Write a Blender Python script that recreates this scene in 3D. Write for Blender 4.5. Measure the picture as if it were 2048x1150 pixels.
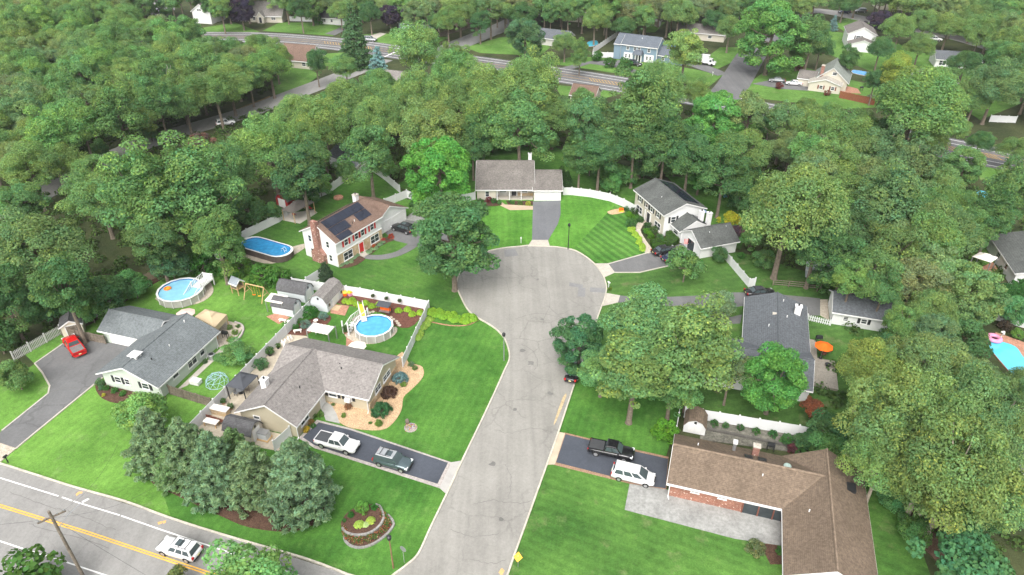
import bpy, bmesh, math, random
import numpy as np
for _o in list(bpy.data.objects): bpy.data.objects.remove(_o)
SC = bpy.context.scene
C = SC.collection
R_ = math.radians
# ------------------------------------------------------------ camera
CAMH, PITCH, FPX = 65.0, R_(33.0), 1420.0
cam = bpy.data.cameras.new('camera'); camo = bpy.data.objects.new('camera', cam); C.objects.link(camo)
camo.location = (0, 0, CAMH); camo.rotation_euler = (math.pi/2 - PITCH, 0, 0)
cam.sensor_width = 36.0; cam.lens = FPX/2048*36.0; cam.clip_end = 3000; cam.clip_start = 0.5
SC.camera = camo
# ------------------------------------------------------------ sky and sun (bright overcast)
W = bpy.data.worlds.new('World'); SC.world = W; W.use_nodes = True
wn = W.node_tree.nodes; wl = W.node_tree.links
bg = wn['Background']; sky = wn.new('ShaderNodeTexSky'); sky.sky_type = 'NISHITA'; sky.sun_disc = False
SUN_EL, SUN_AZ = R_(50), R_(195)          # azimuth clockwise from +Y: behind the camera, a little to its left
sky.sun_elevation = SUN_EL; sky.sun_rotation = SUN_AZ; sky.altitude = 0; sky.air_density = 1.0; sky.dust_density = 6.0; sky.ozone_density = 0.6
hsv = wn.new('ShaderNodeHueSaturation'); hsv.inputs['Saturation'].default_value = 0.25
wl.new(sky.outputs[0], hsv.inputs['Color']); wl.new(hsv.outputs[0], bg.inputs['Color']); bg.inputs['Strength'].default_value = 0.15
sl = bpy.data.lights.new('sun', 'SUN'); slo = bpy.data.objects.new('sun', sl); C.objects.link(slo)
sl.energy = 1.2; sl.angle = R_(70); sl.color = (1.0, 0.96, 0.9)
slo.rotation_euler = (math.pi/2 - SUN_EL, 0, -SUN_AZ + math.pi); slo.location = (0, 0, 200)
vs = SC.view_settings; vs.view_transform = 'Standard'; vs.look = 'None'; vs.exposure = 1.0; vs.gamma = 1.0; vs.use_curve_mapping = False
SC.render.engine = 'CYCLES'
SC.cycles.max_bounces = 4; SC.cycles.diffuse_bounces = 3; SC.cycles.glossy_bounces = 2; SC.cycles.transmission_bounces = 3
SC.cycles.use_denoising = True; SC.cycles.use_adaptive_sampling = True; SC.cycles.adaptive_threshold = 0.03; SC.cycles.volume_bounces = 0

# ------------------------------------------------------------ helpers
rnd = random.Random(7)
def P(x, y, z=0.0):
    """survey helper: picture point of the 2048 px photograph -> ground point at height z"""
    u = (x-1024)/FPX; v = (y-575)/FPX
    d = (u, math.cos(PITCH)-v*math.sin(PITCH), -math.sin(PITCH)-v*math.cos(PITCH))
    t = (z-CAMH)/d[2]
    return (d[0]*t, d[1]*t)
def ppm(x, y, z=0.0):
    X, Y = P(x, y, z); return FPX/(Y*math.cos(PITCH)+(CAMH-z)*math.sin(PITCH))
def pts(s, z=0.0):
    return [P(*map(float, a.split(',')), z) for a in s.split()]
G = R_(-17.0); GU = (math.cos(G), math.sin(G)); GV = (-math.sin(G), math.cos(G))
def uv(u, v): return (u*GU[0]+v*GV[0], u*GU[1]+v*GV[1])
def smooth(p, n=5, closed=False):
    out = []; m = len(p)
    for i in range(m if closed else m-1):
        if closed: a, b, c, d = p[(i-1) % m], p[i], p[(i+1) % m], p[(i+2) % m]
        else: a, b, c, d = p[max(i-1, 0)], p[i], p[i+1], p[min(i+2, m-1)]
        for k in range(n):
            t = k/n
            out.append(tuple(0.5*((2*b[j])+(-a[j]+c[j])*t+(2*a[j]-5*b[j]+4*c[j]-d[j])*t*t+(-a[j]+3*b[j]-3*c[j]+d[j])*t**3) for j in (0, 1)))
    if not closed: out.append(p[-1])
    return out
def link(o, parent=None):
    C.objects.link(o)
    if parent is not None: o.parent = parent
    return o
class MB:
    def __init__(s): s.v = []; s.f = []
    def add(s, vs, fs):
        n = len(s.v); s.v += [tuple(map(float, a)) for a in vs]; s.f += [tuple(i+n for i in f) for f in fs]; return s
    def box(s, x0, x1, y0, y1, z0, z1, rot=0, piv=None):
        vs = [(x, y, z) for z in (z0, z1) for x, y in ((x0, y0), (x1, y0), (x1, y1), (x0, y1))]
        if rot:
            cx, cy = piv or ((x0+x1)/2, (y0+y1)/2); c, q = math.cos(rot), math.sin(rot)
            vs = [(cx+(x-cx)*c-(y-cy)*q, cy+(x-cx)*q+(y-cy)*c, z) for x, y, z in vs]
        return s.add(vs, [(3, 2, 1, 0), (4, 5, 6, 7), (0, 1, 5, 4), (1, 2, 6, 5), (2, 3, 7, 6), (3, 0, 4, 7)])
    def prism(s, poly, z0, z1):
        n = len(poly)
        if sum(poly[i][0]*poly[(i+1) % n][1]-poly[(i+1) % n][0]*poly[i][1] for i in range(n)) < 0: poly = poly[::-1]
        return s.add([(x, y, z0) for x, y in poly]+[(x, y, z1) for x, y in poly],
                     [tuple(range(n-1, -1, -1)), tuple(range(n, 2*n))]+[(i, (i+1) % n, n+(i+1) % n, n+i) for i in range(n)])
    def loft(s, rings, cap=True, closed=True):
        n = len(rings[0]); vs = [p for r in rings for p in r]; fs = []
        for k in range(len(rings)-1):
            for i in range(n if closed else n-1): fs.append((k*n+i, k*n+(i+1) % n, (k+1)*n+(i+1) % n, (k+1)*n+i))
        if cap: fs += [tuple(range(n-1, -1, -1)), tuple((len(rings)-1)*n+i for i in range(n))]
        return s.add(vs, fs)
    def tube(s, path, rad, n=8, cap=True):
        rings = []
        for i, p in enumerate(path):
            a = np.array(path[max(i-1, 0)], float); b = np.array(path[min(i+1, len(path)-1)], float); d = b-a; d /= np.linalg.norm(d)+1e-9
            e = np.array((0, 0, 1.0)) if abs(d[2]) < 0.9 else np.array((1.0, 0, 0)); x = np.cross(d, e); x /= np.linalg.norm(x); y = np.cross(d, x)
            r = rad[i] if isinstance(rad, (list, tuple)) else rad
            rings.append([tuple(np.array(p)+r*(math.cos(2*math.pi*k/n)*x-math.sin(2*math.pi*k/n)*y)) for k in range(n)])
        return s.loft(rings[::-1], cap)
    def lathe(s, prof, n=20, c=(0, 0)):
        return s.loft([[(c[0]+r*math.cos(2*math.pi*k/n), c[1]+r*math.sin(2*math.pi*k/n), z) for k in range(n)] for r, z in prof])
    def mesh(s, name):
        m = bpy.data.meshes.new(name); m.from_pydata(s.v, [], s.f); m.update(); return m
    def build(s, name, mat, parent=None, smooth_=False, bevel=0):
        m = s.mesh(name); m.materials.append(mat)
        if smooth_: m.polygons.foreach_set('use_smooth', [True]*len(m.polygons))
        o = bpy.data.objects.new(name, m); link(o, parent)
        if bevel:
            b = o.modifiers.new('bevel', 'BEVEL'); b.width = bevel; b.segments = 2; b.limit_method = 'ANGLE'
        return o
def tag(o, label, cat, group=None, kind=None):
    if label: o['label'] = label
    if cat: o['category'] = cat
    if group: o['group'] = group
    if kind: o['kind'] = kind
    return o
def thing(name, label, cat, loc=(0, 0, 0), rot=0, group=None):
    o = bpy.data.objects.new(name, None); link(o); o.empty_display_size = 0.3
    o.location = loc if len(loc) == 3 else (loc[0], loc[1], 0); o.rotation_euler = (0, 0, rot)
    return tag(o, label, cat, group)
def struct(name, mb, mat, label=None):
    o = mb.build(name, mat); o['kind'] = 'structure'
    if label: o['label'] = label
    return o
def dup(root, loc, rot=0.0, scale=None, label=None, group=None):
    r = root.copy(); link(r); r.location = loc if len(loc) == 3 else (loc[0], loc[1], 0); r.rotation_euler = (0, 0, rot)
    if scale is not None: r.scale = (scale,)*3 if not isinstance(scale, tuple) else scale
    if label: r['label'] = label
    if group: r['group'] = group
    for ch in list(root.children):
        c = ch.copy(); link(c, r)
        for g in list(ch.children):
            d = g.copy(); link(d, c)
    return r

# ------------------------------------------------------------ materials
MATS = {}
def nmat(name):
    m = bpy.data.materials.new(name); m.use_nodes = True; nt = m.node_tree
    return m, nt, nt.nodes['Principled BSDF']
def N(nt, t, **k):
    n = nt.nodes.new('ShaderNode'+t)
    for a, b in k.items(): setattr(n, a, b)
    return n
def noise(nt, scale, detail=3, rough=0.55, co=None, vec=None):
    n = N(nt, 'TexNoise'); n.inputs['Scale'].default_value = scale; n.inputs['Detail'].default_value = detail; n.inputs['Roughness'].default_value = rough
    if vec is None:
        if co is None: co = N(nt, 'TexCoord')
        vec = co.outputs['Object']
    nt.links.new(vec, n.inputs['Vector']); return n
def ramp(nt, fac, stops):
    r = N(nt, 'ValToRGB'); e = r.color_ramp.elements
    while len(e) < len(stops): e.new(0.5)
    for i, (p, c) in enumerate(stops):
        e[i].position = p; e[i].color = (*c, 1) if len(c) == 3 else c
    nt.links.new(fac, r.inputs[0]); return r
def mixc(nt, fac, a, b, mode='MIX'):
    m = N(nt, 'Mix', data_type='RGBA', blend_type=mode); m.clamp_factor = True
    for sock, val in ((m.inputs[0], fac), (m.inputs[6], a), (m.inputs[7], b)):
        if hasattr(val, 'is_linked'): nt.links.new(val, sock)
        elif isinstance(val, (int, float)): sock.default_value = val
        else: sock.default_value = (*val, 1) if len(val) == 3 else val
    return m.outputs[2]
def sc_(c, k): return tuple(min(1, x*k) for x in c)
def mat(name, col, var=0.15, scale=2.0, rough=0.75, spec=0.3, bump=0.0, metal=0.0, fine=None, coat=0.0):
    """plain material: base colour broken up by two scales of noise"""
    if name in MATS: return MATS[name]
    m, nt, b = nmat(name); co = N(nt, 'TexCoord')
    n = noise(nt, scale, 4, 0.6, co); c = ramp(nt, n.outputs[0], [(0.3, sc_(col, 1-var)), (0.7, sc_(col, 1+var))]).outputs[0]
    if fine:
        n2 = noise(nt, fine[0], 2, 0.6, co); c = mixc(nt, 1.0, c, ramp(nt, n2.outputs[0], [(0.35, (1-fine[1],)*3), (0.65, (1+fine[1],)*3)]).outputs[0], 'MULTIPLY')
    nt.links.new(c, b.inputs['Base Color'])
    b.inputs['Roughness'].default_value = rough; b.inputs['Specular IOR Level'].default_value = spec; b.inputs['Metallic'].default_value = metal
    if coat: b.inputs['Coat Weight'].default_value = coat; b.inputs['Coat Roughness'].default_value = 0.08
    if bump:
        bm_ = N(nt, 'Bump'); bm_.inputs['Strength'].default_value = bump; bm_.inputs['Distance'].default_value = 0.05
        nb = noise(nt, (fine[0] if fine else scale*6), 3, 0.6, co); nt.links.new(nb.outputs[0], bm_.inputs['Height']); nt.links.new(bm_.outputs[0], b.inputs['Normal'])
    MATS[name] = m; return m
def lawn_mat(name, a, b_, dry, stripe=None, patch=0.5, seed=0.0):
    """mown grass: two greens in patches, dry spots, mower stripes (angle, width, amount), blade grain"""
    m, nt, b = nmat(name); co = N(nt, 'TexCoord')
    mp = N(nt, 'Mapping'); mp.inputs['Location'].default_value = (seed, seed*1.7, 0); nt.links.new(co.outputs['Object'], mp.inputs[0]); v = mp.outputs[0]
    n1 = noise(nt, 0.11, 6, 0.68, vec=v); c = ramp(nt, n1.outputs[0], [(0.36, sc_(a, 0.86)), (0.64, sc_(b_, 1.1))]).outputs[0]
    n2 = noise(nt, 0.3, 6, 0.7, vec=v); f = ramp(nt, n2.outputs[0], [(0.56, (0, 0, 0)), (0.74, (patch,)*3)]).outputs[0]
    c = mixc(nt, f, c, dry)
    if stripe:
        ang, wid, amt = stripe
        mp2 = N(nt, 'Mapping'); mp2.inputs['Rotation'].default_value = (0, 0, ang); nt.links.new(co.outputs['Object'], mp2.inputs[0])
        nd = noise(nt, 0.12, 2, 0.5, co); ad = N(nt, 'VectorMath', operation='MULTIPLY_ADD'); ad.inputs[1].default_value = (1.2,)*3
        nt.links.new(nd.outputs['Color'], ad.inputs[0]); nt.links.new(mp2.outputs[0], ad.inputs[2])
        w = N(nt, 'TexWave', wave_type='BANDS', bands_direction='X', wave_profile='SIN'); w.inputs['Scale'].default_value = math.pi/(10*wid); w.inputs['Distortion'].default_value = 0
        nt.links.new(ad.outputs[0], w.inputs['Vector'])
        c = mixc(nt, 1.0, c, ramp(nt, w.outputs['Fac'], [(0.3, (1-amt,)*3), (0.7, (1+amt,)*3)]).outputs[0], 'MULTIPLY')
    n3 = noise(nt, 5.0, 3, 0.7, co); c = mixc(nt, 1.0, c, ramp(nt, n3.outputs[0], [(0.3, (0.78,)*3), (0.7, (1.2,)*3)]).outputs[0], 'MULTIPLY')
    n5 = noise(nt, 1.1, 4, 0.65, co); c = mixc(nt, 1.0, c, ramp(nt, n5.outputs[0], [(0.3, (0.84,)*3), (0.7, (1.14,)*3)]).outputs[0], 'MULTIPLY')
    nt.links.new(c, b.inputs['Base Color']); b.inputs['Roughness'].default_value = 0.9; b.inputs['Specular IOR Level'].default_value = 0.1
    bm_ = N(nt, 'Bump'); bm_.inputs['Strength'].default_value = 0.7; bm_.inputs['Distance'].default_value = 0.08
    n4 = noise(nt, 9.0, 3, 0.7, co); nt.links.new(n4.outputs[0], bm_.inputs['Height']); nt.links.new(bm_.outputs[0], b.inputs['Normal'])
    return m
def asphalt_mat(name, col, streak=0.0, crack=0.0, ang=0.0, spots=0.12):
    m, nt, b = nmat(name); co = N(nt, 'TexCoord')
    n1 = noise(nt, 0.16, 5, 0.6, co); c = ramp(nt, n1.outputs[0], [(0.3, sc_(col, 1-spots)), (0.7, sc_(col, 1+spots))]).outputs[0]
    if streak:
        mp = N(nt, 'Mapping'); mp.inputs['Rotation'].default_value = (0, 0, ang); mp.inputs['Scale'].default_value = (1.0, 0.045, 1); nt.links.new(co.outputs['Object'], mp.inputs[0])
        ns = noise(nt, 0.8, 4, 0.6, vec=mp.outputs[0]); c = mixc(nt, 1.0, c, ramp(nt, ns.outputs[0], [(0.35, (1-streak,)*3), (0.65, (1+streak,)*3)]).outputs[0], 'MULTIPLY')
    if crack:
        nv = noise(nt, 0.5, 4, 0.7, co); av = N(nt, 'VectorMath', operation='MULTIPLY_ADD'); av.inputs[1].default_value = (1.6,)*3
        nt.links.new(nv.outputs['Color'], av.inputs[0]); nt.links.new(co.outputs['Object'], av.inputs[2])
        vo = N(nt, 'TexVoronoi', feature='DISTANCE_TO_EDGE'); vo.inputs['Scale'].default_value = 0.22; nt.links.new(av.outputs[0], vo.inputs['Vector'])
        nm = noise(nt, 0.09, 3, 0.6, co)
        f = ramp(nt, vo.outputs['Distance'], [(0.0, (crack,)*3), (0.03, (0, 0, 0))]).outputs[0]
        f2 = mixc(nt, 1.0, f, ramp(nt, nm.outputs[0], [(0.42, (0, 0, 0)), (0.6, (1, 1, 1))]).outputs[0], 'MULTIPLY')
        c = mixc(nt, f2, c, sc_(col, 0.5))
    n3 = noise(nt, 3.5, 4, 0.75, co); c = mixc(nt, 1.0, c, ramp(nt, n3.outputs[0], [(0.3, (0.88,)*3), (0.7, (1.12,)*3)]).outputs[0], 'MULTIPLY')
    nt.links.new(c, b.inputs['Base Color']); b.inputs['Roughness'].default_value = 0.88; b.inputs['Specular IOR Level'].default_value = 0.25
    return m
def leaf_mat(name, trans=0.45):
    """foliage: the colour of each plant comes from its object colour, varied leaf by leaf"""
    m = bpy.data.materials.new(name); m.use_nodes = True; nt = m.node_tree
    for n in list(nt.nodes): nt.nodes.remove(n)
    out = N(nt, 'OutputMaterial'); oi = N(nt, 'ObjectInfo'); at = N(nt, 'Attribute', attribute_name='tint', attribute_type='GEOMETRY')
    c = mixc(nt, 1.0, oi.outputs['Color'], at.outputs['Color'], 'MULTIPLY')
    d = N(nt, 'BsdfDiffuse'); t = N(nt, 'BsdfTranslucent'); mx = N(nt, 'MixShader'); mx.inputs[0].default_value = trans
    nt.links.new(c, d.inputs[0]); nt.links.new(mixc(nt, 1.0, c, (1.15, 1.25, 0.75), 'MULTIPLY'), t.inputs[0])
    nt.links.new(d.outputs[0], mx.inputs[1]); nt.links.new(t.outputs[0], mx.inputs[2]); nt.links.new(mx.outputs[0], out.inputs[0])
    return m
LEAF = leaf_mat('leaf')
BARK = mat('bark', (0.17, 0.14, 0.11), 0.3, 3, 0.95, 0.1, 0.4)
BARKL = mat('bark_pale', (0.30, 0.26, 0.21), 0.3, 3, 0.95, 0.1, 0.4)
WHITE = mat('white_vinyl', (0.6, 0.61, 0.61), 0.04, 0.8, 0.5, 0.4)
TRIM = mat('white_trim', (0.66, 0.66, 0.65), 0.05, 1.5, 0.5, 0.4)
CONC = mat('concrete', (0.42, 0.39, 0.34), 0.12, 0.9, 0.9, 0.2, 0, 0, (6, 0.1))
KERB = mat('kerb_concrete', (0.46, 0.43, 0.36), 0.18, 0.8, 0.9, 0.2, 0, 0, (5, 0.12))
GLASS = mat('window_glass', (0.035, 0.045, 0.05), 0.3, 0.7, 0.08, 0.6)
DARK = mat('dark_metal', (0.02, 0.021, 0.023), 0.2, 3, 0.45, 0.4)
GREYM = mat('grey_metal', (0.35, 0.36, 0.37), 0.1, 3, 0.4, 0.5, 0, 0.6)
WOODG = mat('weathered_wood', (0.17, 0.145, 0.115), 0.3, 1.2, 0.9, 0.15, 0, 0, (5, 0.2))
WOODT = mat('tan_wood', (0.48, 0.33, 0.17), 0.2, 2, 0.8, 0.2)
DECKW = mat('deck_wood', (0.29, 0.265, 0.225), 0.15, 1.0, 0.85, 0.15, 0, 0, (7, 0.12))
MULCH = mat('mulch', (0.085, 0.05, 0.036), 0.3, 3, 0.95, 0.1, 0.6, 0, (9, 0.35))
MULCHR = mat('red_mulch', (0.12, 0.055, 0.042), 0.25, 3, 0.95, 0.1, 0.6, 0, (9, 0.3))
STONEB = mat('tan_gravel', (0.44, 0.31, 0.19), 0.15, 1.2, 0.95, 0.1, 0.6, 0, (7, 0.35))
PEBBLE = mat('pale_pebbles', (0.42, 0.37, 0.30), 0.15, 2, 0.9, 0.2, 0.5, 0, (9, 0.3))
BRICKP = mat('brick_paving', (0.36, 0.19, 0.13), 0.2, 2, 0.9, 0.2, 0, 0, (6, 0.25))
REDP = mat('red_paint', (0.5, 0.02, 0.02), 0.1, 3, 0.4, 0.4)
ORANGE = mat('orange_cloth', (0.75, 0.13, 0.015), 0.1, 2, 0.8, 0.1)
BLUEP = mat('blue_plastic', (0.03, 0.16, 0.5), 0.1, 2, 0.4, 0.4)
YELP = mat('yellow_plastic', (0.75, 0.42, 0.03), 0.1, 2, 0.4, 0.4)
PINK = mat('pink_plastic', (0.65, 0.25, 0.4), 0.2, 1, 0.4, 0.4)
# ------------------------------------------------------------ the ground, roads, lawns
GROUND = lawn_mat('woodland_floor', (0.035, 0.05, 0.02), (0.06, 0.07, 0.03), (0.09, 0.066, 0.042), patch=0.8)
struct('ground', MB().add([(-900, -200, 0), (900, -200, 0), (900, 1500, 0), (-900, 1500, 0)], [(0, 1, 2, 3)]), GROUND)
_lv = [0]
def sheet(name, s, m, z, sm=0, world=False):
    p = s if world else pts(s)
    if sm: p = smooth(p, sm, True)
    a = sum(p[i][0]*p[(i+1) % len(p)][1]-p[(i+1) % len(p)][0]*p[i][1] for i in range(len(p)))
    if a < 0: p = p[::-1]
    _lv[0] += 1; z = z+0.0007*(_lv[0] % 9)
    n = len(p)   # a thin slab with its own edge
    return struct(name, MB().add([(x, y, z) for x, y in p]+[(x, y, -0.05) for x, y in p], [tuple(range(n))]+[(i, n+i, n+(i+1) % n, (i+1) % n) for i in range(n)]), m)
def offset(p, d):
    out = []
    for i in range(len(p)):
        a = p[max(i-1, 0)]; b = p[min(i+1, len(p)-1)]; dx, dy = b[0]-a[0], b[1]-a[1]; l = math.hypot(dx, dy)+1e-9
        out.append((p[i][0]-dy/l*d, p[i][1]+dx/l*d))
    return out
def strip(name, p, w, z0, z1, m, kind='structure', off=0.0):
    a, b = offset(p, off+w/2), offset(p, off-w/2); n = len(p)
    mb = MB(); mb.add([(x, y, z1) for x, y in a]+[(x, y, z1) for x, y in b]+[(x, y, z0) for x, y in a]+[(x, y, z0) for x, y in b],
        [f for i in range(n-1) for f in ((i, n+i, n+i+1, i+1), (n+i, 3*n+i, 3*n+i+1, n+i+1), (i+1, 2*n+i+1, 2*n+i, i))]+[(0, 2*n, 3*n, n), (n-1, 2*n-1, 4*n-1, 3*n-1)])
    o = mb.build(name, m)
    if kind: o['kind'] = kind
    return o
LA = lawn_mat('lawn_bright', (0.083, 0.196, 0.033), (0.127, 0.260, 0.048), (0.195, 0.267, 0.109), (R_(20), 1.1, 0.035), 0.6)
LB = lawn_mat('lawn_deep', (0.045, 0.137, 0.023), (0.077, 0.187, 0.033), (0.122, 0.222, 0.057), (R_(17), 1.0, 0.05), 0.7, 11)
LC = lawn_mat('lawn_dark', (0.045, 0.121, 0.023), (0.077, 0.171, 0.033), (0.127, 0.165, 0.070), (R_(-58), 1.1, 0.04), 0.7, 5)  # darker green turf, the grass's own colour
LD = lawn_mat('lawn_lush', (0.063, 0.185, 0.025), (0.102, 0.246, 0.040), (0.136, 0.241, 0.065), (R_(0), 1.3, 0.04), 0.4, 23)
LE = lawn_mat('lawn_striped', (0.048, 0.146, 0.025), (0.078, 0.189, 0.035), (0.127, 0.203, 0.065), (R_(-31), 1.5, 0.2), 0.4, 31)
LG = lawn_mat('lawn_corner', (0.048, 0.127, 0.025), (0.079, 0.175, 0.035), (0.166, 0.196, 0.086), (R_(-64), 1.15, 0.06), 0.8, 41)
LF = lawn_mat('lawn_thin', (0.045, 0.109, 0.025), (0.073, 0.152, 0.035), (0.166, 0.165, 0.086), (R_(80), 1.4, 0.06), 0.85, 53)
LX = lawn_mat('lawn_far', (0.073, 0.165, 0.033), (0.108, 0.208, 0.046), (0.195, 0.227, 0.102), None, 0.7, 61)
ASPH = asphalt_mat('street_asphalt', (0.242, 0.235, 0.215), 0.09, 0.45, R_(-17), 0.1)
ASPHR = asphalt_mat('road_asphalt', (0.23, 0.226, 0.216), 0.07, 0.3, R_(73), 0.08)
ASPHF = asphalt_mat('main_road_asphalt', (0.125, 0.125, 0.128), 0.1, 0.2, R_(65), 0.1)
ASPHD = asphalt_mat('sealed_asphalt', (0.06, 0.068, 0.084), 0.03, 0.0, 0, 0.18)
ASPHM = asphalt_mat('worn_driveway', (0.135, 0.136, 0.137), 0.05, 0.5, R_(40), 0.15)
PATCH = asphalt_mat('asphalt_patch', (0.2, 0.2, 0.2), 0.05, 0, 0, 0.1)
PAVER = mat('grey_pavers', (0.26, 0.262, 0.25), 0.14, 0.5, 0.9, 0.2, 0.3, 0, (3.0, 0.16))
PAVEB = mat('border_pavers', (0.34, 0.31, 0.29), 0.12, 2, 0.9, 0.2, 0, 0, (5, 0.2))
LINEW = mat('road_paint_white', (0.75, 0.75, 0.73), 0.12, 1.5, 0.7, 0.2)
LINEYM = mat('worn_yellow_paint', (0.42, 0.27, 0.09), 0.15, 1.5, 0.8, 0.2)
LINEY = mat('road_paint_yellow', (0.72, 0.4, 0.06), 0.12, 1.5, 0.7, 0.2)
# lawns first (lowest), each yard its own sheet
ZL = 0.05
sheet('lawn', '-60,960 -60,760 60,735 70,728 40,700 130,650 250,590 330,548 400,525 490,540 560,570 600,566 560,660 385,850 330,985 345,1042 250,1004 150,976 0,928', LA, ZL)
LEFTK = '694,1150 760,1165 792,1147 815,1130 837,1108 862,1054 893,990 924,923 954,861 987,791 1007,746 1018,721 1017,701 1007,676 987,656 957,638 937,623 922,596 914,576 915,558 925,540 945,520 970,506 1002,498 1040,494 1060,492 1095,494 1120,496 1149,502 1172,515 1189,529 1203,545 1211,565 1213,580 1208,603 1199,626 1154,755 1118,863 1095,928 1050,1054 1029,1112 1016,1150 995,1210'
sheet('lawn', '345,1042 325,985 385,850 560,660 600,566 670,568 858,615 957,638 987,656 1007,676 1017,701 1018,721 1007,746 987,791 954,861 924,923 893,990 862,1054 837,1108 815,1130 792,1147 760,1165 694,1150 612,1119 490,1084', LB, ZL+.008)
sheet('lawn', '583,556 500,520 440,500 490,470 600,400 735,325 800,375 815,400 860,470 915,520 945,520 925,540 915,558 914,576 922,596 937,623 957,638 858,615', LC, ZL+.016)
sheet('lawn', '815,400 950,378 1130,378 1128,395 1108,470 1060,492 1040,494 1002,498 970,506 945,520 915,520 860,470', LD, ZL+.024)
sheet('lawn', '1060,492 1080,440 1124,378 1215,385 1272,418 1292,440 1265,455 1302,505 1216,529 1189,529 1172,515 1149,502 1120,496 1095,494', LD, ZL+.032)
sheet('lawn', '1165,508 1145,500 1242,398 1272,418 1292,440 1265,455 1302,505 1216,529 1189,529', LE, ZL+.04)
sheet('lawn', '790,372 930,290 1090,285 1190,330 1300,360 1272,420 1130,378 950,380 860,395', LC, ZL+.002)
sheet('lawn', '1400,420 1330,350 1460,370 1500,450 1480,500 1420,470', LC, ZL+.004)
sheet('lawn', '1207,555 1229,545 1279,545 1336,532 1390,512 1480,505 1700,570 1760,650 1800,760 1740,900 1672,880 1360,820 1330,918 1130,869 1118,863 1154,755 1199,626 1213,580', LF, ZL+.048)
sheet('lawn', '1154,755 1240,745 1380,800 1360,830 1330,918 1130,869 1118,863', LB, ZL+.054)
sheet('lawn', '1095,928 1330,980 1740,900 1790,960 1860,1150 1900,1290 960,1290 1016,1150 1050,1054', LG, ZL+.056)
for s in ('380,60 470,45 520,64 450,68 390,68', '525,62 560,45 640,45 700,55 665,72 600,67', '700,72 760,66 820,72 900,75 870,88 800,92 720,84', '930,95 1000,75 1090,70 1100,95 1080,112 960,106',
          '1095,126 1150,112 1230,118 1350,132 1446,150 1420,172 1330,160 1260,151', '1440,95 1500,95 1480,118 1435,138 1400,125', '1478,178 1500,165 1560,120 1660,150 1765,175 1750,215 1690,218 1590,205 1500,195', '540,150 600,130 640,150 600,180 550,190', '620,110 700,104 760,118 700,140 640,130', '1660,45 1720,30 1760,50 1700,70', '1240,45 1330,45 1310,65 1240,66', '1110,170 1180,178 1250,185 1200,200 1120,190', '1440,215 1560,235 1650,260 1500,260', '1950,330 2060,350 2060,372 1960,360', '1870,45 1960,35 2060,60 2048,90 1900,80', '1640,60 1760,75 1860,110 1990,140 2060,200 1960,240 1900,200 1760,150 1660,110', '1960,420 2010,420 2010,520 1930,540'):
    sheet('lawn', s, LX, ZL+.01)
# roads
ZR = 0.02
KS = pts(LEFTK); street = smooth(KS, 4)
def crop_(p): return p
# the street with its turning circle lies 12 cm below the kerb; the lawns stop at the kerb, so the road is drawn above them
sheet('street', [(x, y) for x, y in street], ASPH, 0.13, world=True)
strip('kerb', street, 0.2, 0.0, 0.25, KERB, off=-0.02)
d17 = GU
k0 = pts('0,928 75,952 150,976 250,1004 325,1032 400,1057 490,1084 612,1119 694,1150')
dx, dy = k0[-1][0]-k0[0][0], k0[-1][1]-k0[0][1]; L_ = math.hypot(dx, dy); du = (dx/L_, dy/L_)
k0 = [(k0[0][0]-du[0]*40, k0[0][1]-du[1]*40)]+k0[:-1]+[pts('694,1150')[0]]
kz = smooth(k0, 3)
ROADW = 13.5
far_edge = offset([k0[0], (k0[0][0]+du[0]*120, k0[0][1]+du[1]*120)], -ROADW)
sheet('road', [k0[0], (k0[-1][0]+du[0]*45, k0[-1][1]+du[1]*45), far_edge[1], far_edge[0]], ASPHR, 0.122, world=True)
strip('kerb', kz, 0.2, 0.0, 0.25, KERB)
def lineat(p, d, w, m, name='road_marking', z=0.14):
    return strip(name, offset(p, d), w, z-0.002, z, m)
c0 = pts('0,1017 170,1065 400,1147'); cdir = math.atan2(c0[-1][1]-c0[0][1], c0[-1][0]-c0[0][0])
def ext(p, a, b):
    d = (p[-1][0]-p[0][0], p[-1][1]-p[0][1]); l = math.hypot(*d); d = (d[0]/l, d[1]/l)
    return [(p[0][0]-d[0]*a, p[0][1]-d[1]*a)]+p[1:-1]+[(p[-1][0]+d[0]*b, p[-1][1]+d[1]*b)]
cl = ext(c0, 20, 25)
lineat(cl, 0.13, 0.14, LINEY); lineat(cl, -0.13, 0.14, LINEY)
wl0 = pts('0,957 122,995 240,1032 320,1060 457,1105')
lineat(ext(wl0[:2], 20, -0.3), 0, 0.15, LINEW); lineat(pts('125,996 145,1003'), 0, 0.15, LINEW); lineat(pts('148,1004 240,1032'), 0, 0.15, LINEW); lineat(ext(pts('243,1033 320,1060 457,1105'), 0, 12), 0, 0.15, LINEW)
lineat(ext(pts('0,1083 50,1100 110,1118 200,1149'), 20, 20), 0, 0.15, LINEW)
# patches on the street and the spray marks by the kerb
PZ = 0.15
sheet('road_patch', '1157,577 1171,577 1170,595 1155,594', PATCH, PZ); sheet('road_patch', '1180,576 1212,578 1211,587 1180,585', PATCH, PZ); sheet('road_patch', '1139,566 1166,571 1165,578 1138,573', PATCH, PZ)
sheet('road_patch', '1008,502 1030,499 1037,512 1010,515', PATCH, PZ)
sheet('road_patch', '1126,795 1133,793 1112,845 1108,846', mat('dry_leaves', (0.42, 0.33, 0.2), 0.3, 4, 0.95), PZ, 2)
SPRAY = mat('spray_paint', (0.6, 0.36, 0.14), 0.2, 6, 0.9)
for s in ('152,990 158,985 160,988 154,994', '158,985 166,985 165,988 160,989', '316,1046 324,1044 325,1048 317,1051', '325,1044 333,1042 332,1047 327,1049', '997,1147 1003,1138 1006,1139 1001,1149', '1000,1150 1007,1140 1009,1143 1004,1152'): sheet('paint_mark', s, SPRAY, 0.145)
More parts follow.
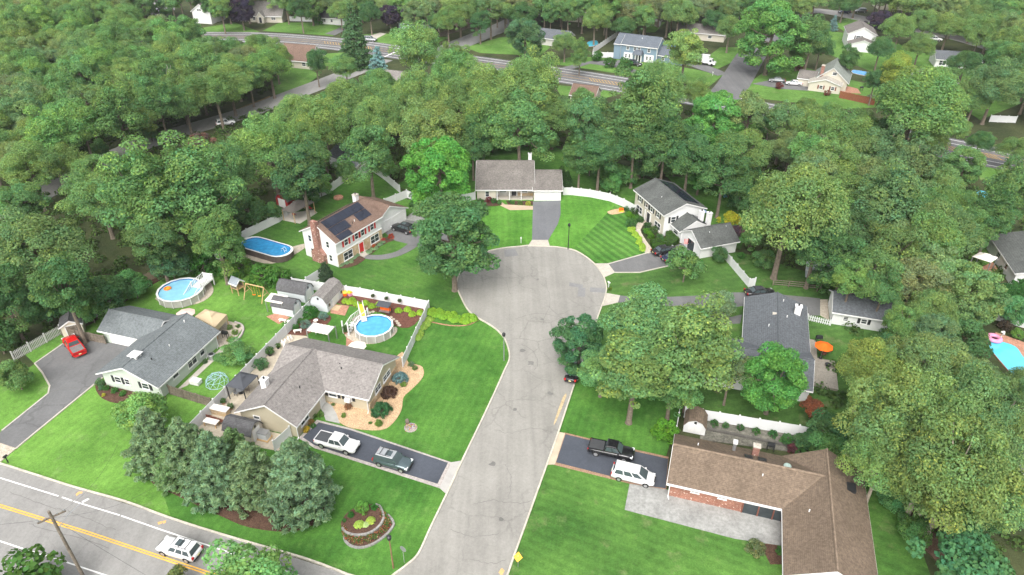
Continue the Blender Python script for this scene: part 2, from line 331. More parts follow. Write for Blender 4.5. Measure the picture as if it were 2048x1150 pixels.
# the main road behind the woods and its side streets
mc = smooth(pts('250,76 380,74 500,75 600,81 700,91 800,105 950,126 1120,150 1240,169 1400,196 1550,227 1700,259 1900,297 2060,328 2300,375'), 6)
strip('main_road', mc, 15.0, -0.05, 0.09, ASPHF)
for o_, w_, m_ in ((3.6, 0.18, LINEW), (-3.6, 0.18, LINEW), (6.3, 0.2, LINEW), (-6.3, 0.2, LINEW), (1.2, 0.2, LINEYM), (-1.2, 0.2, LINEYM)):
    strip('road_marking', mc, w_, 0.09, 0.096, m_, off=o_)
for i in range(8, len(mc)-8):          # hatched median
    if 20 < i < 27 or 44 < i < 54 or 60 < i < 76:
        a, b = mc[i], mc[i+1]
        for k in range(3):
            t = k/3; p = (a[0]+(b[0]-a[0])*t, a[1]+(b[1]-a[1])*t); l = math.hypot(b[0]-a[0], b[1]-a[1]); d = ((b[0]-a[0])/l, (b[1]-a[1])/l); n = (-d[1], d[0])
            strip('road_marking', [(p[0]+n[0]*1.2-d[0], p[1]+n[1]*1.2-d[1]), (p[0]-n[0]*1.2+d[0], p[1]-n[1]*1.2+d[1])], 0.22, 0.09, 0.0955, LINEYM)
strip('road_marking', pts('769,114 799,101'), 0.6, 0.09, 0.097, LINEW)
strip('side_street', smooth(pts('880,116 905,95 960,72 1020,47 1075,18 1110,2'), 4), 9.5, -0.05, 0.1, asphalt_mat('side_street_asphalt', (0.19, 0.19, 0.188), 0.05, 0.3, 0, 0.1))
strip('side_street', smooth(pts('1430,210 1462,176 1485,140 1505,108 1530,85 1580,60'), 4), 9.5, -0.05, 0.1, ASPHF)
strip('side_street', smooth(pts('-60,440 20,415 110,372 210,322 310,279 420,247 510,219 580,192 690,150 765,118'), 4), 8.0, -0.05, 0.085, ASPHR)
strip('side_street', smooth(pts('1560,30 1640,22 1760,45 1900,72 2000,100 2100,130'), 4), 9, -0.05, 0.1, ASPHR)
sheet('parking_court', '265,2 350,-6 350,20 300,34 285,14', ASPHR, 0.06)
sheet('road_verge', '295,275 420,240 540,192 545,202 430,248 300,287', mat('dry_verge', (0.2, 0.15, 0.075), 0.3, 0.6, 0.95, 0.1, 0, 0, (4, 0.2)), 0.052)
# driveways and paving
ZD = 0.12
sheet('driveway', '-80,940 5,862 97,788 100,773 85,746 70,728 130,686 161,677 215,686 264,692 205,755 75,862 -5,930', ASPHM, ZD)
sheet('driveway_apron', '-70,925 0,887 33,898 -4,930', PEBBLE, ZD+.02)
for s in ('5,862 97,788 100,773 85,746 70,728 130,686', '206,756 75,863 33,898'): strip('driveway_edging', pts(s), 0.22, 0, 0.17, CONC)
sheet('driveway', '597,877 634,841 702,858 903,926 879,977 629,897', PAVEB, ZD)
sheet('driveway', '606,876 638,846 702,862 896,927 875,969 630,892', ASPHD, ZD+.02)
sheet('driveway_apron', '903,926 927,922 894,990 879,977', mat('grey_apron', (0.36, 0.35, 0.33), 0.1, 1, 0.9, 0.2), ZD+.014)
sheet('driveway', '770,466 813,441 850,446 905,478 948,512 926,534 880,512 830,492 790,482', ASPHM, ZD)
sheet('walkway', smooth(pts('728,511 762,511 795,503 822,486 836,492 803,511 765,520 731,518'), 3, True), ASPHM, ZD+.008, world=True)
sheet('driveway', '1066,404 1121,402 1121,430 1116,448 1096,482 1064,482', asphalt_mat('blue_grey_driveway', (0.14, 0.145, 0.155), 0.05, 0, 0, 0.12), ZD)
sheet('driveway_apron', '1064,481 1096,481 1100,495 1055,494', CONC, ZD+.014)
sheet('driveway', '1216,529 1305,504 1347,494 1366,487 1390,515 1336,533 1279,546 1229,546', ASPHM, ZD)
for s in ('1216,529 1305,504', '1336,533 1279,546 1229,546'): strip('driveway_edging', pts(s), 0.25, 0, 0.17, CONC)
sheet('driveway_apron', '1188,528 1216,528 1230,546 1208,556', CONC, ZD+.014)
sheet('driveway', '1238,592 1290,597 1400,592 1430,586 1520,586 1640,598 1640,632 1612,632 1600,610 1490,612 1440,622 1462,635 1485,630 1480,648 1440,650 1405,632 1380,615 1236,606', ASPHM, ZD)
sheet('driveway_apron', '1211,587 1240,592 1236,606 1202,614', CONC, ZD+.014)
sheet('walkway', '1640,600 1655,600 1658,642 1640,632', PEBBLE, ZD)
sheet('driveway', '1128,866 1264,899 1337,915 1332,983 1300,979 1108,931', mat('brick_border', (0.27, 0.17, 0.115), 0.15, 2, 0.9, 0.2, 0, 0, (5, 0.2)), ZD)
sheet('driveway', '1131,870 1264,903 1336,919 1331,978 1300,974 1112,926', ASPHD, ZD+.02)
sheet('driveway_apron', '1130,868 1116,865 1093,931 1110,930', mat('sand_apron', (0.42, 0.36, 0.27), 0.1, 1, 0.9, 0.2), ZD+.026)
sheet('patio', '1259,969 1340,982 1570,1030 1570,1094 1470,1079 1249,1021', PAVER, ZD+.03)
sheet('walkway', '634,808 650,803 664,813 673,828 680,848 652,842 646,825', mat('grey_flagstone', (0.33, 0.33, 0.31), 0.12, 1, 0.9, 0.2), ZD+.03)
sheet('gravel_bed', smooth(pts('648,790 735,812 795,712 812,712 817,726 842,733 848,746 842,761 822,781 807,796 803,821 787,846 762,861 707,858 680,846 672,828 657,808'), 3, True), STONEB, ZD+.006, world=True)
sheet('mulch_bed', smooth(pts('197,758 191,776 200,793 217,803 240,806 272,790 300,800 330,800 318,785 212,765'), 3, True), MULCH, ZD, world=True)
sheet('mulch_bed', smooth(pts('303,965 350,990 440,1032 500,1056 580,1064 632,1048 648,1028 640,1000 560,960 400,915 310,930'), 3, True), MULCH, ZD, world=True)
sheet('mulch_bed', smooth(pts('675,588 846,616 838,640 818,656 790,652 770,628 735,622 700,612 672,606'), 2, True), MULCHR, ZD+.004, world=True)
sheet('patio', '662,609 699,613 690,632 661,627', BRICKP, ZD+.012)
sheet('patio', '664,612 684,613 676,623 663,621', mat('pale_slab', (0.45, 0.35, 0.22), 0.1, 1, 0.9), ZD+.03)
sheet('patio', '693,672 712,670 718,694 692,696', BRICKP, ZD)
sheet('mulch_bed', smooth(pts('570,678 590,655 620,640 660,632 656,648 625,664 592,680'), 3, True), MULCHR, ZD, world=True)
sheet('patio', [uv(*q) for q in ((-58.1, 50.6), (-45.6, 51.6), (-45.4, 54.2), (-52.8, 54.2), (-52.8, 72), (-55, 73.5), (-58.1, 73))], mat('patio_slab', (0.42, 0.37, 0.29), 0.12, 0.8, 0.9, 0.2, 0, 0, (4, 0.1)), ZD, world=True)
sheet('patio', '443,696 450,702 375,772 355,780', CONC, ZD)
sheet('patio', '390,645 440,638 465,645 487,655 466,686 440,696', PEBBLE, ZD)
sheet('patio', '533,634 556,626 580,636 558,649', BRICKP, ZD)
sheet('walkway', '1003,404 1010,410 1066,413 1066,420 1020,421 1001,412', mat('tan_walk', (0.45, 0.34, 0.25), 0.1, 1, 0.9), ZD)
sheet('walkway', smooth(pts('1284,440 1294,442 1281,460 1292,482 1306,503 1291,507 1283,490 1272,470 1272,452'), 3, True), PEBBLE, ZD+.01, world=True)
sheet('mulch_bed', smooth(pts('950,405 990,401 1004,410 985,413 955,411'), 2, True), MULCH, ZD, world=True)
sheet('mulch_bed', '1012,402 1066,403 1066,411 1016,410', MULCH, ZD)
sheet('mulch_bed', smooth(pts('1215,424 1240,418 1252,424 1225,430'), 3, True), STONEB, ZD, world=True)
sheet('mulch_bed', smooth(pts('680,533 726,505 735,514 715,530 690,537'), 2, True), MULCH, ZD, world=True)
sheet('mulch_bed', smooth(pts('730,505 768,478 790,468 796,478 780,484 760,494 742,510'), 2, True), MULCH, ZD, world=True)
sheet('mulch_bed', smooth(pts('310,550 440,505 445,512 330,556 225,620 180,650 172,645'), 2, True), MULCH, ZD, world=True)
sheet('pool_surround', smooth(pts('310,598 345,612 395,608 424,590 425,572 410,565 340,590'), 3, True), PEBBLE, ZD, world=True)
sheet('pool_surround', smooth(pts('690,672 718,688 760,686 790,670 792,655 760,660 700,660'), 3, True), PEBBLE, ZD+.02, world=True)
sheet('pool_surround', smooth(pts('480,505 500,520 545,528 585,512 612,495 610,488 560,500'), 3, True), PEBBLE, ZD, world=True)
sheet('patio', '560,440 575,428 628,420 635,426 600,448', mat('pale_patio', (0.5, 0.47, 0.42), 0.1, 1, 0.9), ZD)
sheet('driveway', '790,452 840,415 862,420 845,446', PAVER, ZD-.01)
sheet('patio', '1990,665 2060,690 2060,760 2000,700', BRICKP, ZD)
sheet('patio', '1845,520 1900,515 1905,540 1850,545', mat('dirt', (0.3, 0.22, 0.15), 0.2, 1, 0.9), ZD)
sheet('patio', '1940,545 1985,525 2000,545 1960,560', BRICKP, ZD)
sheet('patio', '1400,835 1600,870 1590,905 1400,880', mat('dark_pavers', (0.13, 0.125, 0.105), 0.25, 0.8, 0.9, 0.2, 0, 0, (3.5, 0.3)), ZD+.004)
sheet('mulch_bed', '1520,1090 1566,1085 1566,1130 1540,1130', MULCH, ZD)
sheet('mulch_bed', smooth(pts('1740,960 1790,990 1820,1050 1880,1130 1900,1040 1830,960 1770,930'), 2, True), mat('brown_leaf_litter', (0.13, 0.085, 0.06), 0.25, 1, 0.95, 0.1, 0, 0, (5, 0.25)), ZD-.06, world=True)
sheet('patio', '1655,160 1690,172 1715,178 1722,188 1680,185', BRICKP, ZD)
sheet('driveway', '1505,168 1545,160 1620,168 1618,182 1560,178', ASPHM, ZD); sheet('driveway', '1365,125 1400,125 1440,141 1455,148 1435,152 1390,136', ASPHM, ZD)
sheet('driveway', '1125,135 1180,123 1240,121 1240,132 1270,140 1290,152 1265,146 1225,134 1180,128 1140,140', ASPHM, ZD)
sheet('driveway', '650,68 690,52 700,56 670,71', ASPHM, ZD); sheet('driveway', '720,78 760,66 772,68 745,82', CONC, ZD)

# sealed and open cracks, oil spots
CRK = mat('crack_filler', (0.125, 0.122, 0.115), 0.2, 3, 0.7); OIL = mat('oil_spot', (0.1, 0.097, 0.09), 0.3, 2, 0.8)
def crack(s, w, z, seed):
    g = random.Random(seed); p = smooth(pts(s), 8); p = [(x+g.uniform(-.12, .12), y+g.uniform(-.12, .12)) for x, y in p]; strip('road_crack', p, w, z-.003, z, CRK)
crack('100,786 122,779 138,776 155,778 178,777', .07, ZD+.012, 1)
for i, (s, w) in enumerate((('948,1010 985,1002 1030,1008 1062,1004', .05), ('990,860 1020,868 1060,858 1110,866', .04), ('1040,690 1062,700 1075,722 1070,742', .05), ('1030,640 1075,628 1120,636', .04), ('1090,560 1100,600 1085,650', .035), ('985,545 1010,560 1020,590', .035), ('900,1060 950,1075 1000,1068', .04), ('1010,930 1022,960 1016,1000', .035), ('940,1120 980,1128 1012,1122', .04), ('20,985 90,1012 150,1028 230,1062', .04), ('60,1050 130,1070 220,1098', .05))): crack(s, w, .142+.0007*(i % 4), i+3)
for i, (px, py, r) in enumerate(((1045, 702, .45), (1062, 728, .6), (1100, 788, .4), (1030, 820, .35), (1085, 640, .3), (985, 930, .4), (1002, 1040, .3), (1075, 560, .35))):
    c = P(px, py); g = random.Random(i); sheet('oil_stain', [(c[0]+r*g.uniform(.5, 1.2)*math.cos(k*.785), c[1]+r*g.uniform(.5, 1.2)*math.sin(k*.785)) for k in range(8)], asphalt_mat('stain', (.15, .147, .138), 0, 0, 0, .15) if i == 0 else bpy.data.materials['stain'], .1425, 3, True)
# ------------------------------------------------------------ plants
def leaf_mesh(name, pos, nrm, size, aspect=1.0, tint=0.25, seed=0, topy=None):
    g = np.random.default_rng(seed); n = len(pos)
    nrm = nrm/(np.linalg.norm(nrm, axis=1, keepdims=True)+1e-9)
    a = g.normal(size=(n, 3)); t = np.cross(nrm, a); t /= np.linalg.norm(t, axis=1, keepdims=True)+1e-9; b = np.cross(nrm, t)
    s = (size*g.uniform(0.6, 1.35, n))[:, None]
    q = np.stack([pos-t*s*0.5*aspect, pos-b*s*0.42+nrm*s*0.08, pos+t*s*0.5*aspect, pos+b*s*0.42+nrm*s*0.08], 1).reshape(-1, 3)
    m = bpy.data.meshes.new(name); m.vertices.add(4*n); m.vertices.foreach_set('co', q.ravel().astype(np.float32))
    m.loops.add(4*n); m.loops.foreach_set('vertex_index', np.arange(4*n, dtype=np.int32))
    m.polygons.add(n); m.polygons.foreach_set('loop_start', np.arange(0, 4*n, 4, dtype=np.int32))
    m.update(calc_edges=True)
    at = m.color_attributes.new('tint', 'FLOAT_COLOR', 'POINT')
    k = g.uniform(1-tint, 1+tint, n); w = g.uniform(-0.12, 0.12, n)
    col = np.stack([k*(1+w), k, k*(1-w), np.ones(n)], 1)
    if topy is not None: col[:, :3] *= topy
    at.data.foreach_set('color', np.repeat(col, 4, 0).ravel().astype(np.float32))
    m.materials.append(LEAF); return m
def clump_points(g, cen, rad, n, zsq=0.8, low=-0.45, fill=0.72):
    i = g.integers(0, len(cen), n); w = rad**2; i = g.choice(len(cen), n, p=w/w.sum())
    d = g.normal(size=(n*2, 3)); d /= np.linalg.norm(d, axis=1, keepdims=True); d = d[d[:, 2] > low][:n]
    while len(d) < n: d = np.concatenate([d, d])[:n]
    r = g.uniform(fill, 1.05, n)[:, None]
    p = cen[i]+d*r*rad[i][:, None]*np.array([1, 1, zsq])
    nr = d*0.7+np.array([0, 0, 0.45])+g.normal(size=(n, 3))*0.34
    return p, nr, i
def trunk_mesh(name, base_r, h, limbs, bark, lean=(0, 0), g=None, fork=0.55):
    mb = MB(); q = [(lean[0]*t*t, lean[1]*t*t, h*t) for t in (0, 0.05, 0.3, 0.6, 0.85, 1)]
    mb.tube(q, [base_r*1.5, base_r*1.1, base_r*0.92, base_r*0.75, base_r*0.5, base_r*0.2], 7)
    for e in limbs:
        s = fork+0.35*g.random(); s = min(s, 0.95); a = np.array([lean[0]*s*s, lean[1]*s*s, h*s]); e = np.array(e); m = (a+e)/2+np.array([0, 0, -0.4])
        mb.tube([a, m, e], [base_r*0.42, base_r*0.28, base_r*0.1], 5, False)
    me = mb.mesh(name); me.materials.append(bark); return me
PROTO = {}
def proto(kind, crown, trunk, R, Hc, H): PROTO.setdefault(kind, []).append((crown, trunk, R, Hc, H))
def lobes(g, n):
    f = [(g.normal(size=3)*1.6, g.uniform(0, 6.28)) for _ in range(5)]
    return lambda d: 1+0.12*sum(np.sin(d@a*1.3+b) for a, b in f)
def broad(kind, seed, R, Rz, Hc, H, ncl, rcl, nleaf, leaf, low=-0.35, tips=0.0, bark=BARK, tr=0.3, inner=0.25, tint=0.25, nl=9, jit=0.22, aspect=1.1, trunks=1):
    g = np.random.default_rng(seed); cen = []; lb = lobes(g, 1)
    for k in range(ncl):
        z = 1-(1-low)*(k+0.5)/ncl; a = k*2.39996+g.normal()*0.3; s = math.sqrt(max(0, 1-z*z)); d = np.array([s*math.cos(a), s*math.sin(a), z])
        r = (1-g.random()*jit)*lb(d) if g.random() > inner else g.uniform(0.45, 0.75)
        cen.append(d*r*np.array([R-rcl*0.8, R-rcl*0.8, Rz-rcl*0.6]))
    cen = np.array(cen)+np.array([0, 0, Hc]); rad = rcl*(0.45+1.15*g.random(len(cen))**1.3)
    p, n, i = clump_points(g, cen, rad, nleaf)
    ct = g.uniform(0.82, 1.18, len(cen))[i][:, None]*np.array([1, 1, 1])
    ct = ct*(1+np.array([0.16, 0.02, -0.1])*g.uniform(-1, 1, len(cen))[i][:, None])
    if tips: ct = np.where((g.random(nleaf) < tips*(g.random(len(cen))[i]*2))[:, None], ct*np.array([1.5, 1.32, 1.0]), ct)
    cr = leaf_mesh('crown', p, n, leaf, aspect, tint, seed, ct)
    lim = cen[g.choice(len(cen), min(nl, len(cen)), False)]
    if trunks == 1: tm = trunk_mesh('trunk', tr, Hc+Rz*0.4, lim, bark, (g.normal()*0.3, g.normal()*0.3), g)
    else:
        mb = MB()
        for t in range(trunks):
            a = t*6.283/trunks; e = cen[g.integers(len(cen))]
            mb.tube([(0.35*math.cos(a), 0.35*math.sin(a), 0), (0.8*math.cos(a), 0.8*math.sin(a), Hc*0.45), (R*0.35*math.cos(a), R*0.35*math.sin(a), Hc)], [tr, tr*0.75, tr*0.3], 7)
        tm = mb.mesh('trunk'); tm.materials.append(bark)
    proto(kind, cr, tm, R, Hc, H)
for s in range(6): broad('oak', 10+s, 5.6, 4.7, 8.4, 14, 130, 1.1, 33000, 0.215, -0.55, tr=0.32, nl=16, inner=0.2, jit=0.3, tips=0.05)
for s in range(4): broad('tall', 30+s, 4.4, 5.4, 9.4, 15, 105, 1.0, 21000, 0.25, -0.75, tr=0.28, nl=14, jit=0.35, inner=0.35, tips=0.08)
for s in range(2): broad('maple', 50+s, 4.8, 5.4, 6.2, 11, 135, 0.85, 27000, 0.26, -0.86, tr=0.3, inner=0.12, jit=0.14, tint=0.3)
for s in range(3): broad('sparse', 60+s, 4.6, 4.2, 9.2, 13.5, 60, 0.9, 11500, 0.25, -0.5, tr=0.26, nl=24, inner=0.45, jit=0.4)
for s in range(2): broad('understory', 70+s, 3.0, 2.6, 3.2, 6, 50, 0.8, 8000, 0.24, -0.8, tr=0.12, inner=0.15)
for s in range(2): broad('small', 80+s, 2.6, 1.9, 3.2, 5, 40, 0.6, 4200, 0.24, -0.5, tr=0.11, nl=10, inner=0.3, jit=0.35)
for s in range(3): broad('shrub', 90+s, 1.0, 0.85, 0.75, 1.6, 26, 0.27, 1900, 0.13, -0.95, tr=0.06, inner=0.05, jit=0.1, nl=4)
def conifer(kind, seed, H, R, nlay, needle, nleaf, droop=0.0, round_=1.0, tuft=0.55, bark=BARK, gap=0.0, asp=1.7, wild=0.0):
    g = np.random.default_rng(seed); cen = []; rad = []
    for L in range(nlay):
        t = (L+0.3)/nlay; z = 0.6+(H-0.8)*t; r = R*(1-t**(1.0+round_))*(1-0.25*max(0, 0.12-t)/0.12)
        m = max(3, int(2*math.pi*r/(tuft*1.25)))
        for k in range(m):
            if g.random() < gap: continue
            a = 2*math.pi*(k+g.random()*0.8)/m; q = r*g.uniform(0.62-wild*.5, 1.05+wild*.6)
            cen.append((q*math.cos(a), q*math.sin(a), z-droop*q+g.normal()*0.22)); rad.append(tuft*g.uniform(0.6, 1.2))
        for k in range(m//3):
            a = g.uniform(0, 6.28); q = r*g.uniform(0.2, 0.6); cen.append((q*math.cos(a), q*math.sin(a), z-droop*q)); rad.append(tuft)
    cen.append((0, 0, H-0.3)); rad.append(tuft*0.6); cen = np.array(cen); rad = np.array(rad)
    p, n, i = clump_points(g, cen, rad, nleaf, 0.62, -0.6, 0.45); n = n+g.normal(size=n.shape)*0.5
    cr = leaf_mesh('crown', p, n, needle, asp, 0.28, seed, g.uniform(0.8, 1.22, len(cen))[i][:, None]*np.ones(3))
    lim = cen[g.choice(len(cen), 12, False)]
    proto(kind, cr, trunk_mesh('trunk', 0.02*H+0.05, H*0.97, lim, bark, (0, 0), g, 0.2), R, H*0.42, H)
for s in range(3): conifer('white_pine', 100+s, 11, 3.5, 15, 0.2, 26000, 0.06, 0.85, 0.52, gap=0.16, asp=2.6, wild=0.3)
conifer('spruce', 110, 14, 4.0, 17, 0.3, 11000, 0.3, 0.35, 0.7)
conifer('blue_spruce', 112, 8, 2.8, 12, 0.26, 7000, 0.15, 0.2, 0.5, gap=0.15)
conifer('arborvitae', 114, 4.0, 1.0, 11, 0.14, 4000, 0.0, 1.8, 0.3)
def hosta(seed):
    g = np.random.default_rng(seed); n = 240; a = g.uniform(0, 6.28, n); r = np.sqrt(g.random(n))*0.5
    p = np.stack([r*np.cos(a), r*np.sin(a), 0.38*(1-(r/0.55)**2)+0.05+g.random(n)*0.06], 1)
    nr = np.stack([np.cos(a)*r*1.6, np.sin(a)*r*1.6, np.ones(n)], 1)+g.normal(size=(n, 3))*0.25
    tm = MB().tube([(0, 0, 0), (0, 0, 0.25)], 0.05, 5).mesh('stem'); tm.materials.append(BARK)
    proto('hosta', leaf_mesh('leaves', p, nr, 0.17, 1.3, 0.25, seed), tm, 0.5, 0.2, 0.4)
hosta(120)
def tuft_ball(seed):        # weeping, mounded shrub
    g = np.random.default_rng(seed); cen = []; 
    for k in range(40):
        a = g.uniform(0, 6.28); t = g.random(); r = 1.0*math.sqrt(t); cen.append((r*math.cos(a), r*math.sin(a), 1.0*(1-t*0.75)))
    cen = np.array(cen); p, n, i = clump_points(g, cen, np.full(40, 0.24), 2200, 1.5, -0.9, 0.3)
    p[:, 2] = np.maximum(p[:, 2], 0.02)
    tm = MB().tube([(0, 0, 0), (0, 0, 0.9)], [0.08, 0.03], 6).mesh('stem'); tm.materials.append(BARK)
    proto('weeping', leaf_mesh('foliage', p, n, 0.13, 1.8, 0.3, seed), tm, 1.1, 0.6, 1.2)
tuft_ball(130)
NAMEOF = {'oak': 'oak_tree', 'tall': 'tall_oak_tree', 'maple': 'maple_tree', 'sparse': 'pitch_pine_tree', 'understory': 'understory_tree', 'small': 'ornamental_tree', 'shrub': 'shrub', 'white_pine': 'white_pine_tree',
          'spruce': 'spruce_tree', 'blue_spruce': 'blue_spruce_tree', 'arborvitae': 'arborvitae', 'hosta': 'hosta_plant', 'weeping': 'weeping_shrub'}
COL = {'oak': (0.088, 0.128, 0.036), 'tall': (0.07, 0.122, 0.036), 'maple': (0.042, 0.105, 0.032), 'sparse': (0.078, 0.118, 0.042), 'understory': (0.05, 0.11, 0.028), 'small': (0.08, 0.14, 0.04),
       'shrub': (0.06, 0.125, 0.025), 'white_pine': (0.075, 0.13, 0.062), 'spruce': (0.05, 0.09, 0.035), 'blue_spruce': (0.10, 0.15, 0.13), 'arborvitae': (0.045, 0.09, 0.025), 'hosta': (0.16, 0.24, 0.04), 'weeping': (0.05, 0.10, 0.04)}
TREES = []; LG_ = 2.3
def plant(kind, x, y, scale, label, cat='tree', col=None, group=None, var=None, zs=1.0, rot=None, name=None, z=0.0, bark=None):
    cr, tm, R, Hc, H = PROTO[kind][(rnd.randrange(len(PROTO[kind])) if var is None else var % len(PROTO[kind]))]
    r = thing(name or NAMEOF[kind], label, cat, (x, y, z), rnd.uniform(0, 6.28) if rot is None else rot, group); b_ = kind in ('oak', 'tall', 'sparse', 'understory'); r.scale = (scale*(rnd.uniform(0.9, 1.12) if b_ else 1), scale*(rnd.uniform(0.88, 1.1) if b_ else 1), scale*zs*(rnd.uniform(0.9, 1.1) if b_ else 1))
    c = col or COL[kind]
    if kind in ('oak', 'tall', 'sparse', 'understory', 'maple') and c[0] < c[1] and sum(c) > .1:
        L_c = (c[0]+c[1]+c[2])/.248; w_ = .32; L_c = L_c**.75; c = tuple(a*(1-w_)+b*L_c*w_ for a, b in zip(c, (.08, .126, .042)))
    k = {'hosta': 1.5, 'shrub': 1.45, 'weeping': 1.5, 'arborvitae': 1.6, 'small': 1.7}.get(kind, LG_)*rnd.uniform(0.9, 1.1); w = rnd.uniform(-0.06, 0.06)
    o = bpy.data.objects.new(cr.name.split('.')[0], cr); link(o, r); o.color = (c[0]*k*(1+w)*.94, c[1]*k, c[2]*k*(1-w)*1.18, 1)
    t = bpy.data.objects.new(tm.name.split('.')[0], tm); link(t, r)
    if bark is not None: t.material_slots[0].link = 'OBJECT'; t.material_slots[0].material = bark
    if kind in ('oak', 'tall', 'maple', 'sparse', 'understory', 'white_pine', 'spruce'): TREES.append((x, y, R*scale))
    return r
def crown_at(kind, px, py, rpx, label, **k):
    """a plant whose crown centre stands over picture point px,py with crown radius rpx (survey measure)"""
    R, Hc = PROTO[kind][0][2:4]; s = 1.0; zs = k.get('zs', 1.0)
    for _ in range(4): s = rpx/ppm(px, py, Hc*s*zs)/R
    x, y = P(px, py, Hc*s*zs); return plant(kind, x, y, s, label, **k)
def to_px(x, y, z):
    d = y*math.cos(PITCH)+(CAMH-z)*math.sin(PITCH); return 1024+FPX*x/d, 575+FPX*((CAMH-z)*math.cos(PITCH)-y*math.sin(PITCH))/d
LAND = [(360, 580, 'the pale round pool'), (532, 496, 'the oval pool'), (595, 412, 'the garden pavilion'), (680, 440, 'the solar panel house'), (880, 355, 'the bright spreading maple'), (1035, 360, 'the porch house'), (1200, 385, 'the curving white fence'), (1340, 410, 'the right white house'), (1578, 420, 'the very large oak'), (1555, 650, 'the steel grey roof'), (1648, 692, 'the orange parasol'), (2010, 700, 'the kidney pool'), (1545, 900, 'the large brown roof'), (1690, 610, 'the detached white garage'), (150, 695, 'the red pickup'), (155, 650, 'the cream garden shed'), (420, 250, 'the road through the left wood'), (110, 375, 'the road gap at the left'), (590, 110, 'the brown roofed house by the wood'), (708, 85, 'the tall dark spruce'), (757, 140, 'the silvery blue spruce'), (840, 100, 'the tree at the road junction'), (545, 20, 'the far tan cape'), (482, 25, 'the purple beech'), (400, 25, 'the far small white house'), (315, 15, 'the far parking court'), (825, 45, 'the pale blue cape'), (960, 70, 'the far side street'), (1050, 75, 'the dark rounded tree'), (1143, 20, 'the red-brown roof at the top'), (1280, 100, 'the blue-grey colonial'), (1390, 60, 'the far brown ranch'), (1545, 70, 'the bright light green tree'), (1665, 150, 'the beige cape'), (1715, 75, 'the far white house'), (1795, 135, 'the golden topped tree'), (1830, 215, 'the huge rounded oak'), (1995, 165, 'the tall leaning oak'), (1190, 150, 'the main road'), (1465, 180, 'the far road junction'), (2020, 320, 'the right road end'), (1870, 530, 'the bare garden patch'), (2030, 510, 'the house at the right edge'), (0, 20, 'the top left corner'), (0, 150, 'the left edge, upper part'), (0, 300, 'the left edge, middle part'), (735, 330, 'the white fence corner'), (350, 160, 'the dead pale branches')]
USED = {}
def auto_label(px, py, c, kind, R):
    tone = 'dark' if sum(c) < .19 else ('grey-green' if c[2] > .36*c[1] and c[0] > .6*c[1] else ('yellowish' if c[0] > .69*c[1] else ('fresh green' if c[0] < .6*c[1] else 'mid-green')))
    kn = {'oak': 'broad oak', 'tall': 'tall oak', 'maple': 'rounded tree', 'sparse': 'thin pine', 'understory': 'low tree'}[kind]
    for n in range(12):
        l = sorted(LAND, key=lambda q: (q[0]-px)**2+((q[1]-py)*1.6)**2)[n % 4]; dx, dy = px-l[0], (py-l[1])*1.6; d = math.hypot(dx, dy); a = (math.degrees(math.atan2(-dy, dx))+360) % 360
        w = ['right of', 'above and right of', 'above', 'above and left of', 'left of', 'below and left of', 'below', 'below and right of'][int((a+22.5)//45) % 8]
        far_ = 'close ' if d < 45 else ('just ' if d < 95 else ('' if d < 160 else 'well '))
        sz = ['', 'small ' if R < 4 else ('very large ' if R > 6 else 'medium sized '), 'smaller ' if R < 5.2 else 'larger '][n//4]
        t = sz+tone+' '+kn+' '+far_+w+' '+l[2]
        if t not in USED: break
    USED[t] = 1; return t
BR = (0.06, 0.17, 0.022); LT = (0.078, 0.132, 0.045); YG = (0.115, 0.145, 0.035); PUR = (0.03, 0.022, 0.03); DK = (0.04, 0.085, 0.028); BLG = (0.092, 0.132, 0.062)
T = crown_at
# trees one can single out
T('maple', 905, 490, 85, 'large dark green maple on the lawn beside the turning circle', col=(0.048, 0.108, 0.038), var=0)
T('maple', 880, 350, 66, 'bright green spreading maple left of the house with the covered porch', col=(0.052, 0.16, 0.02), var=1)
T('maple', 1160, 688, 50, 'dark green round maple overhanging the right kerb of the street', col=(0.035, 0.09, 0.034), var=1)
T('tall', 1285, 655, 86, 'broad light green tree beside the dark maple at the right kerb', col=LT, var=0, zs=0.8)
T('tall', 1270, 742, 84, 'loose yellow-speckled tree on the shaded lawn right of the street', col=(0.078, 0.13, 0.042), var=1, zs=0.8)
T('tall', 1395, 690, 84, 'pale olive tree whose crown reaches the grey roofed ranch house', col=(0.105, 0.15, 0.045), var=2)
T('understory', 1440, 610, 32, 'greyish thin topped tree beside the looping driveway', col=(0.09, 0.12, 0.06))
T('tall', 1205, 738, 50, 'small green tree tucked behind the dark maple at the kerb', col=(0.07, 0.13, 0.04), zs=.7)
T('tall', 1345, 770, 62, 'low leafy tree hiding the side fence of the brown roofed house', col=(0.06, 0.12, 0.035), zs=.7)
T('maple', 1548, 765, 66, 'bright emerald maple in front of the grey roofed ranch house', col=(0.045, 0.15, 0.028), var=0)
T('sparse', 1462, 742, 46, 'thin brownish pine beside the emerald maple', col=(0.085, 0.1, 0.05))
T('small', 1625, 815, 26, 'rust red dead foliage tree beside the emerald maple', col=(0.16, 0.06, 0.03))
T('understory', 1650, 870, 40, 'dark green shrubby tree below the rust red tree', col=DK)
T('oak', 1578, 425, 105, 'very large yellow-green oak behind the white garage on the right', col=(0.098, 0.138, 0.042), var=0)
T('tall', 1640, 470, 60, 'dark tree directly behind the very large yellow-green oak', col=DK)
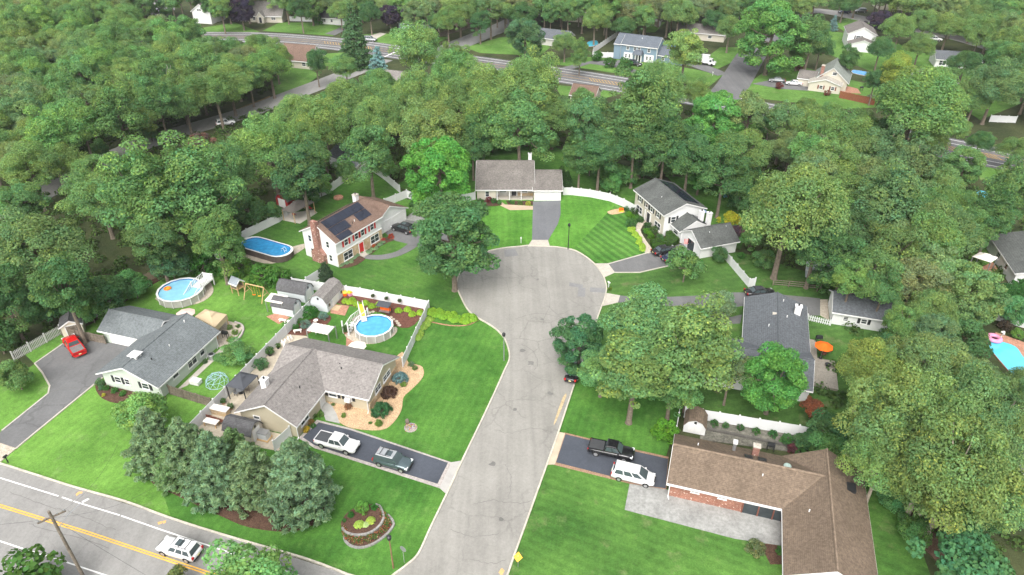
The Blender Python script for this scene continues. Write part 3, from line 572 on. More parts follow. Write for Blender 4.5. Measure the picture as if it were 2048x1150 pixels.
for px, py, r, c, l in ((1735, 745, 72, YG, 'yellow tipped oak nearest the wooden deck with the orange parasol'), (1850, 735, 78, (0.085, 0.12, 0.045), 'olive oak between the yellow tipped oak and the kidney pool'),
        (1800, 850, 92, (0.105, 0.138, 0.042), 'biggest yellow speckled oak right of the brown roof'), (1925, 830, 88, (0.09, 0.128, 0.042), 'olive oak right of the biggest yellow speckled oak'),
        (2030, 870, 70, (0.08, 0.12, 0.045), 'oak cut by the right edge below the kidney pool'), (1760, 935, 62, (0.085, 0.135, 0.04), 'green oak overhanging the lawn beside the brown roof'),
        (1870, 960, 80, (0.1, 0.135, 0.038), 'oak above the bare leaning trunks near the bottom right'), (1985, 985, 82, (0.088, 0.125, 0.04), 'oak in front of the far corner at the bottom right'),
        (1950, 760, 60, (0.08, 0.115, 0.05), 'thin crowned oak beside the kidney pool'), (2042, 778, 44, (0.08, 0.12, 0.045), 'oak masking the lower end of the kidney pool'), (1820, 780, 60, (0.1, 0.14, 0.04), 'oak wedged among the crowns right of the deck')):
    T('oak', px, py, r, l, col=c, zs=1.35 if py > 800 else 1.0, bark=BARKL)
for bx, by, lx, ly, l in ((1806, 1048, 2.0, 4.0, 'pale trunked oak leaning over the side lawn of the brick house'), (1843, 1090, 3.0, 5.0, 'pale trunked oak leaning right, nearest the bottom'), (1757, 965, 1.5, 4.5, 'pale trunked oak behind the corner of the brown roof')):
    x, y = P(bx, by); plant('oak', x, y, 0.95, l, col=(0.1, 0.135, 0.04), zs=1.35, bark=BARKL)
# white pines by the corner
for px, py, r, l in ((308, 885, 52, 'bluish white pine at the left end of the pine row'), (376, 905, 52, 'second white pine from the left end of the pine row'), (430, 940, 58, 'white pine in the middle of the row, tallest in its mulch bed'),
        (505, 950, 52, 'green white pine beside the big round white pine'), (597, 962, 66, 'big full white pine at the driveway end of the pine row'), (345, 935, 34, 'small white pine tucked at the road side of the pine row'), (470, 900, 34, 'white pine behind the row, near the grey barn shed')):
    T('white_pine', px, py, r, l, col=BLG if r > 40 else (0.085, 0.13, 0.048), group='white pines in the corner mulch bed')
T('understory', 285, 822, 52, 'feathery light green tree in front of the sage green ranch house', col=(0.1, 0.175, 0.045), zs=.8)
T('shrub', 45, 1172, 85, 'clipped green bush at the bottom left corner by the road', cat='bush', col=(0.06, 0.13, 0.03), zs=.9)
T('understory', 495, 1172, 88, 'light green tree cut by the bottom edge beside the road', col=(0.095, 0.16, 0.04))
T('small', 350, 1158, 28, 'rusty green bush in front of the white car on the road', cat='bush', col=(0.11, 0.13, 0.04))
T('small', 1945, 1120, 90, 'dogwood with pale flower specks at the bottom right', col=(0.055, 0.125, 0.045), var=0)
T('understory', 1960, 1030, 40, 'dark green bush behind the flowering dogwood', col=DK)
T('small', 1372, 525, 38, 'small feathery tree beside the two dark cars', col=(0.09, 0.165, 0.05), var=1)
T('small', 1465, 438, 24, 'yellow flowering small tree behind the double chimneys', col=(0.24, 0.22, 0.02), var=0)
T('small', 1472, 462, 18, 'dull purple shrub under the yellow flowering tree', cat='shrub', col=(0.09, 0.05, 0.05))
T('spruce', 708, 82, 36, 'tall dark spruce standing beside the main road', var=0)
T('blue_spruce', 757, 135, 26, 'silvery blue spruce near the main road junction')
T('blue_spruce', 1667, 48, 11, 'small blue spruce on the far lawn at the top right')
T('maple', 482, 25, 27, 'dark purple beech beside the far tan house', col=PUR); T('maple', 780, 35, 20, 'dark purple tree left of the light blue house', col=PUR); T('maple', 1757, 44, 21, 'dark purple tree behind the far white house', col=PUR)
T('tall', 1795, 135, 34, 'golden yellow topped conical tree beside the small blue pool', col=(0.15, 0.165, 0.025), zs=1.15)
T('tall', 840, 102, 48, 'light feathery tree at the junction of the main road', col=(0.095, 0.15, 0.045))
T('maple', 1050, 75, 36, 'dark rounded tree right of the far side street', col=(0.045, 0.09, 0.04))
T('tall', 1372, 97, 40, 'pale airy tree in front of the blue house garage', col=(0.11, 0.155, 0.045))
T('maple', 1545, 70, 62, 'bright light green tree beyond the far side street', col=(0.07, 0.16, 0.035)); T('tall', 1625, 70, 40, 'mid green tree right of the bright light green tree', col=(0.06, 0.115, 0.04))
T('oak', 1995, 165, 58, 'tall leaning oak at the right edge with its trunk bare', col=(0.065, 0.11, 0.045)); T('oak', 1830, 215, 95, 'huge rounded green oak near the brown yard fence', col=(0.085, 0.145, 0.04), zs=.8)
T('small', 400, 283, 26, 'reddish leaved tree beside the road through the left wood', col=(0.12, 0.07, 0.05)); T('small', 440, 445, 30, 'red speckled bush left of the garden pavilion', cat='bush', col=(0.1, 0.09, 0.04))
T('maple', 20, 410, 26, 'bright yellow-green tree at the left edge', col=BR); T('maple', 1425, 250, 55, 'fresh bright green tree in the wood above the right white house', col=(0.06, 0.155, 0.03))
for px, py, r, c, l in ((1165, 196, 24, None, 'low oak hiding the brown roof below the blue-grey colonial'), (550, 118, 34, None, 'oak at the left of the brown roofed house by the wood'), (632, 128, 22, DK, 'dark tree at the right of the brown roofed house by the wood'), (690, 130, 24, None, 'tree on the verge below the tall dark spruce'),
        (1610, 222, 30, None, 'oak between the red-brown fence and the main road'), (1660, 232, 30, (0.075, 0.13, 0.04), 'leafy oak below the red-brown fence'), (1720, 245, 34, None, 'oak right of the leafy oak below the red-brown fence'), (1780, 262, 34, DK, 'dark oak on the main road verge'), (1850, 285, 36, None, 'oak masking the main road below the huge rounded oak'), (1900, 262, 36, None, 'oak between the huge rounded oak and the right edge'), (1960, 285, 26, DK, 'dark tree before the main road at the right'), (2030, 300, 30, None, 'tree at the right edge before the main road'), (1480, 232, 30, None, 'oak at the near corner of the far side street'), (1540, 245, 30, DK, 'dark tree at the main road verge right of the junction'),
        (1065, 152, 42, None, 'oak standing before the main road above the porch house'), (1330, 172, 44, None, 'oak hiding the main road below the box truck'), (1392, 188, 30, None, 'oak at the near side of the far road junction'), (905, 118, 32, None, 'oak at the bend of the main road right of the junction tree'), (1690, 5, 26, DK, 'dark tree at the top right street corner'), (1800, 60, 34, None, 'round tree behind the golden topped tree'), (1850, 45, 34, None, 'round tree above the white pickup'), (1900, 50, 36, None, 'broad tree right of the white pickup'), (1960, 70, 40, (0.08, 0.13, 0.04), 'broad green tree at the upper right'), (2020, 90, 40, None, 'tree at the right edge near the top'), (1760, 100, 28, DK, 'dark tree right of the far white house'), (1840, 95, 30, None, 'tree between the golden topped tree and the low white ranch'), (1930, 130, 34, DK, 'dark tree right of the low white ranch'), (1880, 160, 34, None, 'oak below the low white ranch'), (1750, 165, 22, DK, 'dark shrubby tree right of the small blue pool'), (1950, 200, 34, None, 'oak left of the tall leaning oak'), (1640, 100, 26, DK, 'dark tree above the beige cape house'), (1700, 118, 22, DK, 'dark hedge tree behind the beige cape roof'), (1600, 95, 22, None, 'tree between the bright light green tree and the cape'),
        (1460, 60, 30, None, 'tree between the brown ranch and the bright light green tree'), (1430, 40, 26, DK, 'dark tree right of the brown roofed ranch'), (1250, 50, 26, DK, 'dark tree above the blue-grey colonial'), (1190, 45, 30, None, 'large tree left above the blue-grey colonial'), (1290, 35, 24, None, 'tree above the small white shed'), (1130, 85, 26, None, 'light tree right of the grey roofed house'), (1160, 110, 20, None, 'small tree at the colonial pool fence'), (1010, 25, 26, None, 'tree at the head of the far side street'), (960, 40, 22, DK, 'dark tree along the far side street'), (740, 30, 26, DK, 'dark tree left of the pale blue cape'), (680, 20, 26, None, 'large tree between the two far capes'), (600, 18, 22, DK, 'dark tree behind the far white fence'), (440, 15, 24, None, 'tree between the far white house and the purple beech'), (870, 45, 16, DK, 'small dark tree right of the pale blue cape')):
    T('tall' if r < 25 else 'oak', px, py, r, l, col=c)
# rows of crowns that edge the yards and the woods
rows = [
 ('oaks shading the back of the left yards', 'oak standing in the belt of trees behind the left yards', (('oak', 65, 495, 92, (0.075, 0.118, 0.045)), ('tall', 130, 585, 60, DK), ('oak', 195, 385, 70, None), ('tall', 290, 395, 78, None), ('tall', 380, 370, 78, None), ('oak', 455, 345, 62, (0.07, 0.125, 0.04)), ('tall', 310, 480, 52, (0.055, 0.1, 0.035)), ('tall', 430, 470, 55, (0.065, 0.11, 0.03)),
  ('oak', 540, 300, 68, (0.085, 0.14, 0.038)), ('tall', 600, 335, 60, (0.045, 0.085, 0.03)), ('oak', 640, 260, 62, None), ('oak', 600, 225, 55, None), ('oak', 700, 215, 60, None), ('oak', 760, 250, 58, None), ('tall', 735, 290, 55, None), ('oak', 860, 250, 78, (0.105, 0.14, 0.045)), ('oak', 800, 215, 50, None), ('understory', 600, 375, 40, DK), ('understory', 340, 525, 42, (0.05, 0.1, 0.045)), ('understory', 205, 590, 45, DK), ('understory', -8, 672, 42, DK), ('understory', 85, 612, 42, DK), ('tall', 10, 600, 50, DK), ('understory', 30, 780-30, 36, (0.075, 0.11, 0.03)), ('oak', 60, 340, 60, None), ('tall', 45, 400, 42, None), ('tall', 175, 340, 36, None), ('understory', 1610, 880, 22, DK), ('understory', 1640, 893, 20, None), ('oak', 120, 320, 50, None), ('understory', 500, 420, 38, DK), ('understory', 460, 490, 30, None), ('understory', 180, 620, 30, None), ('understory', 265, 565, 35, (0.05, 0.12, 0.03)))),
 ('oaks behind the house with the covered porch', 'oak in the wood behind the house with the covered porch', (('oak', 830, 195, 55, None), ('oak', 905, 155, 58, (0.08, 0.135, 0.035)), ('oak', 985, 190, 72, (0.095, 0.138, 0.04)), ('oak', 920, 215, 60, None), ('oak', 1055, 185, 75, (0.1, 0.142, 0.04)), ('tall', 1040, 250, 58, (0.06, 0.115, 0.035)), ('tall', 965, 245, 50, None), ('oak', 1105, 225, 52, None), ('tall', 1170, 250, 48, (0.06, 0.11, 0.04)), ('sparse', 1215, 240, 52, None), ('tall', 1200, 300, 45, DK), ('tall', 1290, 215, 72, (0.07, 0.125, 0.04)), ('oak', 1320, 180, 58, None), ('sparse', 1270, 285, 50, DK), ('tall', 1330, 290, 50, DK), ('tall', 1160, 315, 38, DK), ('understory', 1225, 345, 30, (0.05, 0.12, 0.03)), ('understory', 1290, 330, 28, DK), ('maple', 1400, 350, 34, (0.05, 0.13, 0.03)), ('understory', 1222, 372, 22, (0.06, 0.14, 0.03)), ('tall', 1380, 310, 45, DK), ('tall', 945, 290, 36, DK), ('understory', 840, 400, 18, DK))),
 ('trees filling the right hand wood', 'tree in the wood between the right yards and the main road', (('oak', 1480, 300, 60, None), ('tall', 1450, 340, 50, DK), ('sparse', 1500, 225, 50, (0.085, 0.115, 0.045)), ('sparse', 1570, 240, 50, None), ('oak', 1620, 265, 55, (0.095, 0.135, 0.04)), ('oak', 1700, 285, 60, (0.085, 0.13, 0.035)), ('oak', 1660, 330, 62, (0.095, 0.14, 0.04)), ('sparse', 1770, 300, 55, (0.07, 0.105, 0.04)), ('sparse', 1830, 330, 62, (0.065, 0.1, 0.042)), ('maple', 1925, 340, 40, (0.085, 0.14, 0.04)), ('oak', 1700, 390, 60, None), ('tall', 1770, 410, 62, (0.065, 0.105, 0.04)), ('sparse', 1720, 460, 56, (0.06, 0.1, 0.035)), ('oak', 1880, 460, 72, (0.07, 0.11, 0.04)), ('tall', 1790, 500, 60, (0.075, 0.11, 0.035)), ('tall', 1690, 520, 48, DK), ('tall', 2020, 380, 50, (0.06, 0.11, 0.035)), ('tall', 1990, 430, 45, DK), ('maple', 1930, 585, 62, (0.075, 0.12, 0.042)), ('oak', 1870, 620, 60, (0.075, 0.12, 0.04)), ('oak', 1808, 655, 48, (0.08, 0.14, 0.04)), ('sparse', 1870, 660, 48, (0.07, 0.105, 0.045)), ('understory', 1940, 680, 45, DK), ('understory', 2030, 620, 36, (0.05, 0.12, 0.04)), ('understory', 1990, 590, 26, DK), ('understory', 1640, 560, 26, (0.045, 0.11, 0.03)), ('understory', 1725, 540, 30, (0.06, 0.11, 0.03)), ('tall', 1750, 545, 45, (0.07, 0.11, 0.035)), ('understory', 1440, 520-10, 16, DK), ('understory', 1780, 690, 36, DK), ('understory', 1700, 870, 40, (0.05, 0.115, 0.03)), ('understory', 1660, 910, 40, (0.045, 0.105, 0.028)), ('understory', 1790, 1000, 30, (0.05, 0.12, 0.035)), ('understory', 1830, 1060, 30, (0.045, 0.11, 0.03)), ('understory', 1500, 370, 32, (0.06, 0.11, 0.03)))),
]
for grp, lab, items in rows:
    for kind, px, py, r, c in items: T(kind, px, py, r, auto_label(px, py, c or COL[kind], kind, r/ppm(px, py, 9)), col=c, group=grp)
for px, py, r in ((955, 290, 22), (985, 282, 24), (1020, 278, 24), (1060, 276, 24), (1095, 280, 22), (1150, 300, 26), (1180, 328, 24), (1205, 345, 20), (1255, 350, 22), (1320, 335, 24), (1350, 330, 24), (1430, 345, 24), (1460, 372, 24), (1480, 400, 24), (1500, 480, 22), (1530, 520, 20), (760, 330, 22), (780, 340, 20), (690, 340, 22), (640, 372, 22), (545, 425, 20), (460, 470, 22), (395, 505, 22), (240, 580, 24), (150, 620, 24), (300, 290-25, 18), (200, 300, 20), (1680, 590, 18), (1760, 585, 22), (1810, 590, 22)):
    T('understory', px, py, r, auto_label(px, py, (0.06, 0.115, 0.035), 'understory', r/ppm(px, py, 4)), col=rnd.choice([(0.06, 0.115, 0.035), (0.07, 0.135, 0.035), (0.05, 0.1, 0.03)]), group='low trees edging the woods')
# woods filled in by spacing
def inside(p, poly):
    r = False; j = len(poly)-1
    for i in range(len(poly)):
        a, b = poly[i], poly[j]
        if (a[1] > p[1]) != (b[1] > p[1]) and p[0] < (b[0]-a[0])*(p[1]-a[1])/(b[1]-a[1])+a[0]: r = not r
        j = i
    return r
def wood(poly, label, group, sp, kinds, cols, smin=0.85, smax=1.2, z=9.5, seed=1):
    g = random.Random(seed); poly = pts(poly, z); xs = [p[0] for p in poly]; ys = [p[1] for p in poly]
    for _ in range(4000):
        p = (g.uniform(min(xs), max(xs)), g.uniform(min(ys), max(ys)))
        if not inside(p, poly): continue
        s = g.uniform(smin, smax); k = g.choice(kinds); R = PROTO[k][0][2]*s
        if any((p[0]-t[0])**2+(p[1]-t[1])**2 < (sp*0.5*(R+t[2]))**2 for t in TREES): continue
        c = g.choice(cols); q = to_px(p[0], p[1], PROTO[k][0][3]*s); plant(k, p[0], p[1], s, auto_label(q[0], q[1], c or COL[k], k, R), col=c, group=group)
OC = [None, None, (0.07, 0.12, 0.035), (0.1, 0.14, 0.042), (0.06, 0.115, 0.035), (0.095, 0.125, 0.05), (0.08, 0.145, 0.036), (0.1, 0.105, 0.05)]
wood('-60,-4 170,-8 250,30 300,60 385,75 395,95 470,80 540,95 565,130 548,140 450,185 300,222 200,275 -60,320', 'oak crown inside the dense wood at the upper left', 'trees of the upper left wood', 1.25, ['oak', 'oak', 'oak', 'tall', 'sparse'], OC, 0.9, 1.2, 9.5, 3)
wood('440,330 580,265 700,170 780,150 800,200 560,330 440,400 300,430 250,400', 'oak crown in the belt along the side road', 'trees of the side road belt', 1.3, ['oak', 'tall'], OC, 0.8, 1.05, 9.5, 4)
wood('170,-8 330,-20 700,-22 1100,-22 1400,-22 1660,-22 1600,10 1440,22 1330,38 1210,40 1110,20 1000,25 900,38 850,20 740,2 640,0 380,-2 300,-2', 'tree in the far line of woods along the top', 'trees along the top', 1.35, ['oak', 'tall', 'sparse', 'maple'], OC+[DK], 0.9, 1.3, 9.5, 5)
wood('1690,-20 2120,-20 2150,200 2048,150 1950,30 1860,20 1800,8', 'tree in the far wood at the top right', 'trees at the top right', 1.3, ['oak', 'tall', 'tall'], OC+[DK], 0.9, 1.2, 9.5, 6)
wood('1560,235 1640,270 1720,290 1800,310 1900,360 1960,420 1900,520 1800,560 1700,540 1640,380', 'tree crown deep inside the right hand wood', 'trees filling the right hand wood, inner part', 1.15, ['oak', 'tall', 'sparse'], OC, 0.75, 1.05, 9.5, 8)

# low growth under the trees: one mass nobody could count
def undergrowth(polys, n, seed):
    g = np.random.default_rng(seed); P_ = []; N_ = []
    for s in polys:
        poly = pts(s); xs = [p[0] for p in poly]; ys = [p[1] for p in poly]; A = abs(sum(poly[i][0]*poly[i-1][1]-poly[i-1][0]*poly[i][1] for i in range(len(poly))))/2; k = 0; want = int(A/5.5); tries = 0
        while k < want and tries < want*6:
            tries += 1; q = (g.uniform(min(xs), max(xs)), g.uniform(min(ys), max(ys)))
            if not inside(q, poly): continue
            k += 1; r = g.uniform(.6, 1.5); m = int(45*r); d = g.normal(size=(m, 3)); d /= np.linalg.norm(d, axis=1, keepdims=True); d[:, 2] = abs(d[:, 2]); P_.append(np.array([q[0], q[1], .05])+d*r*np.array([1, 1, .9])*g.uniform(.6, 1, (m, 1))); N_.append(d+np.array([0, 0, .5])+g.normal(size=(m, 3))*.4)
    m = leaf_mesh('undergrowth', np.concatenate(P_), np.concatenate(N_), .42, 1.1, .35, seed); o = bpy.data.objects.new('undergrowth', m); link(o); o.color = (.085, .145, .045, 1); tag(o, 'low green undergrowth covering the woodland floor between the trunks', 'undergrowth', None, 'stuff')
undergrowth(['-60,370 110,392 300,300 540,215 640,190 760,170 900,180 1000,230 1100,240 1240,240 1330,270 1440,300 1500,330 1420,372 1300,345 1200,322 1090,280 940,282 800,360 735,315 640,370 490,450 380,515 250,575 130,650 20,710 -60,720',
  '1500,330 1440,300 1560,280 1700,300 1900,370 2060,400 2060,500 1990,600 1990,660 1900,640 1750,560 1640,545 1500,520 1490,440', '1700,640 1800,620 1950,700 2060,800 2060,1150 1900,1150 1840,1040 1760,920 1690,900 1640,840 1640,780', '-60,-10 250,-10 380,80 480,85 560,110 545,180 300,265 100,360 -60,400', '1130,205 1440,225 1540,240 1700,268 1900,310 1950,340 1700,300 1560,280 1330,270 1240,240'], 0, 77)

dd = thing('dead_tree', 'bleached bare branches of a dead tree standing in the left wood', 'tree', (*P(330, 150, 11), 0)); mb = MB(); mb.tube([(0, 0, 0), (.2, 0, 7), (-.3, 0, 12.5)], [.25, .18, .04], 6)
for a, b in (((.2, 0, 7.5), (-2.4, .2, 11.0)), ((.1, 0, 9), (2.0, .2, 13.4)), ((0, 0, 10), (1.0, -.3, 13.0)), ((-1.2, .1, 9.4), (-2.9, .3, 9.9)), ((1.1, .1, 11.2), (.9, .3, 13.6))): mb.tube([a, ((a[0]+b[0])/2+.1, (a[1]+b[1])/2, (a[2]+b[2])/2+.3), b], [.1, .07, .03], 5)
mb.build('trunk', mat('bleached_wood', (.5, .46, .4), .1, 2, .9), dd)
# ------------------------------------------------------------ houses
def shingle(name, col, var=0.12, streak=0.0, speck=0.28):
    m, nt, b = nmat(name); co = N(nt, 'TexCoord')
    n = noise(nt, 0.35, 4, 0.6, co); c = ramp(nt, n.outputs[0], [(0.3, sc_(col, 1-var)), (0.7, sc_(col, 1+var))]).outputs[0]
    n2 = noise(nt, 3.2, 3, 0.75, co); c = mixc(nt, 1.0, c, ramp(nt, n2.outputs[0], [(0.32, (1-speck,)*3), (0.68, (1+speck,)*3)]).outputs[0], 'MULTIPLY')
    w = N(nt, 'TexWave', wave_type='BANDS', bands_direction='Z', wave_profile='SAW'); w.inputs['Scale'].default_value = 3.2; w.inputs['Distortion'].default_value = 0.3
    nt.links.new(co.outputs['Object'], w.inputs['Vector']); c = mixc(nt, 1.0, c, ramp(nt, w.outputs['Fac'], [(0.0, (0.84,)*3), (0.4, (1.05,)*3)]).outputs[0], 'MULTIPLY')
    if streak:
        n3 = noise(nt, 0.45, 5, 0.7, co); c = mixc(nt, ramp(nt, n3.outputs[0], [(0.45, (0, 0, 0)), (0.7, (streak,)*3)]).outputs[0], c, sc_(col, 0.45))
    nt.links.new(c, b.inputs['Base Color']); b.inputs['Roughness'].default_value = 0.92; b.inputs['Specular IOR Level'].default_value = 0.15
    return m
def siding(name, col, pitch=0.2, var=0.05):
    m, nt, b = nmat(name); co = N(nt, 'TexCoord'); n = noise(nt, 0.9, 4, 0.6, co); c = ramp(nt, n.outputs[0], [(0.3, sc_(col, 1-var)), (0.7, sc_(col, 1+var))]).outputs[0]
    w = N(nt, 'TexWave', wave_type='BANDS', bands_direction='Z', wave_profile='SAW'); w.inputs['Scale'].default_value = math.pi/(10*pitch); nt.links.new(co.outputs['Object'], w.inputs['Vector'])
    c = mixc(nt, 1.0, c, ramp(nt, w.outputs['Fac'], [(0.0, (0.82,)*3), (0.25, (1,)*3)]).outputs[0], 'MULTIPLY')
    nt.links.new(c, b.inputs['Base Color']); b.inputs['Roughness'].default_value = 0.6; b.inputs['Specular IOR Level'].default_value = 0.3; return m
def brickm(name, c1, c2, mortar, scale=2.2, white=0.0):
    m, nt, b = nmat(name); co = N(nt, 'TexCoord'); s = N(nt, 'SeparateXYZ'); nt.links.new(co.outputs['Object'], s.inputs[0])
    ad = N(nt, 'Math', operation='ADD'); nt.links.new(s.outputs[0], ad.inputs[0]); nt.links.new(s.outputs[1], ad.inputs[1]); cb = N(nt, 'CombineXYZ'); nt.links.new(ad.outputs[0], cb.inputs[0]); nt.links.new(s.outputs[2], cb.inputs[1])
    br = N(nt, 'TexBrick'); br.inputs['Scale'].default_value = scale; br.inputs['Color1'].default_value = (*c1, 1); br.inputs['Color2'].default_value = (*c2, 1); br.inputs['Mortar'].default_value = (*mortar, 1); br.inputs['Mortar Size'].default_value = 0.012
    nt.links.new(cb.outputs[0], br.inputs['Vector']); c = br.outputs['Color']
    if white:
        n = noise(nt, 3.2, 2, 0.5, co); c = mixc(nt, ramp(nt, n.outputs[0], [(0.62, (0, 0, 0)), (0.66, (white,)*3)]).outputs[0], c, (0.6, 0.5, 0.42))
    n = noise(nt, 1.0, 3, 0.6, co); c = mixc(nt, 1.0, c, ramp(nt, n.outputs[0], [(0.3, (0.8,)*3), (0.7, (1.2,)*3)]).outputs[0], 'MULTIPLY')
    nt.links.new(c, b.inputs['Base Color']); b.inputs['Roughness'].default_value = 0.85; b.inputs['Specular IOR Level'].default_value = 0.2; return m
SH_GREEN = shingle('slate_shingle', (0.13, 0.145, 0.15)); SH_TAUPE = shingle('taupe_shingle', (0.196, 0.183, 0.174), 0.12, 0, 0.3); SH_BROWN = shingle('brown_shingle', (0.15, 0.102, 0.08)); SH_GREY = shingle('grey_shingle', (0.15, 0.138, 0.128), 0.15, 0.3)
SH_DKG = shingle('streaked_shingle', (0.092, 0.098, 0.094), 0.1, 0.55); SH_STEEL = shingle('steel_grey_shingle', (0.098, 0.107, 0.117), 0.08); SH_TAN = shingle('tan_brown_shingle', (0.142, 0.108, 0.08), 0.12, 0.25, 0.28); SH_BLUE = shingle('blue_grey_shingle', (0.1, 0.115, 0.135)); SH_DARK = shingle('dark_shingle', (0.085, 0.085, 0.088))
SD_SAGE = siding('sage_siding', (0.47, 0.52, 0.46)); SD_TAN = siding('tan_siding', (0.42, 0.38, 0.28)); SD_WHITE = siding('white_siding', (0.64, 0.645, 0.64)); SD_CREAM = siding('cream_siding', (0.5, 0.465, 0.39)); SD_BLUE = siding('blue_siding', (0.16, 0.23, 0.29)); SD_LBLUE = siding('pale_blue_siding', (0.5, 0.6, 0.66)); SD_GREY = siding('grey_siding', (0.45, 0.44, 0.41))
BRICK = brickm('red_brick', (0.22, 0.085, 0.055), (0.28, 0.12, 0.08), (0.4, 0.34, 0.29), 2.2, 0.9); BRICKC = brickm('chimney_brick', (0.2, 0.085, 0.062), (0.26, 0.125, 0.098), (0.32, 0.27, 0.24), 2.2, 0.7)
STONEW = brickm('field_stone', (0.42, 0.30, 0.16), (0.5, 0.4, 0.28), (0.3, 0.26, 0.2), 1.0)
BLACKP = mat('black_shutter', (0.025, 0.027, 0.03), 0.2, 3, 0.6); SOLAR = mat('solar_cell', (0.018, 0.022, 0.035), 0.25, 0.6, 0.15, 0.6); BROWNP = mat('brown_shutter', (0.16, 0.06, 0.04), 0.2, 3, 0.6)
def house(name, label, loc, rot): return thing(name, label, 'house', loc, rot)
def wbox(mb, side, plane, a0, a1, z0, z1, d0, d1):
    if side == 'S': return mb.box(a0, a1, plane-d1, plane-d0, z0, z1)
    if side == 'N': return mb.box(a0, a1, plane+d0, plane+d1, z0, z1)
    if side == 'E': return mb.box(plane+d0, plane+d1, a0, a1, z0, z1)
    return mb.box(plane-d1, plane-d0, a0, a1, z0, z1)
def gable(h, x0, x1, y0, y1, e, rise, ax, wall, roofm, oh=0.45, og=0.35, rp=0.5, trim=TRIM, z0=0.0, walls=True, roofs=True, capm=None):
    sw = ax == 'y'; a0, a1, b0, b1 = (y0, y1, x0, x1) if sw else (x0, x1, y0, y1)
    m = b0+(b1-b0)*rp
    def V(a, b, z): return (b, a, z) if sw else (a, b, z)
    if walls:
        mb = MB(); vs = [V(a, b, z) for z in (z0, e) for a, b in ((a0, b0), (a1, b0), (a1, b1), (a0, b1))]+[V(a0, m, e+rise), V(a1, m, e+rise)]
        fs = [(0, 1, 5, 4), (1, 2, 6, 9, 5), (2, 3, 7, 6), (3, 0, 4, 8, 7)]
        if sw: fs = [f[::-1] for f in fs]
        mb.add(vs, fs).build('wall', wall, h)
    if not roofs: return
    s0 = rise/(m-b0); s1 = rise/(b1-m); L = 0.05
    def chev(bl, br, top, th, ea, name, mt, par):
        r = [(b0-bl, e-s0*bl+top), (m, e+rise+top), (b1+br, e-s1*br+top), (b1+br, e-s1*br+top-th), (m, e+rise+top-th), (b0-bl, e-s0*bl+top-th)]
        rings = [[V(a, b, z) for b, z in r] for a in (a0-ea, a1+ea)]
        if sw: rings = rings[::-1]
        mb = MB(); n = 6; vs = rings[0]+rings[1]; fs = [(i, i+n, (i+1) % n+n, (i+1) % n) for i in range(n)]+[(0, 1, 4, 5), (1, 2, 3, 4), (5+n, 4+n, 1+n, 0+n), (4+n, 3+n, 2+n, 1+n)]
        return mb.add(vs, fs).build(name, mt, par)
    ro = chev(oh, oh, L+0.12, 0.1, og, 'roof', roofm, h)
    chev(oh+0.05, oh+0.05, L+0.045, 0.2, og+0.05, 'trim', trim, ro)
    cap = MB(); p = [V(a0-og, m, e+rise+L+0.14), V(a1+og, m, e+rise+L+0.14)]; cap.tube(p, 0.09 if capm is None else 0.13, 6).build('ridge_cap', capm or roofm, ro)
    return ro
def window(h, side, plane, a, z, w, ht, sh=None, lights=2, shm=None, trim=TRIM):
    f = MB(); t = 0.1
    for q in ((a-w/2, a-w/2+t, z, z+ht), (a+w/2-t, a+w/2, z, z+ht), (a-w/2+t, a+w/2-t, z, z+t), (a-w/2+t, a+w/2-t, z+ht-t, z+ht)): wbox(f, side, plane, *q, -0.03, 0.07)
    for k in range(1, lights): wbox(f, side, plane, a-w/2+t, a+w/2-t, z+ht*k/lights-0.03, z+ht*k/lights+0.03, -0.03, 0.05)
    if w > 1.6:
        for k in range(1, int(w/0.85)): wbox(f, side, plane, a-w/2+w*k/int(w/0.85)-0.04, a-w/2+w*k/int(w/0.85)+0.04, z+t, z+ht-t, -0.03, 0.06)
    wbox(f, side, plane, a-w/2-0.06, a+w/2+0.06, z-0.06, z-0.002, -0.02, 0.13)
    o = f.build('window', trim, h)
    wbox(MB(), side, plane, a-w/2+t*0.5, a+w/2-t*0.5, z+t*0.5, z+ht-t*0.5, -0.05, 0.03).build('pane', GLASS, o)
    if sh:
        for s in (-1, 1): wbox(MB(), side, plane, a+s*(w/2+0.28)-0.2, a+s*(w/2+0.28)+0.2, z, z+ht, 0.004, 0.06).build('shutter', sh, o)
    return o
def door(h, side, plane, a, w, ht, m, z=0.15):
    f = MB(); wbox(f, side, plane, a-w/2-0.1, a-w/2, z, z+ht+0.1, -0.02, 0.08); wbox(f, side, plane, a+w/2, a+w/2+0.1, z, z+ht+0.1, -0.02, 0.08); wbox(f, side, plane, a-w/2, a+w/2, z+ht, z+ht+0.1, -0.02, 0.08)
    o = wbox(MB(), side, plane, a-w/2, a+w/2, z, z+ht, -0.02, 0.04).build('door', m, h); f.build('frame', TRIM, o)
    wbox(MB(), side, plane, a+w*0.35, a+w*0.42, z+0.95, z+1.05, 0.04, 0.1).build('handle', GREYM, o); return o
def garage_door(h, side, plane, a, w, ht=2.15, m=TRIM):
    f = MB(); wbox(f, side, plane, a-w/2-0.12, a-w/2, 0, ht+0.12, -0.02, 0.07); wbox(f, side, plane, a+w/2, a+w/2+0.12, 0, ht+0.12, -0.02, 0.07); wbox(f, side, plane, a-w/2, a+w/2, ht, ht+0.12, -0.02, 0.07)
    o = f.build('garage_door', TRIM, h)
    for k in range(4): wbox(MB(), side, plane, a-w/2, a+w/2, ht*k/4+0.015, ht*(k+1)/4-0.015, -0.02, 0.03).build('door_panel', m, o)
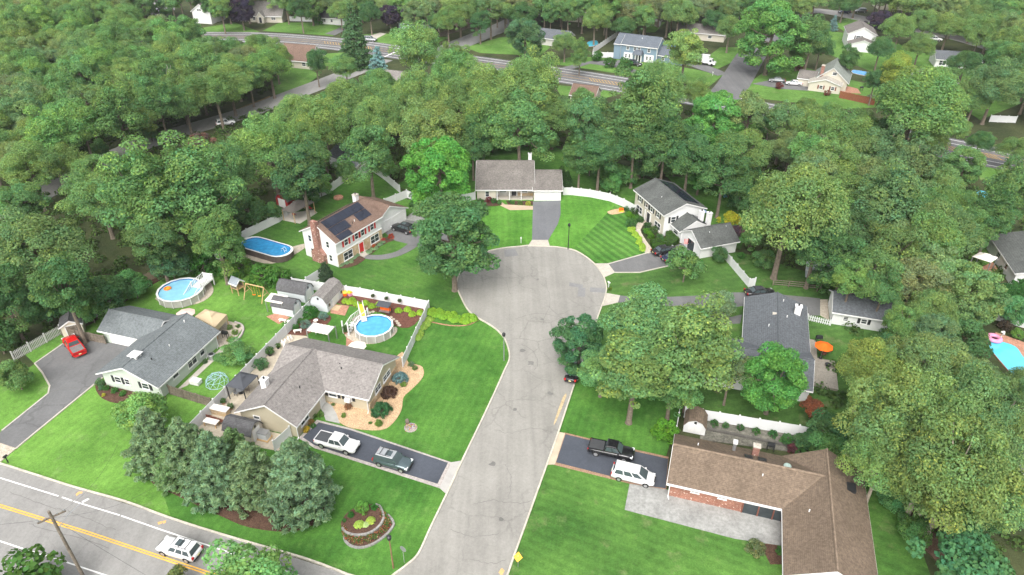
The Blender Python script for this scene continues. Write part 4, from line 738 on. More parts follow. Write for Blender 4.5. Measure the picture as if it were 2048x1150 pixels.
def chimney(h, x, y, z0, z1, w, d, m, cap=CONC):
    o = MB().box(x-w/2, x+w/2, y-d/2, y+d/2, z0, z1).build('chimney', m, h)
    MB().box(x-w/2-0.08, x+w/2+0.08, y-d/2-0.08, y+d/2+0.08, z1, z1+0.12).build('cap', cap, o); MB().lathe([(0.13, z1+0.12), (0.13, z1+0.4), (0.1, z1+0.4), (0.1, z1+0.15)], 10, (x, y)).build('flue', DARK if m is not BRICKC else CONC, o); return o
def roof_z(e, rise, half, off): return e+rise*(1-abs(off)/half)+0.17
def vent_pipe(h, x, y, z, m=TRIM): MB().tube([(x, y, z-0.15), (x, y, z+0.3)], 0.07, 8).build('vent_pipe', m, h)
def downspout(h, x, y, z): MB().tube([(x, y, z), (x, y, 0.2), (x+0.15, y-0.5, 0.12)], 0.06, 6).build('downspout', TRIM, h)
def gutter(h, x0, x1, y, z, ax='x'):
    m = MB(); (m.box(x0, x1, y-0.07, y+0.07, z-0.1, z) if ax == 'x' else m.box(y-0.07, y+0.07, x0, x1, z-0.1, z)); m.build('gutter', TRIM, h)

# A: sage green ranch, left
ha = house('ranch_house', 'sage green L-shaped ranch house with slate grey roof and white cupola', uv(-71, 61), G)
gable(ha, -4.6, 4.6, -5.6, 6.6, 2.6, 2.0, 'y', SD_SAGE, SH_GREEN, 0.5, 0.5)
gable(ha, -12.1, -3.0, 2.5, 8.2, 2.6, 1.45, 'x', SD_SAGE, SH_GREEN, 0.5, 0.4, 0.45)
for a, w in ((-2.1, 1.1), (-0.55, 0.9), (2.4, 1.2)): window(ha, 'S', -5.6, a, 1.2, w, 1.1, BLACKP if w > 1 else None)
window(ha, 'E', 4.6, -2.4, 1.2, 1.2, 1.2); window(ha, 'E', 4.6, 1.0, 0.7, 1.9, 1.6); window(ha, 'E', 4.6, 3.2, 0.9, 1.0, 1.3)
garage_door(ha, 'S', 2.5, -8.4, 5.0)
cup = MB().box(-0.5, 0.5, -4.0, -3.0, 4.0, 5.1).build('cupola', TRIM, ha); MB().loft([[(-0.75, -4.25, 5.1), (0.75, -4.25, 5.1), (0.75, -2.75, 5.1), (-0.75, -2.75, 5.1)], [(-0.1, -3.6, 5.6), (0.1, -3.6, 5.6), (0.1, -3.4, 5.6), (-0.1, -3.4, 5.6)]]).build('roof', TRIM, cup)
for s in (-1, 1): MB().box(-0.25, 0.25, -3.5+s*0.5-0.02, -3.5+s*0.5+0.02, 4.5, 4.95).build('louver', GREYM, cup); MB().box(s*0.5-0.02, s*0.5+0.02, -3.75, -3.25, 4.5, 4.95).build('louver', GREYM, cup)
vent_pipe(ha, 1.8, -2.8, 4.0, DARK); vent_pipe(ha, 0.8, 5.4, 4.5); vent_pipe(ha, 2.0, 0.5, 3.9)
downspout(ha, 4.7, -5.5, 2.5); downspout(ha, 4.7, 3.9, 2.5); downspout(ha, 4.72, 6.4, 2.5)
# B: tan ranch
hb = house('ranch_house', 'tan L-shaped ranch house with taupe roof beside the gravel bed', uv(-46, 62), G)
gable(hb, -6.6, 7.5, -0.6, 7.9, 2.6, 2.0, 'x', SD_TAN, SH_TAUPE, 0.45, 0.4)
gable(hb, -7.0, 1.1, -7.6, 3.4, 2.6, 2.25, 'y', SD_TAN, SH_TAUPE, 0.45, 0.5, 0.55)
window(hb, 'S', -7.6, -4.6, 1.1, 1.0, 1.1); MB().box(-5.0, -4.2, -8.15, -7.68, 1.05, 1.6).build('air_conditioner', TRIM, hb)
window(hb, 'E', 1.1, -5.8, 1.0, 1.9, 1.2, None); window(hb, 'S', -0.6, 2.3, 1.2, 1.3, 1.0, BLACKP); window(hb, 'S', -0.6, 4.6, 1.2, 1.0, 1.0, BLACKP); MB().box(4.2, 5.0, -1.1, -0.68, 1.15, 1.7).build('air_conditioner', TRIM, hb)
window(hb, 'E', 7.5, 2.2, 1.2, 1.7, 1.0); window(hb, 'E', 7.5, 4.9, 1.2, 2.2, 1.0)
for s, e_ in ((-0.55, 0.9), (6.1, 7.85)): wbox(MB(), 'E', 7.5, s, e_, 0, 1.15, 0.0, 0.12).build('stone_facing', STONEW, hb)
wbox(MB(), 'E', 7.5, 0.9, 6.1, 0, 1.1, 0.0, 0.12).build('stone_facing', STONEW, hb)
door(hb, 'E', 1.1, -1.5, 1.0, 2.05, WHITE); downspout(hb, 7.4, -0.72, 2.5); downspout(hb, 1.15, -7.7, 2.5)
vent_pipe(hb, -0.8, -3.0, 4.0, DARK); vent_pipe(hb, 2.5, 2.0, 4.0, DARK); vent_pipe(hb, 2.0, 2.6, 4.1, DARK); chimney(hb, -5.6, -3.6, 2.6, 4.7, 0.8, 0.8, TRIM, TRIM)
# C: white two-storey with solar panels
hc = house('two_storey_house', 'white two-storey house with red shutters and solar panels on its brown roof', (-30.4, 106.5), R_(-32.2))
gable(hc, -7.9, 0, 0, 11.6, 5.2, 2.2, 'y', SD_WHITE, SH_BROWN, 0.45, 0.3)
gable(hc, -9.0, -1.6, 11.2, 20.6, 2.6, 2.3, 'x', SD_WHITE, SH_BROWN, 0.4, 0.3)
wbox(MB(), 'E', 0, 0.05, 11.55, 0, 2.45, 0.0, 0.07).build('stone_facing', STONEW, hc); wbox(MB(), 'E', 0, -0.05, 11.65, 2.45, 2.6, 0.0, 0.12).build('band_board', TRIM, hc)
for a, w in ((2.5, 1.0), (5.1, 0.95), (6.7, 0.95), (9.2, 1.0)): window(hc, 'E', 0, a, 3.3, w, 1.35, REDP)
window(hc, 'E', 0.07, 2.5, 0.6, 2.3, 1.6); window(hc, 'E', 0.07, 9.5, 0.6, 2.3, 1.6); door(hc, 'E', 0.07, 5.9, 1.1, 2.1, REDP)
MB().box(0.1, 1.5, 4.9, 7.0, 0, 0.3).build('doorstep', CONC, hc)
for a, z in ((-6.2, 3.4), (-1.9, 3.4), (-6.0, 0.8), (-1.6, 0.8)): window(hc, 'S', 0, a, z, 0.85, 1.35)
MB().loft([[(-5.6, -0.75, 0), (-2.6, -0.75, 0), (-2.6, -0.01, 0), (-5.6, -0.01, 0)], [(-5.6, -0.75, 1.9), (-2.6, -0.75, 1.9), (-2.6, -0.01, 1.9), (-5.6, -0.01, 1.9)], [(-4.7, -0.75, 2.9), (-3.5, -0.75, 2.9), (-3.5, -0.01, 2.9), (-4.7, -0.01, 2.9)], [(-4.7, -0.75, 8.2), (-3.5, -0.75, 8.2), (-3.5, -0.01, 8.2), (-4.7, -0.01, 8.2)]]).build('chimney', BRICKC, hc)
chimney(hc, -5.2, 11.2, 5.0, 8.2, 0.8, 0.8, SD_WHITE)
for a in (13.6, 18.2): garage_door(hc, 'E', -1.6, a, 4.1, 2.2)
sl_ = 2.2/3.95; PVM = MB(); q = math.atan(sl_)
def solar(h, x, y, z, w, l, tilt, ax='x', name='solar_panel'):
    """one panel lying on a roof slope that falls along local +x (tilt>0)"""
    c, s = math.cos(tilt), math.sin(tilt); mb = MB(); vs = []
    for zz in (0, 0.05):
        for a, b in ((-w/2, -l/2), (w/2, -l/2), (w/2, l/2), (-w/2, l/2)): vs.append((x+a*c+zz*s, y+b, z-a*s+zz*c))
    return mb.add(vs, [(3, 2, 1, 0), (4, 5, 6, 7), (0, 1, 5, 4), (1, 2, 6, 5), (2, 3, 7, 6), (3, 0, 4, 7)]).build(name, SOLAR, h)
for row, ys in ((0, range(9)), (1, (0, 1, 2, 3, 6, 7, 8)), ):
    for k in ys:
        xx = -3.95+0.95+row*1.6; solar(hc, xx, 1.3+k*1.05, 5.2+sl_*(-xx)+0.26, 1.72, 1.01, q)
for k in (0, 1, 2): solar(hc, -3.95+0.95+3.0*1.0, 1.3+k*1.05, 5.2+sl_*(0.0)+0.26, 1.2, 1.01, q)
for k in range(9): solar(hc, -3.95-1.2, 1.3+k*1.05, 5.2+sl_*(7.9-5.15)+0.26, 1.7, 1.01, -q)
vent_pipe(hc, -1.2, 6.3, 6.1); vent_pipe(hc, -1.0, 5.6, 6.0, DARK)
# D: cape with covered porch at the head of the circle
hd = house('cape_house', 'tan cape house with covered porch and attached garage at the head of the circle', (-1.5, 133.2), 0)
gable(hd, -5.7, 5.9, 0.1, 12.6, 2.6, 3.4, 'x', SD_GREY, SH_GREY, 0.35, 0.3, 0.5, walls=False)
gable(hd, -5.7, 5.9, 1.9, 10.8, 3.48, 2.4, 'x', SD_GREY, SH_GREY, roofs=False)
MB().box(-5.69, 5.89, 10.8, 12.6, 0, 2.6).build('wall', SD_GREY, hd)
MB().box(-5.69, -1.8, 0.1, 1.9, 0, 2.58).build('wall', SD_CREAM, hd); window(hd, 'S', 0.1, -3.6, 0.8, 0.9, 1.3)
for x in (-1.55, 1.0, 3.4): MB().box(x-0.09, x+0.09, 0.0, 0.18, 0, 2.35).build('porch_post', TRIM, hd)
MB().box(-1.7, 5.7, -0.02, 0.16, 2.2, 2.5).build('porch_beam', TRIM, hd); MB().box(-1.75, 5.85, 0.1, 1.9, 0, 0.2).build('porch_floor', CONC, hd)
for x in (-0.4, 4.0): window(hd, 'S', 1.9, x, 0.9, 1.6, 1.2)
door(hd, 'S', 1.9, 1.9, 1.0, 2.05, BLACKP); wbox(MB(), 'S', 1.9, 2.7, 5.9, 0.1, 0.9, 0, 0.08).build('brick_facing', STONEW, hd)
gable(hd, 6.0, 11.6, -0.2, 9.5, 2.6, 1.9, 'x', SD_CREAM, SH_GREY, 0.4, 0.3, 0.52)
for a in (7.5, 10.2): garage_door(hd, 'S', -0.2, a, 2.5, 2.15)
chimney(hd, 5.3, 8.0, 4.5, 7.0, 0.7, 0.7, TRIM, TRIM); vent_pipe(hd, 2.5, 4.5, 4.5)
# E: white two-storey on the right with garage wing
oe = P(1328, 430, 4.7); ae = R_(19.5); oe = (oe[0]+0.42*math.cos(ae)-0.3*math.sin(ae), oe[1]+0.42*math.sin(ae)+0.3*math.cos(ae))
he = house('two_storey_house', 'white two-storey house with dark streaked roof and low garage wing', oe, ae)
gable(he, 0, 8.4, 0, 11.4, 4.6, 1.6, 'y', SD_WHITE, SH_DKG, 0.42, 0.3)
wbox(MB(), 'W', 0, 0.03, 11.37, 0, 4.55, 0, 0.05).build('front_siding', SD_CREAM, he)
for a in (2.2, 4.7, 6.6, 9.3): window(he, 'W', -0.05, a, 2.9, 0.95, 1.25, BLACKP)
window(he, 'W', -0.05, 2.0, 0.5, 2.2, 1.5, None); window(he, 'W', -0.05, 9.2, 0.5, 2.2, 1.5, None); door(he, 'W', -0.05, 5.6, 1.1, 2.1, BLACKP)
for a in (4.6, 6.7): MB().box(-0.32, -0.12, a-0.1, a+0.1, 0, 2.5).build('pilaster', TRIM, he)
window(he, 'S', 0, 1.9, 2.6, 1.1, 1.25, BLACKP)
gable(he, 1.8, 7.6, -3.4, 0.0, 2.5, 1.55, 'y', SD_WHITE, SH_DKG, 0.4, 0.02)
gable(he, 2.0, 9.5, -9.7, -3.4, 2.5, 1.75, 'x', SD_WHITE, SH_DKG, 0.4, 0.3)
door(he, 'W', 2.0, -6.6, 2.1, 2.1, GLASS); window(he, 'S', -9.7, 6.0, 1.2, 1.0, 0.8); window(he, 'W', 1.8, -1.6, 1.0, 1.6, 1.1)
chimney(he, 6.4, -2.2, 2.4, 5.2, 0.75, 0.75, TRIM, TRIM); chimney(he, 7.4, -3.2, 2.4, 5.2, 0.75, 0.75, TRIM, TRIM)
q2 = math.atan(1.6/4.2)
for row in range(2):
    for k in range(9): xx = 4.2+1.05+row*1.75; solar(he, xx, 1.6+k*1.05, 4.6+1.6*(8.4-xx)/4.2+0.26, 1.7, 1.01, q2)
for k in range(3): solar(he, 6.4, -2.9+k*1.05, 2.5+1.55*(7.6-6.4)/2.9+0.26, 1.6, 1.0, math.atan(1.55/2.9))
vent_pipe(he, 2.0, 5.0, 5.4); vent_pipe(he, 4.8, -7.6, 3.7); vent_pipe(he, 8.6, -7.0, 3.9)
MB().loft([[(8.5, 2, 2.5), (8.5, 6, 2.5), (8.5, 6, 2.6), (8.5, 2, 2.6)], [(11.0, 2, 2.1), (11.0, 6, 2.1), (11.0, 6, 2.2), (11.0, 2, 2.2)]]).build('awning', mat('blue_awning', (0.2, 0.28, 0.5), 0.1, 2), he)
# F: grey ranch, right middle, and its garage
hf = house('ranch_house', 'ranch house with steel grey roof and wooden deck on the right', uv(12.5, 90), G)
gable(hf, -4.2, 4.3, -6.0, 9.8, 2.6, 1.6, 'y', SD_WHITE, SH_STEEL, 0.4, 0.3)
gable(hf, -9.0, 4.4, -10.0, -2.0, 2.5, 1.72, 'x', SD_WHITE, SH_STEEL, 0.4, 0.3)
window(hf, 'S', -10, -6.2, 1.0, 1.4, 1.1, BLACKP); window(hf, 'S', -10, -2.2, 1.0, 1.4, 1.1, BLACKP); window(hf, 'W', -4.2, 4, 1.0, 1.2, 1.1); window(hf, 'E', 4.3, 3, 0.4, 1.8, 1.9)
chimney(hf, 3.0, 6.6, 2.8, 4.6, 0.9, 0.7, TRIM, TRIM); MB().box(-0.9+0.2, -0.1+0.2, 3.9, 4.4, 4.1, 4.3).build('roof_vent', CONC, hf); vent_pipe(hf, 1.4, 4.2, 3.9); vent_pipe(hf, 0.9, 8.2, 4.1); vent_pipe(hf, -1.2, 1.0, 4.0)
MB().box(-5.9, -5.1, -4.6, -3.9, 3.0, 3.45).build('skylight', TRIM, hf)
hf2 = thing('garage', 'detached white garage with grey roof behind the steel grey ranch house', 'garage', uv(21.2, 100.2), G)
gable(hf2, 0, 8.6, 0, 6.0, 2.5, 1.55, 'x', SD_WHITE, SH_STEEL, 0.35, 0.3)
window(hf2, 'S', 0, 1.9, 1.0, 0.8, 0.9, None, 3); window(hf2, 'S', 0, 4.5, 1.0, 0.9, 0.9, BLACKP); garage_door(hf2, 'W', 0, 3.0, 4.0)
# G: brown roofed brick ranch, bottom right
hg = house('ranch_house', 'brick ranch house with large brown roof at the bottom right', uv(0.9, 58.6), G)
CAPT = shingle('tan_ridge_shingle', (0.19, 0.145, 0.108))
gable(hg, 0, 16.5, 0, 7.3, 2.6, 1.95, 'x', BRICK, SH_TAN, 0.45, 0.3, capm=CAPT)
gable(hg, 12.6, 20.7, -8.4, 7.2, 2.6, 2.25, 'y', BRICK, SH_TAN, 0.45, 0.55, capm=CAPT)
for a in (2.9, 5.9): window(hg, 'S', 0, a, 1.55, 0.95, 0.6, None, 1)
wbox(MB(), 'S', 0, 8.2, 12.6, 0.15, 2.4, 0.0, 0.05).build('entry_glazing', GLASS, hg)
for a in (8.2, 9.9, 11.5, 12.5): wbox(MB(), 'S', 0, a-0.07, a+0.07, 0.1, 2.45, 0.05, 0.11).build('mullion', BROWNP, hg)
MB().add([(12.65, -8.46, 2.45), (20.65, -8.46, 2.45), (16.65, -8.46, 4.7), (12.65, -8.41, 2.45), (20.65, -8.41, 2.45), (16.65, -8.41, 4.7)], [(0, 1, 2), (5, 4, 3), (0, 3, 4, 1), (1, 4, 5, 2), (2, 5, 3, 0)]).build('gable_panel', TRIM, hg)
for a in (14.6, 17.2): window(hg, 'S', -8.4, a, 1.5, 1.1, 0.7, None, 1)
chimney(hg, 9.0, 6.0, 2.8, 4.9, 0.7, 0.6, BRICKC); MB().tube([(6.6, 6.0, 2.9), (6.6, 6.0, 4.7)], 0.2, 10).build('flue_pipe', GREYM, hg); MB().box(6.35, 6.85, 5.75, 6.25, 4.7, 5.0).build('flue_cap', TRIM, hg)
q3 = math.atan(1.95/3.65)
for x in (8.2, 9.7):
    mb = MB(); c, s = math.cos(q3), math.sin(q3); vs = []
    for zz in (0.0, 0.1):
        for a, b in ((-0.45, -0.5), (0.45, -0.5), (0.45, 0.5), (-0.45, 0.5)): vs.append((x+a, 4.75+b*c+zz*s, 2.6+1.95*(7.3-4.75)/3.65+0.2-b*s+zz*c))
    mb.add(vs, [(3, 2, 1, 0), (4, 5, 6, 7), (0, 1, 5, 4), (1, 2, 6, 5), (2, 3, 7, 6), (3, 0, 4, 7)]).build('skylight', DARK, hg)
MB().lathe([(0.45, 4.3), (0.42, 4.5), (0.25, 4.65), (0.02, 4.7)], 16, (12.4, 4.3)).build('roof_turbine', mat('copper_green', (0.28, 0.36, 0.33), 0.2, 3), hg)
vent_pipe(hg, 9.8, 2.4, 4.0); vent_pipe(hg, 14.6, -1.2, 3.9); vent_pipe(hg, 2.5, 5.2, 3.9); MB().box(18.6, 19.7, 3.2, 4.4, 3.45, 3.85).build('attic_fan', DARK, hg)
downspout(hg, 0.05, -0.12, 2.5); gutter(hg, -0.3, 12.1, -0.52, 2.55)

# ---- far houses
def far(name, label, at, rot, w, d, e, rise, ax, wall, roofm, wins=(), rp=0.5, oh=0.4):
    h = house(name, label, P(*at), R_(rot)); gable(h, 0, w, 0, d, e, rise, ax, wall, roofm, oh, 0.3, rp)
    pl = {'S': 0, 'N': d, 'W': 0, 'E': w}
    for q in wins: window(h, q[0], pl[q[0]], q[1], q[2], q[3], q[4], q[5] if len(q) > 5 else None)
    return h
b1 = house('two_storey_house', 'blue-grey two-storey colonial house beyond the main road', P(1240, 117.5), R_(-26.8))
gable(b1, 0, 12.3, 0, 8, 5.0, 2.2, 'x', SD_BLUE, SH_BLUE, 0.4, 0.3); gable(b1, -2.2, 0.0, -0.6, 8.4, 5.0, 2.2, 'x', SD_BLUE, SH_BLUE, 0.4, 0.02)
for a in (2.4, 4.9, 6.3, 9.6): window(b1, 'S', 0, a, 3.2, 1.0, 1.2)
wbox(MB(), 'S', 0, 1.2, 4.2, 0, 2.4, 0, 0.1).build('entry_wall', TRIM, b1); wbox(MB(), 'S', 0, 8.2, 11.4, 0, 2.4, 0, 0.1).build('entry_wall', TRIM, b1)
for a in (2.0, 3.2, 9.2, 10.3): window(b1, 'S', -0.1, a, 0.7, 0.7, 1.3)
por = MB().loft([[(4.6, -2.3, 2.5), (8.0, -2.3, 2.5), (8.0, 0, 2.5), (4.6, 0, 2.5)], [(5.0, -1.6, 3.3), (7.6, -1.6, 3.3), (7.6, 0, 3.6), (5.0, 0, 3.6)]]).build('portico_roof', SH_BLUE, b1)
for x in (4.8, 5.8, 6.8, 7.8): MB().box(x-0.12, x+0.12, -2.15, -1.9, 0, 2.5).build('column', TRIM, por)
door(b1, 'S', -0.02, 6.3, 1.4, 2.1, BLACKP); gable(b1, 12.4, 20.5, 1.2, 8, 2.6, 1.9, 'x', SD_BLUE, SH_BLUE, 0.4, 0.3); window(b1, 'S', 1.2, 14.2, 1.0, 1.1, 1.1); window(b1, 'S', 1.2, 17.0, 1.0, 1.1, 1.1); vent_pipe(b1, 6.2, 2.5, 6.7)
for x in (-0.02, 12.32): MB().box(x-0.08, x+0.08, -0.08, 0.1, 0, 5.0).build('corner_board', TRIM, b1)
c2 = house('cape_house', 'beige cape house with brick chimney and red shutters near the brown fence', P(1615, 181), R_(-26))
gable(c2, 1.0, 10.0, 3.6, 14.5, 2.7, 3.7, 'y', SD_CREAM, shingle('sage_shingle', (0.2, 0.22, 0.2)), 0.5, 0.4); gable(c2, 0, 8.6, 0, 4.6, 2.5, 1.3, 'y', SD_CREAM, shingle('beige_shingle', (0.33, 0.31, 0.27)), 0.3, 0.3)
gable(c2, -3.5, 1.2, 3.4, 10.0, 2.4, 1.4, 'x', SD_CREAM, MATS.get('x') or SH_GREY, 0.3, 0.3); chimney(c2, 2.6, 4.0, 2.5, 6.6, 0.9, 0.9, BRICKC)
for a in (3.4, 6.6): window(c2, 'S', 0, a, 0.9, 1.0, 1.1, BROWNP)
window(c2, 'S', 3.6, 6.1, 4.2, 1.3, 1.0); window(c2, 'E', 10.0, 6, 1.0, 1.0, 1.2)
w3 = far('two_storey_house', 'white two-storey house with grey roof beside the dark purple tree', (1690, 96), -16, 9.0, 11, 5.0, 2.2, 'y', SD_WHITE, SH_GREY, (('S', 3.4, 3.1, 1.6, 1.3, BLACKP),))
gable(w3, 0.3, 9.3, -4.5, 0, 2.4, 1.5, 'y', SD_WHITE, SH_GREY, 0.3, 0.3)
far('ranch_house', 'low white ranch house with pale grey roof at the upper right', (1868, 134), -15, 13, 8, 2.6, 1.6, 'x', SD_WHITE, SH_STEEL, (('S', 2.0, 0.7, 2.0, 1.6), ('S', 9, 1, 1.2, 1)))
far('ranch_house', 'cream house at the very top right behind the street trees', (1756, 19), -8, 14, 9, 3.0, 2.4, 'y', SD_CREAM, SH_GREY, (('S', 5, 1, 1.3, 1.2),))
t6 = far('cape_house', 'tan cape house with steep taupe roof at the top left', (497, 44), -6, 14, 9, 2.7, 4.2, 'x', SD_CREAM, SH_TAUPE, (('S', 2.6, 0.8, 1.2, 1.3), ('S', 10.5, 1.0, 1.8, 1.1), ('E', 4.5, 3.4, 1.0, 1.2)))
gable(t6, 4.4, 7.2, -1.5, 1.0, 2.5, 1.7, 'y', SD_CREAM, SH_TAUPE, 0.3, 0.2); door(t6, 'S', -1.5, 5.8, 1.1, 2.1, BLACKP); chimney(t6, 14.4, 6.0, 0, 7.5, 0.9, 1.2, BRICKC); gable(t6, -7, 0, 1, 8.5, 2.6, 2.4, 'x', SD_CREAM, SH_TAUPE, 0.3, 0.3); garage_door(t6, 'S', 1, -3.5, 4.5)
far('cape_house', 'grey roofed white cape right of the far white fence', (641, 48), -14, 11, 9, 2.7, 3.8, 'x', SD_WHITE, SH_DARK, (('S', 2, 0.9, 1, 1.2), ('S', 5, 0.9, 1, 1.2)))
l8 = far('cape_house', 'pale blue cape with steep dark roof beside the far side street', (798, 57), -20, 12.5, 9, 2.6, 4.6, 'x', SD_LBLUE, SH_DARK, (('S', 3, 0.9, 1.2, 1.2), ('E', 3.0, 3.6, 0.9, 1.2), ('E', 5.6, 3.6, 0.9, 1.2), ('E', 4.5, 0.8, 1.2, 1.2)))
far('cape_house', 'cream house with brown roof half hidden by the left wood', (562, 134), -16, 11, 8.5, 2.7, 3.6, 'x', SD_CREAM, SH_BROWN, (('S', 3.5, 0.3, 1.8, 2.0), ('S', 8.5, 0.9, 1.4, 1.2), ('E', 4.7, 3.6, 1, 1.1)))
far('ranch_house', 'low brown roofed ranch behind the blue-grey house', (1352, 76), -22, 17, 9, 2.6, 1.9, 'x', SD_CREAM, SH_TAUPE, (('S', 12, 0.9, 1.4, 1.1),))
far('cape_house', 'cream house with red-brown roof at the top centre', (1125, 42), -20, 10, 9, 4.2, 2.2, 'x', SD_CREAM, SH_BROWN, (('S', 4, 2.6, 1.2, 1.1),))
far('ranch_house', 'grey roofed house behind the dark rounded tree', (1068, 88), -25, 12, 8, 2.6, 2.0, 'x', SD_GREY, SH_STEEL, (('S', 9, 0.9, 1.2, 1.1),))
h13 = far('ranch_house', 'white house with grey roof cut by the right edge', (2022, 573), -13, 14, 13, 2.7, 2.0, 'y', SD_WHITE, SH_DKG, (('W', 8, 1, 1.5, 1.1), ('W', 4, 1, 1.2, 1.1)))
w14 = far('two_storey_house', 'small white gabled house at the top left beyond the main road', (389, 46), -15, 8, 9, 4.6, 2.6, 'y', SD_WHITE, SH_GREY, (('S', 3.4, 4.6, 2.0, 0.9),))
far('ranch_house', 'house with taupe roof deep in the wood by the main road junction', (757, 176), -17, 8, 6, 2.6, 1.9, 'x', SD_CREAM, SH_TAUPE)
far('ranch_house', 'house with brown roof glimpsed through the wood below the blue-grey house', (1140, 206), -22, 7, 6, 2.6, 1.9, 'x', SD_CREAM, SH_BROWN)
far('ranch_house', 'tan roofed house hidden in the left belt of trees', (262, 452), 25, 14, 8, 2.6, 1.8, 'x', SD_CREAM, SH_TAN)
far('cape_house', 'dark roofed white house at the very top beyond the red-brown roof', (1212, 20), -20, 9, 9, 3.4, 3.2, 'y', SD_WHITE, SH_DARK)
far('ranch_house', 'dark roofed house among the crowns right of the golden tree', (1822, 175), -17, 12, 8, 2.6, 1.8, 'x', SD_GREY, SH_DARK)
far('ranch_house', 'house with grey gable roof hidden among the bottom right oaks', (1985, 940), -17, 9, 8, 2.6, 1.8, 'x', SD_GREY, SH_STEEL)
far('ranch_house', 'grey roofed building in the wood behind the corner of the white yard fence', (660, 330), -40, 10, 7, 2.6, 1.8, 'x', SD_WHITE, SH_STEEL)
# ------------------------------------------------------------ vehicles
def paint(name, c, rough=0.25, metal=0.0): return mat('paint_'+name, c, 0.03, 1, rough, 0.5, 0, metal, None, 0.6)
PW = paint('white', (0.64, 0.64, 0.645)); PK = paint('black', (0.012, 0.012, 0.014)); PRD = paint('red', (0.5, 0.012, 0.012)); PT = paint('dark_teal', (0.1, 0.14, 0.15), 0.2, 0.5); PS = paint('silver', (0.45, 0.47, 0.48), 0.25, 0.5); PN = paint('navy', (0.012, 0.018, 0.05)); PG = paint('grey', (0.16, 0.17, 0.175), 0.25, 0.4)
TYRE = mat('tyre_rubber', (0.018, 0.018, 0.018), 0.2, 5, 0.9, 0.2); RIM = mat('alloy_rim', (0.5, 0.5, 0.51), 0.1, 5, 0.3, 0.5, 0, 0.7); LAMP = mat('headlamp', (0.7, 0.72, 0.74), 0.1, 3, 0.1, 0.6); TAIL = mat('tail_lamp', (0.4, 0.01, 0.01), 0.1, 3, 0.2, 0.5); CARGL = mat('car_glass', (0.055, 0.075, 0.08), 0.2, 0.6, 0.06, 0.6); TRIMK = mat('black_plastic', (0.025, 0.025, 0.027), 0.2, 3, 0.7); PLATE = mat('plate', (0.65, 0.6, 0.3), 0.1, 3, 0.5)
CARS = {
 'suv': dict(L=4.75, W=1.9, st=[(0, .5, .95, .84), (.08, .38, 1.0, .95), (.7, .32, 1.03, 1), (2.4, .3, 1.03, 1), (3.3, .3, 1.05, 1), (4.1, .32, 1.0, .98), (4.55, .36, .88, .9), (4.75, .42, .72, .76)], cab=(0.12, 3.45, 0.42, 2.7, 1.02, 1.74), wins=3, wh=(.9, 3.85), wr=.37),
 'van': dict(L=5.1, W=1.98, st=[(0, .45, .95, .86), (.1, .35, 1.0, .96), (.9, .3, 1.03, 1), (2.6, .3, 1.02, 1), (3.9, .3, 1.02, 1), (4.5, .32, .92, .97), (4.9, .36, .78, .88), (5.1, .42, .66, .72)], cab=(0.08, 4.25, 0.38, 3.15, 1.0, 1.75), wins=3, wh=(1.0, 4.15), wr=.34),
 'sedan': dict(L=4.8, W=1.83, st=[(0, .5, .88, .8), (.1, .38, .95, .94), (.9, .3, .98, 1), (2.4, .28, .95, 1), (3.4, .28, .95, 1), (4.2, .3, .86, .97), (4.65, .34, .74, .88), (4.8, .4, .62, .74)], cab=(0.75, 3.55, 1.45, 2.75, .93, 1.43), wins=2, wh=(.95, 3.85), wr=.33),
 'pickup': dict(L=5.6, W=1.95, st=[(0, .55, 1.05, .92), (.05, .5, 1.1, .98), (.9, .42, 1.1, 1), (1.95, .42, 1.1, 1), (3.9, .42, 1.12, 1), (4.8, .42, 1.1, .99), (5.4, .45, 1.0, .94), (5.6, .5, .8, .82)], cab=(1.95, 4.2, 2.2, 3.5, 1.1, 1.82), wins=2, wh=(1.05, 4.5), wr=.4),
}
CARPROTO = {}
def car_mesh_quad(q, s0, s1, t0, t1, off=0.012):
    A, B, Cc, D = [np.array(p, float) for p in q]   # A,B bottom; C,D top (C above B, D above A)
    n = np.cross(B-A, D-A); n /= np.linalg.norm(n)
    f = lambda s, t: (A*(1-s)+B*s)*(1-t)+(D*(1-s)+Cc*s)*t
    p = [f(s0, t0), f(s1, t0), f(s1, t1), f(s0, t1)]
    mb = MB(); return mb.add([x+n*off for x in p]+[x-n*0.01 for x in p], [(0, 1, 2, 3), (0, 4, 5, 1), (1, 5, 6, 2), (2, 6, 7, 3), (3, 7, 4, 0)])
